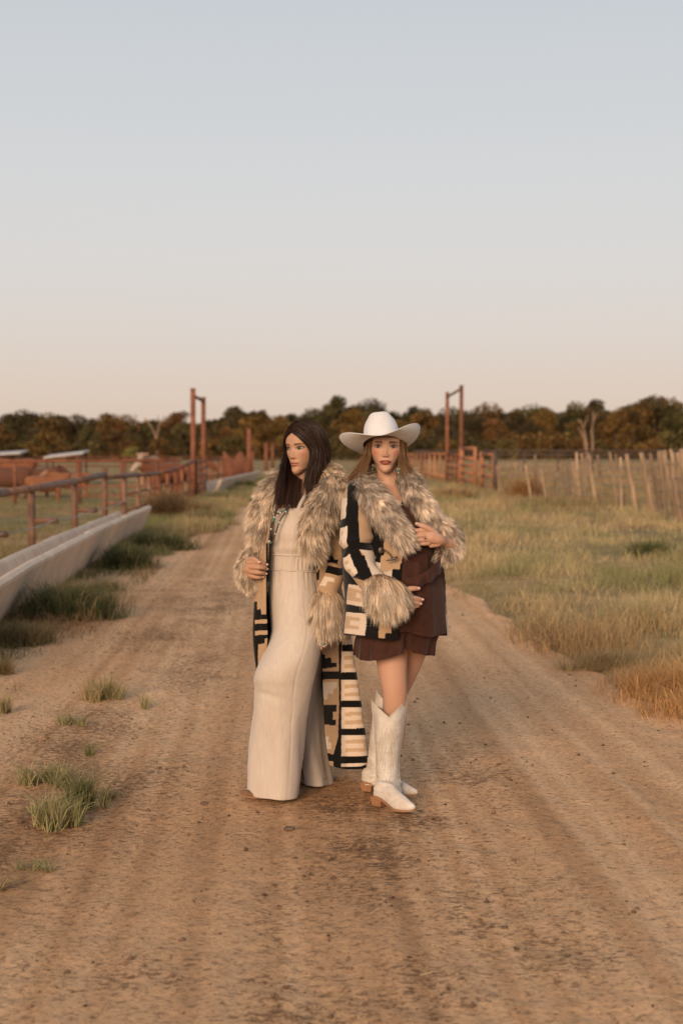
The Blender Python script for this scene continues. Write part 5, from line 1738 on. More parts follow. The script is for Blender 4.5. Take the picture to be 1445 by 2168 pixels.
# the sign of the normal: make sure it points outwards
if np.sum(gnorm(Sf)[:, :, 1] * (Sf[:, :, 1] - Sf[:, :, 1].mean())) < 0:
    Sb = disp(Sf, -d)
    OUT_SIGN = -1
else:
    OUT_SIGN = 1
js.add(*cloth(Sb))
Vt = Sb[0]; ctr = Vt.mean(0)
js.add(np.concatenate([Vt, ctr[None] - [0, 0, .01]]), np.array([[(i + 1) % NU, i, NU] for i in range(NU)]))
# legs
rowsF = [(1207, 566, 673, .0, .1135), (1225, 565.5, 675, -.003, .121), (1245, 565.5, 677, -.008, .128), (1270, 567, 679, -.018, .133), (1300, 571, 681, -.03, .135), (1330, 575, 684, -.045, .14), (1352, 572, 683, -.065, .14), (1380, 560, 679, -.09, .14), (1410, 546, 671, -.115, .135), (1436, 537.5, 665, -.12, .125), (1458, 538.5, 660, -.11, .12),
         (1507, 536, 652, -.085, .12), (1556, 532.5, 646, -.065, .12), (1611, 529, 641, -.055, .125), (1660, 526, 636, -.05, .13), (1682, 525, 633.5, -.05, .13)]
rowsK = [(1238, 580, 676, .03, .12), (1300, 590, 684, .05, .12), (1345, 600, 688, .06, .12), (1400, 610, 684, .095, .11), (1432, 614, 679, .125, .105), (1500, 622, 684, .175, .10), (1562, 628, 689, .205, .10), (1611, 632, 696, .225, .105), (1659, 636, 704, .235, .11)]


def droop(am):
    def f(px, py, Y, a, v):
        return px, py + am * np.sin(a) * v ** 3 - am * 0.15 * np.cos(a) * v ** 3, Y
    return f


for rows, sd_, hem in ((rowsF, 1, 11), (rowsK, 2, 5)):
    Sf, px, py, a, R = rings(rows, YL, 144, 180, mod=droop(hem))
    A = a[None] * np.ones((180, 1))
    y0 = py
    wst = np.exp(-np.maximum(y0 - 1210, 0) / 34)
    low = sst(1380, 1640, y0)
    ph = vn(y0 * 0.006, sd_ * 3.0, 0, 9)
    d = 0.005 * wst * vn(A * 15, 0.3, 0, 3) + 0.010 * low * np.cos(A * 3 + 1.1 * sd_ + 1.6 * ph) + 0.0015 * low * np.cos(A * 8 + 3 * ph) + 0.004 * low * vn(A * 2.2 + 3 * sd_, y0 * 0.006, 0, 11)
    d += 0.006 * vn(A * 1.2 + y0 * 0.010, y0 * 0.006 - A * 0.6, sd_, 13) * (1 - wst) + 0.0018 * fbm(A * 2 + y0 * 0.02, y0 * 0.02, sd_, 3, 14)
    if sd_ == 1:
        # a drag fold from the knee and the hollow behind it, the outer seam
        d -= 0.010 * np.exp(-((y0 - 1480 + 14 * np.cos(A)) / 7) ** 2) * np.clip(np.sin(A), 0, 1) * np.clip(np.cos(A + .3) + .5, 0, 1)
        seam = np.abs(A - (1.95 + 0.12 * sst(1400, 1650, y0)))
        d -= 0.004 * np.exp(-(seam / 0.018) ** 2) * (y0 > 1250)
        pk = np.abs(A - 2.62)
        d -= 0.007 * np.exp(-(pk / 0.02) ** 2) * sst(1225, 1240, y0) * sst(1298, 1285, y0)
    Sd = disp(Sf, OUT_SIGN * d)
    # hem turned in
    inn = Sd[-1] * 0.94 + Sd[-1].mean(0) * 0.06 + [0, 0, .012]
    Sd = np.concatenate([Sd, (Sd[-1] * 0.985 + Sd[-1].mean(0) * 0.015)[None], inn[None], (Sd[-10] * .93 + Sd[-12].mean(0) * .07)[None]])
    js.add(*cloth(Sd))
jump = js.obj('jumpsuit', m_linen, wl_)
for ya, yb_ in ((1174, 4.0), (1206, 5.0)):
    aa = np.linspace(0, 2 * np.pi, 72)
    Rr = crsp(np.array(rowsB, float), 400)
    r0 = Rr[np.argmin(abs(Rr[:, 0] - ya - 2))]
    px = (r0[1] + r0[2]) / 2 - (r0[2] - r0[1] + 1.5) / 2 * np.cos(aa)
    pts = P(px, ya + yb_ * (px - 566) / 110, YL + r0[3] - (r0[4] + .002) * np.sin(aa))
    pts[:, 2] += 0.0015 * vn(aa * 14, 0.2, 0, 5)
    mk('waistband_cord', *tube(pts, 0.0042, 8), m_linen, jump)
# shoulder straps
for pth in ([(631, 1080, -.13), (636, 1066, -.12), (646, 1050, -.08), (655, 1040, -.0)], [(578, 1088, -.11), (580, 1070, -.10), (592, 1052, -.04)]):
    Q = crsp(np.array(pth), 14)
    mk('strap', *tube(P(Q[:, 0], Q[:, 1], YL + Q[:, 2]), 0.009, 8, flat=((0, 1, 0.2), 0.3)), m_linen, jump)


# ---- shoes
m_suede = m_noise('brown_suede', (0.13, 0.066, 0.034), (0.20, 0.105, 0.055), 20, 0.8, 0.4, 200, bd=0.002)
m_sole = m_noise('leather_sole', (0.20, 0.10, 0.05), (0.27, 0.14, 0.075), 20, 0.6, 0.2, 100, bd=0.002)


def foot_frame(T, H):
    d = (H - T); L = np.linalg.norm(d); d = d / L
    s = np.array([-d[1], d[0], 0.0])
    return d, s, L


def shoe(parent, T, H, mat, sole_mat, names=('shoe', 'sole', 'heel'), heel_h=0.03, top=None, point=1.0, wid=1.0):
    """pointed shoe or boot foot from the toe T to the heel H, both on the ground"""
    d, s, L = foot_frame(T, H)
    t = np.array([0, .02, .06, .14, .26, .40, .55, .70, .84, .94, 1.0])
    w = np.array([.003, .010, .018, .028, .039, .043, .037, .031, .032, .030, .018]) * wid
    lift = np.interp(t, [0, .08, .2, .42, .62, .8, 1], [.012, .005, .002, .002, heel_h * .55, heel_h, heel_h]) + 0.006
    h = np.interp(t, [0, .06, .14, .26, .40, .55, .75, 1.0], [.010, .022, .034, .048, .066, .088, .100, .095]) if top is None else np.interp(t, [0, .06, .14, .26, .40, .55, .75, 1.0], top)
    D = crsp(np.stack([t, w, lift, h], -1), 44)
    D[:, 1] = np.maximum(D[:, 1], .002)
    nu = 24
    a = np.linspace(-np.pi / 2, 1.5 * np.pi, nu, endpoint=False)
    ring = []
    for tt, ww, ll, hh in D:
        base = T + d * L * tt
        ca, sa = np.cos(a), np.sin(a)
        yy = np.where(sa > 0, sa * (hh), sa * .006)
        wx = ww * np.sign(ca) * np.abs(ca) ** .75 * np.where(sa > 0, 1 - .28 * np.clip(sa, 0, 1) ** 2, .96)
        ring.append(base + s * wx[:, None] + np.array([0, 0, 1.0]) * (ll + .004 + yy)[:, None])
    ring = np.array(ring)
    V, Fs = closed(ring)
    o = mk(names[0], V, Fs, mat, parent)
    # sole
    k = len(D)
    Ls = np.concatenate([T + d * L * D[:, :1] + s * (D[:, 1:2] + .0035), (T + d * L * D[:, :1] - s * (D[:, 1:2] + .0035))[::-1]])
    zt = np.concatenate([D[:, 2], D[::-1, 2]]) + .003
    V0 = Ls.copy(); V0[:, 2] = zt; V1 = Ls.copy(); V1[:, 2] = zt - .008
    m_ = len(Ls)
    i = np.arange(m_); j = (i + 1) % m_
    q = np.arange(k - 1)
    capt = np.stack([q, q + 1, 2 * k - 2 - q, 2 * k - 1 - q], -1)
    mk(names[1], np.concatenate([V0, V1]), [np.stack([i, j, j + m_, i + m_], -1), capt, capt[:, ::-1] + m_], sole_mat, o, smooth=False)
    hp = T + d * L * 0.90
    V, Fq = box((0, 0, 0), (1, 1, 1))
    Vh = V.copy()
    tp = (V[:, 2] > 0)
    ln_ = np.where(tp, 0.062, 0.048); wd_ = np.where(tp, 0.056 * wid, 0.046 * wid)
    Vh = hp + d * (V[:, :1] * ln_[:, None]) + s * (V[:, 1:2] * wd_[:, None]) + np.array([0, 0, 1.0]) * np.where(tp, heel_h + .002, 0.0)[:, None]
    mk(names[2], Vh, Fq, sole_mat, o, smooth=False)
    return o


shoe(wl_, gnd(510, 1689), gnd(622, 1683), m_suede, m_sole, heel_h=.025, top=[.010, .017, .021, .026, .034, .045, .05, .045])
shoe(wl_, gnd(580, 1652), gnd(688, 1658), m_suede, m_sole, heel_h=.025, top=[.010, .017, .021, .026, .034, .045, .045, .035])

# ---- the long coat
def shell(levels, Y0, nu=150, nv=220):
    """levels: (y, [(x, dy), ...]) columns from one front edge round the back to the other"""
    L = np.array([[(x, y, d) for x, d in cols] for y, cols in levels], float)
    A_ = np.stack([crsp(L[:, c], nv) for c in range(L.shape[1])], 1)
    B_ = np.stack([crsp(A_[r_], nu) for r_ in range(nv)])
    return B_


ZA = (480, 1150, 4.516)     # left panel zoom
ZB_ = (660, 1340, 7.229)    # back panel zoom
ZS = (640, 1040, 12.04); ZT = (640, 1190, 12.04)
pL = []
# panel hanging from the held edge
A4 = lambda pts: zz(*ZA, pts)
pL += [(A4([(236, 560), (290, 560), (300, 1240), (262, 1240)]), BLACK),
       (A4([(240, 640), (325, 630), (330, 680), (395, 678), (395, 728), (240, 735)]), BLACK),
       (A4([(240, 772), (395, 765), (395, 832), (240, 842)]), BLACK),
       (A4([(240, 880), (395, 872), (388, 908), (362, 912), (362, 960), (300, 965), (300, 1020), (240, 1025)]), BLACK),
       (A4([(268, 735), (390, 728), (390, 765), (268, 772)]), TAN * 1.1), (A4([(270, 842), (390, 832), (390, 872), (270, 880)]), TAN * 1.1),
       (A4([(374, 0), (396, 0), (396, 690), (376, 690)]), BLACK)]
# front edge hanging under the right lapel
B4 = lambda pts: zz(*ZT, pts)
pL += [(B4([(150, -60), (470, -60), (440, 180), (360, 160), (350, 270), (225, 285)]), CREAM), (B4([(215, 210), (355, 190), (362, 262), (232, 282)]), TAN),
       (B4([(240, 284), (365, 268), (440, 170), (420, 455), (295, 465)]), BLACK), (B4([(330, -60), (375, -40), (400, 180), (345, 150)]), BLACK), (B4([(295, 465), (430, 455), (440, 600), (310, 600)]), SAND)]
# back panel
C4 = lambda pts: zz(*ZB_, pts)
pB = [(C4([(60, 0), (150, 240), (150, 600), (190, 1200), (220, 1850), (290, 2080), (-100, 2100), (-100, 0)]), BLACK)]
pB = [(C4([(90, 0), (150, 0), (150, 240), (120, 320), (152, 570), (152, 705), (180, 1020), (172, 1110), (178, 1400), (190, 1480), (220, 1850), (250, 1960), (290, 2070), (180, 2090), (60, 1200), (60, 300)]), BLACK),
      (C4([(120, 330), (200, 330), (205, 385), (290, 378), (300, 460), (378, 458), (380, 520), (150, 550), (110, 550)]), BLACK),
      (C4([(120, 585), (415, 585), (415, 705), (120, 715)]), BLACK),
      (C4([(155, 755), (385, 752), (385, 845), (328, 850), (325, 930), (240, 935), (240, 1015), (178, 1020)]), CREAM * 0.82),
      (C4([(172, 1098), (378, 1105), (375, 1205), (322, 1210), (318, 1330), (365, 1330), (362, 1420), (172, 1400)]), BLACK),
      (C4([(192, 1480), (205, 1490), (205, 1580), (262, 1580), (252, 1660), (300, 1690), (292, 1780), (210, 1770)]), CREAM * 0.85),
      (C4([(215, 1830), (335, 1865), (340, 1965), (240, 1960)]), BLACK),
      (C4([(408, 0), (470, 0), (450, 290), (440, 720), (455, 1470), (450, 1880), (440, 2100), (330, 2050), (325, 1870), (400, 1600), (415, 1100), (412, 500)]), BLACK)]
blk = [(0, 180), (290, 605), (722, 1040), (1145, 1465), (1570, 1890), (2000, 2050)]
for k, (a0, a1) in enumerate(blk):
    e0 = 450 if k else 470
    pB.append((C4([(e0, a0), (1100, a0 - 14), (1100, a1 - 14), (e0, a1)]), CREAM))
    if 0 < k < 5:
        h_ = a1 - a0
        x0, x1 = 485 + 7 * k, 640 + 38 * k - (55 if k == 1 else 0)
        xe = (1100 if k < 4 else 855)
        pB.append((C4([(x0, a0 + .22 * h_), (xe, a0 + .16 * h_), (xe, a1 - .24 * h_), (x0, a1 - .2 * h_)]), SAND))
        pB.append((C4([(x0, a0 + .40 * h_), (x1, a0 + .36 * h_), (x1, a0 + .58 * h_), (x0, a0 + .62 * h_)]), CREAM))
    pB.append((C4([(e0 - 10, a1), (1100, a1 - 14), (1100, a1 + 102), (e0 - 10, a1 + 116)]), BLACK))
pB.append((C4([(470, 60), (600, 50), (610, 100), (475, 110)]), SAND))
pB.append((C4([(250, 2050), (330, 2062), (440, 2080), (700, 2060), (900, 1985), (900, 2120), (250, 2120)]), BLACK))

LV = [(1030, [(610, -.04), (592, -.02), (575, .03), (598, .12), (640, .15), (690, .12), (716, .04), (706, -.04), (690, -.08)]),
      (1062, [(580, -.11), (566, -.07), (555, .0), (588, .14), (640, .18), (690, .15), (716, .05), (706, -.06), (684, -.13)]),
      (1120, [(571, -.145), (560, -.10), (551, -.02), (586, .15), (640, .19), (690, .17), (714, .06), (700, -.08), (676, -.155)]),
      (1180, [(568, -.145), (556, -.12), (545, -.04), (584, .15), (640, .20), (690, .18), (714, .07), (694, -.09), (668, -.145)]),
      (1240, [(565, -.145), (554, -.13), (541, -.06), (580, .15), (640, .21), (695, .20), (722, .10), (706, -.04), (672, -.10)]),
      (1300, [(565, -.13), (552, -.12), (537, -.06), (578, .16), (645, .22), (702, .21), (736, .12), (716, .03), (682, -.03)]),
      (1350, [(566, -.11), (553, -.10), (535.5, -.05), (578, .17), (650, .23), (710, .22), (744, .12), (720, .06), (682, .0)]),
      (1410, [(563, -.06), (553, -.06), (542, -.02), (585, .18), (655, .24), (715, .23), (752, .12), (722, .07), (682, .01)]),
      (1470, [(572, .02), (562, .02), (552, .05), (595, .20), (660, .25), (722, .24), (762, .12), (724, .08), (684, .02)]),
      (1540, [(590, .08), (580, .08), (570, .10), (610, .22), (668, .26), (728, .25), (772, .12), (728, .08), (687, .03)]),
      (1598, [(600, .10), (592, .11), (584, .13), (622, .24), (675, .27), (734, .25), (780, .12), (732, .07), (693, .03)]),
      (1620, [(602, .10), (594, .11), (586, .13), (626, .24), (680, .27), (738, .25), (782.5, .12), (733, .07), (697, .03)])]
NS_, NT_ = 300, 430
LV = [(y_, [(x_, d_ + (.10 * float(sst(1380, 1500, y_)) if d_ >= .17 else 0)) for x_, d_ in c_]) for y_, c_ in LV]
Bp = shell(LV, YL, NS_, NT_)
fr_ = np.linspace(0, 1, NS_)[None] * np.ones((NT_, 1)); fv_ = np.linspace(0, 1, NT_)[:, None] * np.ones((1, NS_))
hemdrop = 9 * np.sin(np.clip((fr_ - .70) / .30, 0, 1) * np.pi) * sst(.8, 1.0, fv_)
pxg, pyg = Bp[..., 0], Bp[..., 1] + hemdrop
Yg = YL + Bp[..., 2] + 0.012 * vn(fr_ * 16, fv_ * 2.0, 0, 19) * sst(.3, 1, fv_)
Sc = P(pxg, pyg, Yg)
C = weave(pxg, pyg, TAN, pL)
bk_ = fr_ > 0.735
Cb = weave(pxg, pyg, TAN * 0.95, pB)
C = np.where((bk_ & (pyg > 1320))[..., None], Cb, C)
gen = (fr_ > 0.235) & (fr_ < 0.735)
u_ = (fr_ - .235) * 40; v_ = (pyg - 1030) / 60
gb = np.where((np.mod(v_, 1) < .25) | (np.mod(u_, 4) < .4), 0, np.where((np.mod(v_, 1) > .45) & (np.mod(v_, 1) < .8) & (np.mod(u_, 4) > 1.2) & (np.mod(u_, 4) < 3.2), 1, 2))
Cg = np.array([BLACK, SAND, CREAM])[gb]
C = np.where(gen[..., None], Cg, C)
# which way the sheet looks: the lining goes inside
nn = gnorm(Sc)
cen = Sc.mean((1,), keepdims=True)
V, Fs, C2 = lined(Sc, -.006 if np.mean((nn * (Sc - cen)).sum(-1)) > 0 else .006, C, BLACK * 1.3)
coat = mk('coat', V, Fs, m_knit, wl_, C2)

# sleeves
S3 = lambda pts: zz(*ZS, pts)
pS = [(S3([(380, 200), (845, 240), (845, 430), (690, 440), (690, 600), (560, 630), (560, 770), (380, 760)]), BLACK),
      (S3([(540, 900), (700, 880), (860, 870), (855, 1010), (670, 1030), (665, 1210), (830, 1230), (800, 1360), (520, 1350), (490, 1300), (600, 1080), (680, 960)]), CREAM * 0.95),
      (S3([(350, 1490), (600, 1520), (760, 1620), (790, 1690), (810, 1730), (945, 1740), (912, 1865), (780, 1830), (350, 1770)]), BLACK),
      (B4([(380, 60), (700, 100), (960, 165), (1060, 120), (1060, 310), (900, 350), (650, 285), (380, 240)]), BLACK),
      (B4([(430, 340), (690, 385), (805, 410), (805, 515), (630, 485), (592, 612), (430, 600)]), CREAM)]
Sl, a = limb([(696, 1030, .0, 22), (706, 1062, -.02, 24), (706, 1100, -.03, 24), (706, 1150, -.03, 23), (704, 1190, -.035, 26), (704, 1210, -.05, 25), (698, 1235, -.065, 24), (692, 1262, -.075, 23), (689, 1290, -.08, 20)], YL, 110, 240, squash=1.05)
nnS = gnorm(Sl)
if np.mean((nnS * (Sl - Sl.mean(1, keepdims=True))).sum(-1)) < 0:
    nnS = -nnS
ux, uy = unproject(Sl)
A = a[None] * np.ones((240, 1))
fold = 0.007 * np.exp(-((uy - 1168 - 10 * np.cos(A)) / 6) ** 2) - 0.007 * np.exp(-((uy - 1184 - 10 * np.cos(A)) / 6) ** 2) + 0.006 * vn(A * 1.3 + uy * .03, uy * 0.04, 0, 22) - 0.006 * np.exp(-((uy - 1122 + 1.0 * (ux - 700)) / 6) ** 2)
Sl = Sl + nnS * fold[..., None]
C = weave(ux, uy, TAN, pS, 0.3)
V, Fs = closed(Sl)
mk('sleeve', V, Fs, m_knit, coat, np.concatenate([C.reshape(-1, 3), [BLACK, BLACK]]))
Sl2, a = limb([(600, 1040, .02, 20), (570, 1070, .03, 22), (552, 1110, .03, 21), (541, 1150, .0, 20), (536, 1190, -.06, 19), (537, 1205, -.09, 18)], YL, 50, 100)
ux, uy = unproject(Sl2)
C = weave(ux, uy, TAN, [([(500, 1080), (600, 1080), (600, 1100), (500, 1100)], BLACK), ([(500, 1130), (600, 1130), (600, 1150), (500, 1150)], CREAM)])
V, Fs = closed(Sl2)
mk('sleeve', V, Fs, m_knit, coat, np.concatenate([C.reshape(-1, 3), [BLACK, BLACK]]))

# fur trim
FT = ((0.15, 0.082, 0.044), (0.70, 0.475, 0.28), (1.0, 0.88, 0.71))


def trim(path, Y0, L, N, seed, parent, name, squash=0.75, lift=0.42, out=0.35, tones=FT, dark=0.36, width=0.0024, grav=0.2, down=0.0, sway=(0, 0, 0), nu=36, nv=80):
    Sf, a = limb(path, Y0, nu, nv, squash)
    Sw = np.concatenate([Sf, Sf[:, :1]], 1)
    T = norm(np.gradient(Sf.mean(1), axis=0))
    rad = norm(Sf - Sf.mean(1, keepdims=True))
    radw = np.concatenate([rad, rad[:, :1]], 1)
    nn = gnorm(Sw)
    if np.mean((nn * radw).sum(-1)) < 0:
        Sw = Sw[:, ::-1]; radw = radw[:, ::-1]
    fl = T[:, None] + radw * out + np.array(sway, float)
    mk_ = np.clip(0.55 - radw[..., 1], 0.12, 1)
    mb = MB()
    V, Fs, C = fur(Sw, int(N * 1.5), L * 1.12, fl, seed, lift=lift, width=width * .72, tones=tones, dark=dark, grav=grav, mask=mk_)
    mb.add(V, Fs, C)
    Vb, Fb = closed(Sf)
    mb.add(Vb, Fb, np.array(tones[0]) * 1.1)
    # end tufts
    return mb.obj(name, m_fur, parent, smooth=False)


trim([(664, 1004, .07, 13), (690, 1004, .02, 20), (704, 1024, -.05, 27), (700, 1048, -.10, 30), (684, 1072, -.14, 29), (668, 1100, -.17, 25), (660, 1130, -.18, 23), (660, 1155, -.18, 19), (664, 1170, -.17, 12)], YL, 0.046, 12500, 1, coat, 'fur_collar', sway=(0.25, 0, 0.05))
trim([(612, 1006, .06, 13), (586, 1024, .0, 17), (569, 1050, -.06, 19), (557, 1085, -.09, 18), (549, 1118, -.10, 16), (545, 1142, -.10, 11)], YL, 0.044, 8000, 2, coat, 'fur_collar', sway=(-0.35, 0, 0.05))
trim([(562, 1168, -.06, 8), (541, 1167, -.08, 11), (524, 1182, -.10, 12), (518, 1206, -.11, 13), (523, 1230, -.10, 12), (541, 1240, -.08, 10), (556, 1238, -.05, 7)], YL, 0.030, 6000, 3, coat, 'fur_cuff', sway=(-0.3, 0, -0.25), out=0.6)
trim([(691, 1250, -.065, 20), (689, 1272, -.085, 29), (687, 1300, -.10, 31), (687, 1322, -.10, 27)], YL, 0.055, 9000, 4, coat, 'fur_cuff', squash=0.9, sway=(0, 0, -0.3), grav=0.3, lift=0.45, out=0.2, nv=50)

# ---- necklace and ring
m_bead = [m_noise('dark_bead', (0.03, 0.02, 0.016), (0.07, 0.05, 0.04), 50, 0.35, 0), m_noise('silver_bead', (0.55, 0.50, 0.44), (0.7, 0.64, 0.56), 50, 0.3, 0, metal=0.8), m_noise('turquoise_bead', (0.03, 0.13, 0.10), (0.07, 0.22, 0.17), 80, 0.3, 0, spec=0.5)]
neck = None
st = [[(612, 1066, -.128), (609, 1076, -.147), (600, 1090, -.155), (591, 1106, -.158), (585, 1124, -.158), (578, 1144, -.156), (573, 1149, -.155), (569.5, 1143, -.154), (572, 1127, -.155), (577, 1106, -.152), (583, 1088, -.15), (590, 1072, -.135)],
      [(612, 1070, -.140), (603, 1079, -.154), (593, 1086, -.158), (584, 1087, -.155), (578, 1083, -.15)]]
Q = crsp(np.array(st[0], float), 70)
neck = mk('necklace', *tube(P(Q[:, 0], Q[:, 1], YL + Q[:, 2]), 0.0012, 6), m_bead[0], wl_)
bm = [mesh_data('bead', *ball((0, 0, 0), (.0042, .0042, .0042), 8, 6), None, True, m) for m in m_bead]
kk = 0
for s_ in st:
    Q = crsp(np.array(s_, float), 300)
    W = P(Q[:, 0], Q[:, 1], YL + Q[:, 2])
    L_ = np.concatenate([[0], np.cumsum(np.linalg.norm(np.diff(W, axis=0), axis=1))])
    for q in np.arange(0, L_[-1], 0.0078):
        p = np.array([np.interp(q, L_, W[:, i]) for i in range(3)])
        kk += 1
        ty = 1 if kk % 7 == 0 else (2 if kk % 13 in (1, 2) else 0)
        ob = bpy.data.objects.new('bead', bm[ty])
        sc_ = 1.0 if ty == 0 else 1.25
        ob.scale = (sc_, sc_, sc_)
        link(ob, neck); ob.location = p - LOC[neck]
ring = None
rp = P(684, 1363, YL - .135)
V, Fq = ball(rp, (.006, .004, .006), 10, 8)
ring = mk('ring', V, Fq, m_bead[2], wl_)
pet = [m_bead[1], m_noise('pale_stone', (0.55, 0.55, 0.46), (0.66, 0.66, 0.56), 40, 0.3, 0)]
for q in range(9):
    a = q / 9 * 6.283
    V, Fq = ball(rp + np.array([math.cos(a) * .0155, -.003, math.sin(a) * .0105]), (.0052, .004, .0043), 8, 6)
    mk('ring_stone', V, Fq, pet[q % 2], ring)
# ================================================================ the woman in the white hat
YR = 6.28
foot = gnd(838, 1705)
wr_ = thing('person', foot, 'woman in a white cowboy hat, brown ruffled dress and white boots, hand on her belly', 'person', 'two women standing back to back on the road')
OR_ = dict(skin=(0.49, 0.278, 0.185), blush=0.62, blush_c=(0.50, 0.165, 0.10), shadow=0.5, shadow_c=(0.22, 0.10, 0.06), eye_x=32.0, eye_d=7.6, eye_h=6.0, lip_w=25.0, lip=1.05, open=0.4,
           lip_c=(0.25, 0.055, 0.038), brow_c=(0.03, 0.015, 0.009), brow_w=1.45, iris=(0.085, 0.075, 0.042), brow_up=0.0)
HCR = P(817, 947, YR)
XFR = lambda V: head_xf(np.asarray(V, float), HCR, math.radians(177), math.radians(2), math.radians(-1.0), 1.0)
mb = MB()
hv, hf, hc = build_head(OR_)
hv[:, 0] *= 1.04
# the crown of the head is pressed flat under the hat
kz = np.clip(hv[:, 2] - 38, 0, None)
hv[:, 0] *= 1 - 0.0032 * kz
hv[:, 1] = np.where(hv[:, 1] < 0, hv[:, 1] * (1 - 0.005 * kz), hv[:, 1] * (1 - 0.002 * kz))
hv[:, 2] = np.where(hv[:, 2] > 38, 38 + kz * 0.5, hv[:, 2])
mb.add(XFR(hv), hf, hc)
tb = MB()
Sf, *_ = rings([(1012, 796, 850, .03, .05), (1026, 778, 868, .03, .065), (1044, 764, 884, .02, .09), (1080, 760, 905, .0, .115), (1120, 762, 915, -.01, .13), (1180, 770, 918, -.02, .14), (1240, 772, 922, -.02, .14), (1300, 776, 916, .0, .13), (1350, 780, 908, .02, .12)], YR, 40, 60)
tb.add(*closed(Sf))
for pth in ([(817, 978, .02, 25), (820, 1005, .015, 22.5), (824, 1040, .02, 27)],
            [(768, 1040, .0, 22), (752, 1100, -.07, 19), (757, 1190, -.13, 17), (800, 1238, -.22, 14), (846, 1266, -.25, 10)],
            [(884, 1040, .02, 21), (922, 1095, .02, 18), (958, 1148, -.06, 15), (938, 1147, -.15, 11), (915, 1138, -.18, 11)],
            [(826, 1340, -.03, 41), (829, 1400, -.05, 33), (832, 1440, -.06, 28.5), (835, 1468, -.06, 26), (834, 1500, -.04, 25), (832, 1540, .0, 27), (826, 1600, .02, 20), (824, 1650, .02, 14)],
            [(876, 1340, .08, 40), (868, 1390, .12, 31), (850, 1440, .15, 26), (834, 1480, .17, 22), (820, 1540, .18, 24), (808, 1600, .19, 19), (800, 1640, .2, 14)]):
    Q = crsp(np.array(pth, float), 40)
    tb.add(*tube(P(Q[:, 0], Q[:, 1], YR + Q[:, 2]), Q[:, 3] * YR / F_PX, 24, rnd=True))
V, Fs, _ = tb.arrays()
V, Fs = remesh(V, Fs, 0.0065, 4)
ux, uy = unproject(V)
knee = np.exp(-((ux - 846) / 11) ** 2 - ((uy - 1462) / 13) ** 2)
C = np.repeat(np.array([OR_['skin']]), len(V), 0)
C = mixa(C, 0.35 * knee, (0.45, 0.18, 0.11))
mb.add(V, Fs, C)
# hand on the chest (fingers to the left) and hand on the belly
V, Fs = hand_mesh([[(940, 1147, -.155, 9), (928, 1142, -.19, 12), (912, 1137, -.20, 14)], [(908, 1126, -.20, 8), (906, 1148, -.20, 7)], [(926, 1150, -.19, 8), (912, 1154, -.19, 6)]],
                  [[(910, 1124, -.20, 5.6), (892, 1123, -.213, 5.0), (877, 1123, -.212, 4.6), (864, 1121, -.20, 3.6)],
                   [(908, 1132, -.205, 5.6), (890, 1134, -.219, 5.0), (876, 1135, -.217, 4.6), (862, 1132, -.205, 3.6)],
                   [(908, 1141, -.20, 5.4), (893, 1143, -.215, 4.9), (880, 1143.5, -.213, 4.4), (869, 1141, -.20, 3.5)],
                   [(909, 1150, -.195, 5.0), (897, 1151, -.21, 4.4), (889, 1151, -.208, 3.9), (881, 1149, -.20, 3.2)],
                   [(922, 1130, -.20, 7), (906, 1119, -.215, 6), (893, 1113, -.22, 5.2), (881, 1109, -.212, 4.0)]], YR)
mb.add(V, Fs, OR_['skin'])
V, Fs = hand_mesh([[(840, 1266, -.25, 10), (852, 1270, -.26, 12), (864, 1274, -.255, 11)], [(856, 1282, -.25, 7), (848, 1284, -.25, 6)], [(858, 1262, -.26, 8), (866, 1268, -.255, 7)]],
                  [[(864, 1267, -.26, 5.6), (876, 1266, -.262, 5.0), (886, 1268, -.25, 4.5), (894, 1270, -.235, 3.6)],
                   [(865, 1275, -.26, 5.4), (877, 1276, -.258, 4.9), (885, 1278, -.247, 4.3), (890, 1278.5, -.235, 3.5)],
                   [(862, 1282, -.258, 5.1), (872, 1284, -.255, 4.6), (880, 1284, -.245, 4.0), (885, 1283, -.235, 3.3)],
                   [(856, 1288, -.25, 4.6), (864, 1291, -.25, 4.1), (870, 1291, -.245, 3.6), (874, 1290, -.24, 3.0)],
                   [(852, 1258, -.26, 6.8), (864, 1248, -.27, 6.0), (875, 1246, -.265, 5.4), (886, 1246, -.25, 4.2)]], YR)
mb.add(V, Fs, np.array(OR_['skin']) * 0.98)
bodyR = mb.obj('body', m_skin, wr_)
for s_ in (1, -1):
    V, Fq, C = build_eye(OR_, s_, 0.8)
    V = V * [1.04, 1, 1]
    mk('eye', XFR(V), Fq, m_eye, bodyR, C)
for (x, y, d_) in ((864, 1121, -.213), (862, 1132, -.218), (869, 1141, -.213), (881, 1149, -.211), (882, 1109, -.224), (894, 1269, -.248), (890, 1278, -.246), (886, 1245, -.266)):
    V, Fq = ball(P(x, y, YR + d_), np.array([3.4, 2.4, 2.2]) * YR / F_PX, 10, 7)
    mk('fingernail', V, Fq, m_nail, bodyR)

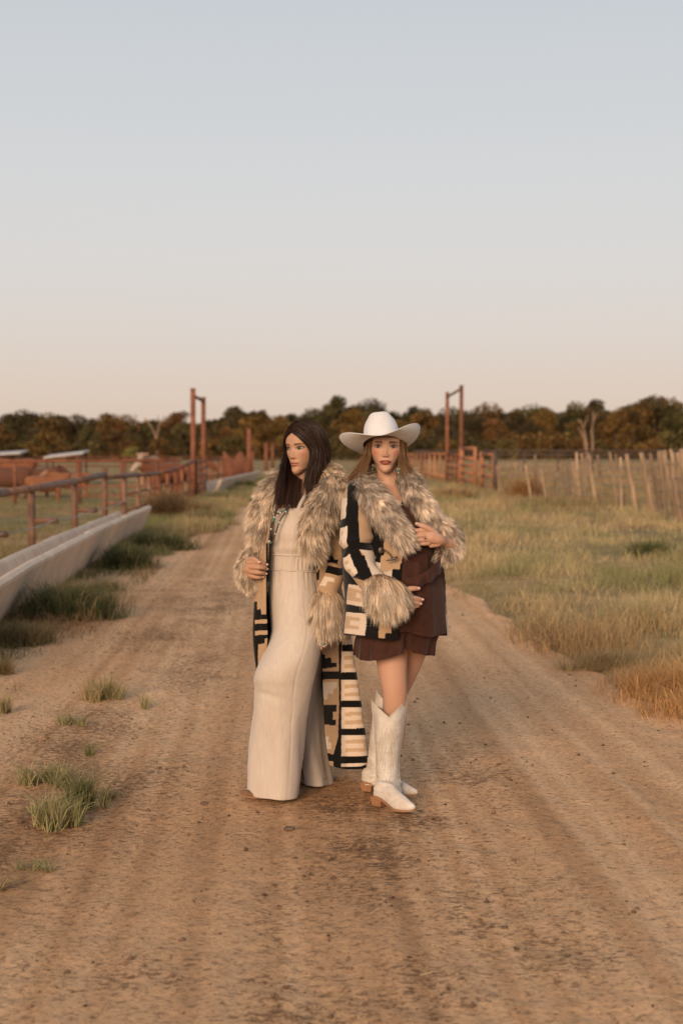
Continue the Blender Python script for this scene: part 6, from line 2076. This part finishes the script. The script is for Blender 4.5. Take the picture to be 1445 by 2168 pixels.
# ---- hair under the hat
gR = [guide([(2, 84, 62), (36, 76, 56), (62, 54, 36), (70, 42, 0), (71, 34, -35)], [(777, 985, -.08), (771, 1002, -.09), (762, 1018, -.10), (752, 1028, -.11)], YR, XFR),
      guide([(4, 60, 84), (45, 52, 70), (74, 34, 40), (80, 24, 0), (80, 18, -35)], [(770, 982, -.05), (762, 1000, -.07), (750, 1014, -.09), (741, 1022, -.10)], YR, XFR),
      guide([(4, 10, 92), (50, 6, 76), (80, 0, 45), (86, -6, 0), (86, -12, -35)], [(764, 978, -.01), (754, 996, -.04), (744, 1008, -.07), (737, 1016, -.08)], YR, XFR),
      guide([(4, -40, 84), (45, -46, 70), (74, -50, 45), (82, -56, 0), (84, -56, -35)], [(766, 982, .05), (758, 998, .02), (750, 1012, -.02), (744, 1022, -.05)], YR, XFR),
      guide([(0, -70, 70), (20, -96, 52), (36, -108, 30), (42, -108, -10), (44, -102, -50)], [(786, 992, .08), (782, 1008, .05), (778, 1022, .0), (772, 1034, -.04)], YR, XFR)]
gL = [guide([(-2, 84, 62), (-36, 76, 56), (-60, 54, 36), (-67, 42, 0), (-68, 34, -35)], [(849, 985, -.08), (852, 1000, -.09), (856, 1014, -.10), (858, 1028, -.11)], YR, XFR),
      guide([(-4, 60, 84), (-45, 52, 70), (-70, 34, 40), (-75, 24, 0), (-76, 18, -35)], [(854, 982, -.05), (858, 994, -.07), (864, 1002, -.09), (868, 1010, -.10)], YR, XFR),
      guide([(-4, 10, 92), (-50, 6, 76), (-76, 0, 45), (-80, -6, 0), (-80, -12, -35)], [(857, 980, -.01), (861, 990, -.04), (867, 998, -.07), (871, 1003, -.08)], YR, XFR),
      guide([(-4, -40, 84), (-45, -46, 70), (-72, -50, 45), (-78, -56, 0), (-78, -56, -35)], [(856, 984, .05), (858, 998, .02), (860, 1010, -.02), (862, 1020, -.05)], YR, XFR),
      guide([(0, -70, 70), (-20, -96, 52), (-36, -108, 30), (-42, -108, -10), (-44, -102, -50)], [(842, 992, .08), (844, 1008, .05), (846, 1022, .0), (846, 1034, -.04)], YR, XFR)]
hb = MB()
for k, gd in enumerate((gR, gL)):
    (V, Fs, C), dense = hair(gd, 5500, 60 + k, width=0.0018, jit=0.0032, tones=((0.065, 0.033, 0.017), (0.24, 0.135, 0.066)), gtone=lambda t: np.stack([.75 + .7 * t, .75 + .7 * t, .75 + .65 * t], -1))
    hb.add(V, Fs, C)
    c_ = XFR(np.array([[0, -10, 10]], float))[0]
    inn = dense + norm(c_ - dense) * 0.004
    sm = np.stack([crsp(q, 40)[:34] for q in inn])
    hb.add(sm.reshape(-1, 3), gridF(34, len(sm)), (0.07, 0.038, 0.02))
hb.obj('hair', m_hair, wr_)

# ---- hat
m_felt, n, l, b = new_mat('white_felt', 0.85, 0.2)
l.new(rampn(n, l, nz(n, l, 30, 4), [(0.3, (0.60, 0.575, 0.56)), (0.7, (0.66, 0.635, 0.62))]), b.inputs['Base Color'])
b.inputs['Sheen Weight'].default_value = 0.1
bump(n, l, b, nz(n, l, 700, 2), 0.25, 0.001)
HM = np.array(Matrix.Rotation(math.radians(177), 3, 'Z') @ Matrix.Rotation(math.radians(5.5), 3, 'Y') @ Matrix.Rotation(math.radians(20), 3, 'X'))
HATC = P(808, 939, YR)      # centre of the crown's foot


def hat_xf(V):
    return (np.asarray(V, float) / 1000.0) @ HM.T + HATC + np.array([0, -0.024, 0])


nt = 144
a = np.linspace(0, 2 * np.pi, nt, endpoint=False)
ca, sa = np.cos(a), np.sin(a)
# crown: local millimetres, y forward, z up
CWID, CLEN = 84, 103
lv = [(0, 1.0, 0), (8, .985, 0), (27, .955, 0), (54, .92, 0), (80, .88, 0), (98, .83, 0), (112, .76, 0), (121, .665, .0), (126, .53, .0), (126, .27, .0), (124, .05, .0)]
Lc = crsp(np.array(lv, float), 60)
rg = []
for z, f, _ in Lc:
    x = CWID * f * np.sign(ca) * np.abs(ca) ** .92; y = CLEN * (f * .97 + .03) * np.sign(sa) * np.abs(sa) ** .92
    if z > 60:
        k_ = sst(60, 126, z)
        zz_ = z + k_ * (8 * np.clip(sa, 0, 1) * 0 - 0)
        # side dents and the centre crease
        dent = k_ * 13 * np.exp(-((sa - .42) / .38) ** 2) * np.abs(ca) ** 2
        x = x - np.sign(ca) * dent
        zc = z + 5 * k_ * (y / CLEN) - 14 * k_ * np.exp(-(x / 17) ** 2) * sst(.75, .45, f)
    else:
        zc = np.full(nt, z)
    rg.append(np.stack([x, y, zc * np.ones(nt)], -1))
rg = np.array(rg)
V, Fs = closed(rg)
Fs = [Fs[0], Fs[2]]
hat = mk('hat', hat_xf(V), Fs, m_felt, wr_)
# brim
nr = 26
tq = np.linspace(0, 1, nr)
rin_x, rin_y = CWID * 1.0, CLEN * 1.0
bw = 106 + 12 * np.abs(ca) ** 2 - 22 * np.abs(sa) ** 2
br = []
for q in tq:
    rx = rin_x + bw * q; ry = rin_y + bw * .86 * q
    x = ca * rx; y = sa * ry
    side = np.abs(ca) ** 1.6
    curl = side * (6 * q ** 1.3 + np.where(ca < 0, 54, 38) * q ** 2.4)
    x = x - np.sign(ca) * side * (6 * q ** 2 + np.where(ca < 0, 24, 12) * q ** 4)
    z = 1.5 + curl - np.clip(sa, 0, 1) ** 2 * 27 * q ** 1.2 - np.clip(-sa, 0, 1) ** 2 * 2 * q ** 1.5
    # a soft roll along the curled side
    br.append(np.stack([x, y, z], -1))
br = np.array(br)
lo = br.copy(); lo[..., 2] -= 3.2
rim = br[-1] + np.stack([ca * 1.5, sa * 1.5, np.full(nt, -1.6)], -1)
full = np.concatenate([br, rim[None], lo[::-1], ])
brim = mk('brim', hat_xf(full.reshape(-1, 3)), gridF(nt, len(full), True), m_felt, hat)
m_band = m_noise('hat_band', (0.60, 0.57, 0.54), (0.68, 0.65, 0.62), 40, 0.6, 0.1)
bd = np.stack([np.stack([ca * (CWID * f + 1.8), sa * (CLEN * f + 1.8), np.full(nt, z)], -1) for z, f in ((2, 1.0), (9, .985), (15, .972))])
mk('hat_band', hat_xf(bd.reshape(-1, 3)), gridF(nt, 3, True), m_band, hat)
sw = np.stack([np.stack([ca * (CWID * .955), sa * (CLEN * .955), np.full(nt, z)], -1) for z in (-2, 6, 16)])  # sweatband, its dark tone also standing in for shade inside the crown
m_sweat = m_noise('sweatband', (0.10, 0.06, 0.04), (0.14, 0.085, 0.055), 30, 0.6, 0)
mk('sweatband', hat_xf(sw.reshape(-1, 3)), gridF(nt, 3, True)[:, ::-1], m_sweat, hat)

# ---- dress
m_dress, n, l, b = new_mat('brown_chiffon', 0.75, 0.2)
l.new(rampn(n, l, nz(n, l, 40, 4), [(0.3, (0.035, 0.0105, 0.0052)), (0.7, (0.050, 0.0155, 0.0074))]), b.inputs['Base Color'])
b.inputs['Sheen Weight'].default_value = 0.1
bump(n, l, b, nz(n, l, 500, 2), 0.2, 0.001)
dr = MB()


def dress_part(rows, nu, nv, am, f, hem, seed, hemf=None, y_on=None):
    hp = hemf or (lambda a_: 0 * a_)

    def md(px, py, Y, a_, v):
        return px, py + v ** 2 * hp(a_, px), Y
    Sf, px, py, a_, R = rings(rows, YR, nu, nv, mod=md)
    A = a_[None] * np.ones((nv, 1)); v = np.linspace(0, 1, nv)[:, None] * np.ones((1, nu))
    y0, y1 = rows[0][0], rows[-1][0]
    d = am * v ** 1.3 * (np.cos(A * f + 2.2 * vn(A * 1.5, seed, 0, 2)) + 0.5 * vn(A * f * .9, v * 1.5, seed, 3)) + 0.004 * vn(A * 2.5 + 2 * v, v * 3, seed, 5)
    Sd = Sf + OUT_SIGN * gnorm(Sf) * d[..., None]
    inn = Sd[-1] * .985 + Sd[-1].mean(0) * .015
    Sd = np.concatenate([Sd, inn[None], (Sd[-14] * .97 + Sd[-14].mean(0) * .03)[None]])
    return cloth(Sd)


# bodice and upper skirt
dr.add(*dress_part([(1058, 846, 905, -.03, .10), (1074, 830, 912, -.02, .125), (1100, 800, 922, -.02, .14), (1140, 785, 927, -.03, .15), (1180, 778, 930, -.045, .165), (1215, 776, 935, -.055, .175), (1255, 775, 939, -.055, .18), (1295, 774, 940, -.045, .175), (1330, 773, 941, -.035, .17), (1342, 772, 941, -.03, .17)],
                   240, 170, .010, 9, 0, 2.0, hemf=lambda a_, px: 6 * np.sin(a_ * 3 + 1.0)))
Sf, px, py, a_, R = rings([(1320, 762, 930, -.02, .155), (1340, 757, 930, -.02, .16), (1362, 753, 922, -.02, .165), (1388, 752, 917, -.02, .17)], YR, 300, 80)
A = a_[None] * np.ones((80, 1)); v = np.linspace(0, 1, 80)[:, None] * np.ones((1, 300))
# the lower tier: longer and swung over the front thigh, lifted between the legs
fx = (px - 752) / 165
front = np.clip(np.sin(A), 0, 1) ** .5
dropf = np.interp(fx, [0, .15, .42, .63, .66, .68, .75, .88, 1.0], [10, 14, 6, -6, -24, -14, -6, -2, -2])
py2 = py + v ** 2 * (front * dropf + (1 - front) * 0)
Yy = YR + np.repeat((R[:, 3])[:, None], 300, 1) - R[:, 4][:, None] * np.sin(A)
S2 = P(px, py2, Yy)
d = .008 * v * (np.cos(A * 11 + 2 * vn(A * 2, 4.0, 0, 2)) + .6 * vn(A * 9, v * 2, 0, 3)) - .05 * v * np.exp(-((fx - .655) / .03) ** 2) * front
S2 = S2 + OUT_SIGN * gnorm(S2) * d[..., None]
dr.add(*cloth(np.concatenate([S2, (S2[-1] * .985 + S2[-1].mean(0) * .015)[None], (S2[-30] * .96 + S2[-30].mean(0) * .04)[None]])))
dress = dr.obj('dress', m_dress, wr_)


def ruffle(path, wid, am, fr, name, seed, lean=(0, 0)):
    """a gathered strip: path (x,y,dy), width px downwards"""
    Q = crsp(np.array(path, float), 120)
    t = np.linspace(0, 1, 120)
    rows = []
    for k, w in enumerate(np.linspace(0, 1, 14)):
        wv = am * w * np.sin(t * fr * 6.283 + 2 * vn(t * 4, seed, 0, 2))
        ww = wid(t) if callable(wid) else wid
        rows.append(P(Q[:, 0] + lean[0] * w * ww + wv * 120 * 0.35, Q[:, 1] + ww * w * (1 + .08 * np.sin(t * fr * 6.283 + 1)), YR + Q[:, 2] - .012 * np.sin(w * 2.6) - wv * 0.6))
    Sf = np.array(rows)
    V, Fs = thick(Sf, 0.0012)
    return mk(name, V, Fs, m_dress, dress)


ruffle([(934, 1176, -.13), (924, 1190, -.185), (908, 1204, -.225), (890, 1216, -.24), (872, 1222, -.24), (856, 1222, -.235)], lambda t: 34 - 14 * t, .012, 3.2, 'ruffle', 1)
ruffle([(860, 1088, -.14), (858, 1110, -.155), (862, 1150, -.18), (880, 1168, -.20), (905, 1174, -.18)], lambda t: 14 + 16 * t, .010, 3.4, 'ruffle', 2)
ruffle([(930, 1178, -.10), (934, 1200, -.10), (937, 1222, -.09), (938, 1240, -.08)], 10, .012, 3.0, 'ruffle', 3, lean=(.5, 0))

# ---- boots
m_boot, n, l, b = new_mat('white_leather', 0.5, 0.4)
c = rampn(n, l, nz(n, l, 14, 5, .65), [(0.28, (0.46, 0.40, 0.335)), (0.6, (0.64, 0.585, 0.515))])
# dust of the road clinging to the foot
tg_ = n.new('ShaderNodeTexCoord'); sz_ = n.new('ShaderNodeSeparateXYZ'); l.new(tg_.outputs['Object'], sz_.inputs[0])
mr_ = n.new('ShaderNodeMapRange'); mr_.inputs['From Min'].default_value = 0.16; mr_.inputs['From Max'].default_value = 0.0; l.new(sz_.outputs['Z'], mr_.inputs['Value'])
mm_ = n.new('ShaderNodeMath'); mm_.operation = 'MULTIPLY'; l.new(mr_.outputs[0], mm_.inputs[0]); l.new(rampn(n, l, nz(n, l, 24, 6, .7), [(0.38, (0, 0, 0)), (0.7, (0.8, 0.8, 0.8))]), mm_.inputs[1])
c = mixc(n, l, mm_.outputs[0], c, (0.40, 0.26, 0.155))
l.new(c, b.inputs['Base Color'])
b1 = bump(n, l, b, nz(n, l, 26, 5, stretch=(1, 1, 2.2), dist=.8), 0.5, 0.006)
bump(n, l, b, nz(n, l, 220, 3), 0.2, 0.0015, b1)
m_stitch = m_noise('boot_stitching', (0.50, 0.44, 0.35), (0.58, 0.52, 0.43), 60, 0.7, 0)
m_bsole = m_noise('boot_sole', (0.26, 0.125, 0.06), (0.34, 0.17, 0.085), 20, 0.55, 0.2, 100, bd=0.002)


def foot_faces(nv, nu):
    i = np.arange(nu); j = (i + 1) % nu
    return [gridF(nu, nv, True), np.stack([j, i, np.full(nu, nu * nv)], -1), np.stack([(nv - 1) * nu + i, (nv - 1) * nu + j, np.full(nu, nu * nv + 1)], -1)]


def boot(T, H, shaft, v_cut, seed, stitches=True):
    """shaft rows (y, xl, xr, dy, half depth); v_cut: depth in px of the dip at the front"""
    top = [.012, .024, .035, .050, .066, .078, .070, .055]
    o = shoe(wr_, T, H, m_boot, m_bsole, ('boot', 'sole', 'heel'), heel_h=.036, top=top, wid=.88)

    def md(px, py, Y, a_, v):
        f = np.clip(np.sin(a_), 0, 1); bk = np.clip(-np.sin(a_), 0, 1)
        u = np.clip(np.abs(a_ - np.pi / 2) / (np.pi / 2), 0, 1)
        cut = np.where(np.sin(a_) > 0, v_cut * (1 - u) ** 1.35, v_cut * .55 * bk)
        return px, py + cut * (1 - v) ** 3, Y
    nu, nv = 96, 150
    Sf, px, py, a_, R = rings(shaft, YR, nu, nv, mod=md)
    A = a_[None] * np.ones((nv, 1)); v = np.linspace(0, 1, nv)[:, None] * np.ones((1, nu))
    wr = sst(.55, .9, v)
    d = .0055 * wr * np.sin(v * 55 + 2.2 * np.cos(A + seed) + 2 * vn(A, v * 8, seed, 3)) * (0.4 + .6 * vn(A * 1.2, v * 5, seed, 4)) + .003 * vn(A * 2, v * 9, seed, 6)
    Sd = Sf + OUT_SIGN * gnorm(Sf) * d[..., None]
    c0 = Sd.mean(1, keepdims=True)
    inn = Sd * .955 + c0 * .045
    kq = int(nv * .60)
    low = Sd[int(nv * .52):]
    fv = np.empty(len(o.data.vertices) * 3, np.float32); o.data.vertices.foreach_get('co', fv)
    mbf = MB(); mbf.add(*closed(low)); mbf.add(fv.reshape(-1, 3) + LOC[o], foot_faces(44, 24))
    Vl, Fl, _ = mbf.arrays()
    Vl, Fl = remesh(Vl, Fl, .0035, 9, .5)
    zt_ = Vl[:, 2]; an = np.exp(-((zt_ - .14) / .06) ** 2)
    Vl = Vl + (norm(Vl - Vl.mean(0)) * (0.0045 * an * np.sin(zt_ * 190 + 40 * (Vl[:, 0] + Vl[:, 1]) + 3 * vn(Vl[:, 0] * 30, Vl[:, 1] * 30, zt_ * 30, 3)))[:, None])
    old = o.data
    o.data = mesh_data('boot', Vl - LOC[o], Fl, None, True, m_boot)
    bpy.data.meshes.remove(old)
    full_ = np.concatenate([inn[40::-1], Sd[:kq]])
    sh = mk('shaft', *cloth(full_), m_boot, o)
    # piping along the top edge, side seams, stitched plume on the front
    e = np.concatenate([Sd[0], Sd[0][:1]]) + [0, 0, .0005]
    mk('piping', *tube(e, .0021, 6), m_stitch, o)
    if stitches:
        nn = OUT_SIGN * gnorm(Sf)
        for sgn in (-1, 1):
            for k in range(3):
                w_ = .16 + .22 * k
                vv = np.linspace(.13 + .05 * k, .74 - .07 * k, 60)
                uu = np.pi / 2 + sgn * (w_ + .07 * np.sin(vv * 34 + k) + .12 * np.sin((vv - .13) * 5))
                iv = np.clip((vv * (nv - 1)).astype(int), 0, nv - 1); iu = np.clip((uu / (2 * np.pi) * nu).astype(int), 0, nu - 1)
                f_ = np.clip(uu / (2 * np.pi) * nu - iu, 0, 1)[:, None]
                pts = Sd[iv, iu] * (1 - f_) + Sd[iv, (iu + 1) % nu] * f_ + nn[iv, iu] * .0006
                mk('stitching', *tube(pts, .0011, 4), m_stitch, o)
            uu = int(nu * (.25 + sgn * .235)) % nu
            mk('side_seam', *tube(Sd[3:110, uu] + nn[3:110, uu] * .0006, .0018, 5), m_stitch, o)
    return o


boot(gnd(878, 1722), gnd(794, 1703), [(1481, 786, 859.5, -.05, .072), (1520, 790, 855, -.045, .070), (1560, 793, 851, -.03, .068), (1600, 796, 846, -.01, .062), (1630, 795, 844, .0, .058), (1655, 795, 846, -.01, .060), (1676, 794, 850, -.02, .062), (1690, 793, 846, -.025, .055)], 38, 1.0)
boot(gnd(884, 1689), gnd(768, 1672), [(1462, 796, 850, .14, .07), (1500, 790, 846, .15, .068), (1560, 783, 834, .16, .066), (1600, 780, 828, .17, .060), (1630, 775, 824, .17, .056), (1650, 771, 824, .165, .058), (1663, 770, 826, .16, .056)], 30, 2.0, False)

# ---- coat
Z1 = lambda pts: zz(715, 1000, 9.633, pts)
Z2 = lambda pts: zz(715, 1180, 9.633, pts)
pT = [  # torso panels
    (Z1([(380, 480), (700, 480), (720, 1500), (400, 1500)]), TAN),
    (Z1([(655, 880), (760, 900), (950, 1240), (925, 1560), (945, 1690), (880, 1700), (865, 1850), (735, 1820), (765, 1740), (690, 1660), (660, 1440), (690, 1250)]), BLACK),
    (Z1([(420, 1430), (700, 1440), (700, 1600), (430, 1570)]), BLACK),
    (Z1([(430, 1575), (690, 1605), (770, 1740), (730, 1820), (870, 1850), (900, 1950), (600, 1950), (540, 1700)]), CREAM * .85),
    (Z2([(550, 20), (800, 110), (1100, 100), (1100, 420), (700, 380)]), CREAM * .85),
    (Z1([(945, 1240), (1500, 1240), (1320, 1620), (1290, 1950), (870, 1950), (880, 1700), (945, 1690), (930, 1540)]), TAN),
    (Z2([(870, 0), (1310, 0), (1290, 140), (1250, 250), (1130, 240), (1000, 300), (860, 300)]), TAN),
    (Z2([(1130, 235), (1260, 250), (1275, 130), (1420, 0), (1420, 700), (1100, 700)]), BLACK),
    (Z2([(150, 380), (700, 380), (1400, 700), (1400, 1750), (-60, 1750), (-60, 380)]), BLACK),
    (Z2([(215, 545), (400, 570), (580, 720), (575, 1000), (440, 1000), (170, 950), (190, 700)]), CREAM),
    (Z2([(212, 620), (330, 640), (500, 690), (500, 770), (380, 720), (360, 810), (515, 855), (500, 925), (180, 865), (200, 700)]), SAND),
    (Z2([(165, 1115), (580, 1150), (575, 1400), (545, 1598), (120, 1545)]), CREAM),
    (Z2([(170, 1195), (445, 1235), (440, 1300), (250, 1285), (240, 1380), (435, 1410), (420, 1475), (135, 1445)]), SAND),
    (Z2([(860, 1100), (1160, 1100), (1180, 1250), (975, 1240), (985, 1340), (1088, 1380), (1085, 1550), (970, 1540), (950, 1655), (820, 1640)]), TAN)]
pSl = [  # sleeve
    (Z1([(60, 520), (190, 520), (165, 930), (40, 1000)]), CREAM * .9), (Z1([(-60, 1000), (165, 930), (185, 1090), (-60, 1200)]), BLACK),
    (Z1([(40, 1140), (185, 1090), (212, 1500), (40, 1610)]), CREAM), (Z1([(80, 1385), (125, 1380), (128, 1450), (80, 1475)]), SAND), (Z1([(76, 1200), (105, 1190), (105, 1290), (76, 1300)]), SAND),
    (Z1([(-60, 1640), (215, 1500), (230, 1660), (60, 1780), (-60, 1830)]), BLACK),
    (Z1([(100, 1760), (225, 1655), (340, 1940), (160, 1940)]), CREAM), (Z2([(100, 10), (250, -60), (400, 320), (280, 410), (160, 230)]), CREAM),
    (Z2([(135, 80), (195, 65), (205, 130), (160, 155)]), SAND), (Z2([(195, 240), (255, 225), (268, 290), (225, 318)]), SAND),
    (Z1([(190, 150), (350, 150), (440, 480), (415, 950), (440, 1430), (440, 1580), (620, 1940), (340, 1940), (215, 1640), (185, 1090), (165, 930)]), BLACK),
    (Z1([(350, 150), (520, 300), (520, 480), (430, 480)]), BLACK),
    (Z2([(250, -40), (545, -40), (700, 380), (560, 480), (270, 420), (400, 320)]), BLACK), (Z2([(160, 230), (280, 410), (240, 560), (60, 560), (60, 300)]), BLACK),
    (Z1([(430, 1430), (700, 1440), (700, 1600), (440, 1580)]), BLACK),
    (Z1([(440, 1575), (640, 1600), (800, 1700), (700, 1950), (620, 1950), (530, 1680)]), CREAM * .85), (Z2([(545, -60), (900, -60), (900, 420), (700, 380)]), CREAM * .85)]
LVR = [(1030, [(800, -.10), (774, -.08), (752, -.02), (762, .09), (815, .14), (868, .10), (892, .02), (884, -.05)]),
       (1070, [(826, -.15), (780, -.14), (736, -.03), (754, .11), (815, .16), (880, .12), (912, .02), (905, -.08)]),
       (1120, [(846, -.18), (785, -.165), (726, -.04), (750, .12), (820, .17), (888, .13), (922, .03), (918, -.07)]),
       (1170, [(852, -.21), (788, -.185), (724, -.045), (750, .13), (825, .18), (898, .13), (932, .03), (929, -.06)]),
       (1220, [(850, -.235), (788, -.20), (727, -.05), (752, .13), (830, .18), (908, .13), (938, .03), (936, -.05)]),
       (1270, [(846, -.24), (786, -.21), (730, -.05), (756, .13), (835, .18), (914, .13), (942, .03), (940, -.04)]),
       (1310, [(842, -.235), (784, -.205), (729, -.05), (756, .13), (835, .18), (916, .13), (945, .03), (943, -.03)]),
       (1346, [(843, -.225), (784, -.20), (726, -.05), (756, .13), (835, .18), (918, .13), (947, .03), (946, -.02)])]
Bp = shell(LVR, YR, 300, 280)
fr_ = np.linspace(0, 1, 300)[None] * np.ones((280, 1)); fv_ = np.linspace(0, 1, 280)[:, None] * np.ones((1, 300))
pxg = Bp[..., 0]; pyg = Bp[..., 1] + sst(.7, 1, fv_) * (9 * np.exp(-((fr_ - .06) / .1) ** 2) - 4 * np.exp(-((fr_ - .28) / .08) ** 2))
Yg = YR + Bp[..., 2] + .010 * vn(fr_ * 14, fv_ * 2.2, 0, 19)
Sc = P(pxg, pyg, Yg)
C = weave(pxg, pyg, BLACK, pT)
gen = fr_ > 0.30
u_ = (fr_ - .3) * 30; v_ = (pyg - 1030) / 58
gb = np.where((np.mod(v_, 1) < .25) | (np.mod(u_, 4) < .4), 0, np.where((np.mod(v_, 1) > .45) & (np.mod(v_, 1) < .8) & (np.mod(u_, 4) > 1.2) & (np.mod(u_, 4) < 3.2), 1, 2))
C = np.where(gen[..., None], np.array([BLACK, SAND, CREAM])[gb], C)
rgt = (fr_ > .86)
C = np.where((rgt & (pyg > 1246) & (pyg < 1275))[..., None], BLACK, np.where((rgt & (pyg >= 1275) & (pyg < 1300))[..., None], TAN, np.where((rgt & (pyg >= 1300))[..., None], CREAM, C)))
nn = gnorm(Sc); cen = Sc.mean(1, keepdims=True)
V, Fs, C2 = lined(Sc, -.006 if np.mean((nn * (Sc - cen)).sum(-1)) > 0 else .006, C, BLACK * 1.3)
coatR = mk('coat', V, Fs, m_knit, wr_, C2)
Sl, a = limb([(770, 1022, -.03, 18), (757, 1040, -.08, 26), (753, 1075, -.12, 31), (753, 1110, -.145, 33), (755, 1150, -.17, 33), (760, 1186, -.19, 33), (772, 1212, -.215, 30), (790, 1232, -.24, 28), (806, 1246, -.26, 26)], YR, 120, 240, squash=.92)
nnS = gnorm(Sl); nnS = nnS if np.mean((nnS * (Sl - Sl.mean(1, keepdims=True))).sum(-1)) > 0 else -nnS
ux, uy = unproject(Sl)
A = a[None] * np.ones((240, 1))
Sl = Sl + nnS * (.006 * vn(A * 1.4 + uy * .02, uy * .035, 0, 23) + .007 * np.exp(-((uy - 1143 + .2 * (ux - 760)) / 7) ** 2) - .007 * np.exp(-((uy - 1158 + .2 * (ux - 760)) / 6) ** 2))[..., None]
C = weave(ux, uy, TAN, pSl, .4)
V, Fs = closed(Sl)
mk('sleeve', V, Fs, m_knit, coatR, np.concatenate([C.reshape(-1, 3), [BLACK, BLACK]]))
Sl, a = limb([(868, 1030, .02, 15), (882, 1058, .02, 17), (900, 1090, .01, 17), (924, 1122, -.02, 17), (944, 1146, -.06, 17)], YR, 60, 120)
ux, uy = unproject(Sl)
V, Fs = closed(Sl)
mk('sleeve', V, Fs, m_knit, coatR, np.concatenate([weave(ux, uy, TAN, [([(800, 1050), (1000, 1050), (1000, 1075), (800, 1075)], BLACK), ([(800, 1100), (1000, 1100), (1000, 1125), (800, 1125)], CREAM)]).reshape(-1, 3), [BLACK, BLACK]]))

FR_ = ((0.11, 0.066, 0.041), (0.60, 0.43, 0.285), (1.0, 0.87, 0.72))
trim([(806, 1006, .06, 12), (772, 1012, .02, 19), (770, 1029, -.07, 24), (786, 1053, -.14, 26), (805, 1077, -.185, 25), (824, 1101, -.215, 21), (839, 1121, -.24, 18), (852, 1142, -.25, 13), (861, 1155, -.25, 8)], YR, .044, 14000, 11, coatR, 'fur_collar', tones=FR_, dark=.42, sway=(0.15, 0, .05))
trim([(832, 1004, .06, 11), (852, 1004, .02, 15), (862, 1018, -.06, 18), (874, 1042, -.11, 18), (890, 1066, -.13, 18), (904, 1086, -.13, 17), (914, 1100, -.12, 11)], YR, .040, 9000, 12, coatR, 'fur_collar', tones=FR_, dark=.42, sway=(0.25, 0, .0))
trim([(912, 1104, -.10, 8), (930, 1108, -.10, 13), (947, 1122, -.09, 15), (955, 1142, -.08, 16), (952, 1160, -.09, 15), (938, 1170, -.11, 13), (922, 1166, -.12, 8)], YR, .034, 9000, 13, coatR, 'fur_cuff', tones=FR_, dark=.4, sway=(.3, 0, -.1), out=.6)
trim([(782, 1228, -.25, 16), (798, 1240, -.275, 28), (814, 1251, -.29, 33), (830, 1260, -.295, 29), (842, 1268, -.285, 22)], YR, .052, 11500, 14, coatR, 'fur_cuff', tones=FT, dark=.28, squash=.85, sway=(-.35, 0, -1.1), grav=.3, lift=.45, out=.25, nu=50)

# toggle, button, snap
m_horn = m_noise('horn_toggle', (0.03, 0.02, 0.013), (0.09, 0.06, 0.04), 60, .3, 0, spec=.5)
Q = crsp(np.array([(805, 1162, -.225), (816, 1166, -.25), (825, 1174, -.252), (830, 1182, -.247)]), 14)
tog = mk('toggle', *tube(P(*np.array([(817, 1187.5), (826, 1185), (835, 1182), (839, 1180.5)]).T, YR - .255), [.002, .005, .0065, .006], 8, rnd=True), m_horn, coatR)
mk('loop_cord', *tube(P(Q[:, 0], Q[:, 1], YR + Q[:, 2]), .003, 6), m_horn, coatR)
V, Fq = ball(P(806, 1165, YR - .222), (.013, .005, .014), 12, 8)
mk('cord_patch', V, Fq, m_horn, coatR)
V, Fq = ball(P(846, 1150, YR - .235), (.006, .003, .007), 10, 7)
mk('snap', V, Fq, m_bead[1], coatR)

# ---- jewellery
ear = mk('earring', *tube(P([843.5, 843.5], [982, 988], YR - .06), .0012, 5), m_bead[1], wr_)
for (x, y, c_) in ((843, 989, 2), (841, 993, 1), (845, 993, 1), (842, 997, 2), (844.5, 998, 2), (843, 1001, 1), (839.5, 996, 2), (846.5, 996, 2)):
    V, Fq = ball(P(x, y, YR - .065), (.0033, .002, .0045), 8, 6)
    mk('earring_stone', V, Fq, m_bead[c_], ear)
ear2 = mk('earring', *tube(P([788, 788], [982, 990], YR - .05), .0012, 5), m_bead[1], wr_)
V, Fq = ball(P(788, 993, YR - .052), (.003, .002, .005), 8, 6)
mk('earring_stone', V, Fq, m_bead[2], ear2)
rp = P(868.5, 1281, YR - .285)
aa = np.linspace(0, 2 * np.pi, 24, endpoint=False)
rg = mk('ring', *tube(np.array([rp + np.array([math.cos(q) * .011, -.001, math.sin(q) * .014]) for q in np.append(aa, aa[0])]), .0042, 8), m_bead[2], wr_)
V, Fq = ball(rp, (.008, .004, .011), 12, 8); mk('ring_stone', V, Fq, m_horn, rg)
for q in range(14):
    t = q / 14 * 6.283
    V, Fq = ball(rp + np.array([math.cos(t) * .0115, -.004, math.sin(t) * .0145]), (.0026, .0026, .0026), 6, 5)
    mk('ring_stone', V, Fq, m_bead[2], rg)
V, Fq = ball(P(899, 1139.5, YR - .232), (.0042, .003, .0045), 10, 7)
rg2 = mk('ring', V, Fq, m_horn, wr_)
mk('ring_band', *tube(P([897, 898, 900, 901], [1135, 1139, 1143, 1148], YR - .226), .0015, 6), m_bead[1], rg2)
for k in range(2):
    q = np.linspace(-1.4, 1.4, 16)
    mk('bracelet', *tube(P(934 + 2.5 * k + 2.5 * np.cos(q), 1146 + 11.5 * np.sin(q), YR - .165 - .022 * np.cos(q)), .0016, 6), m_bead[1] if k == 0 else m_bead[0], wr_)
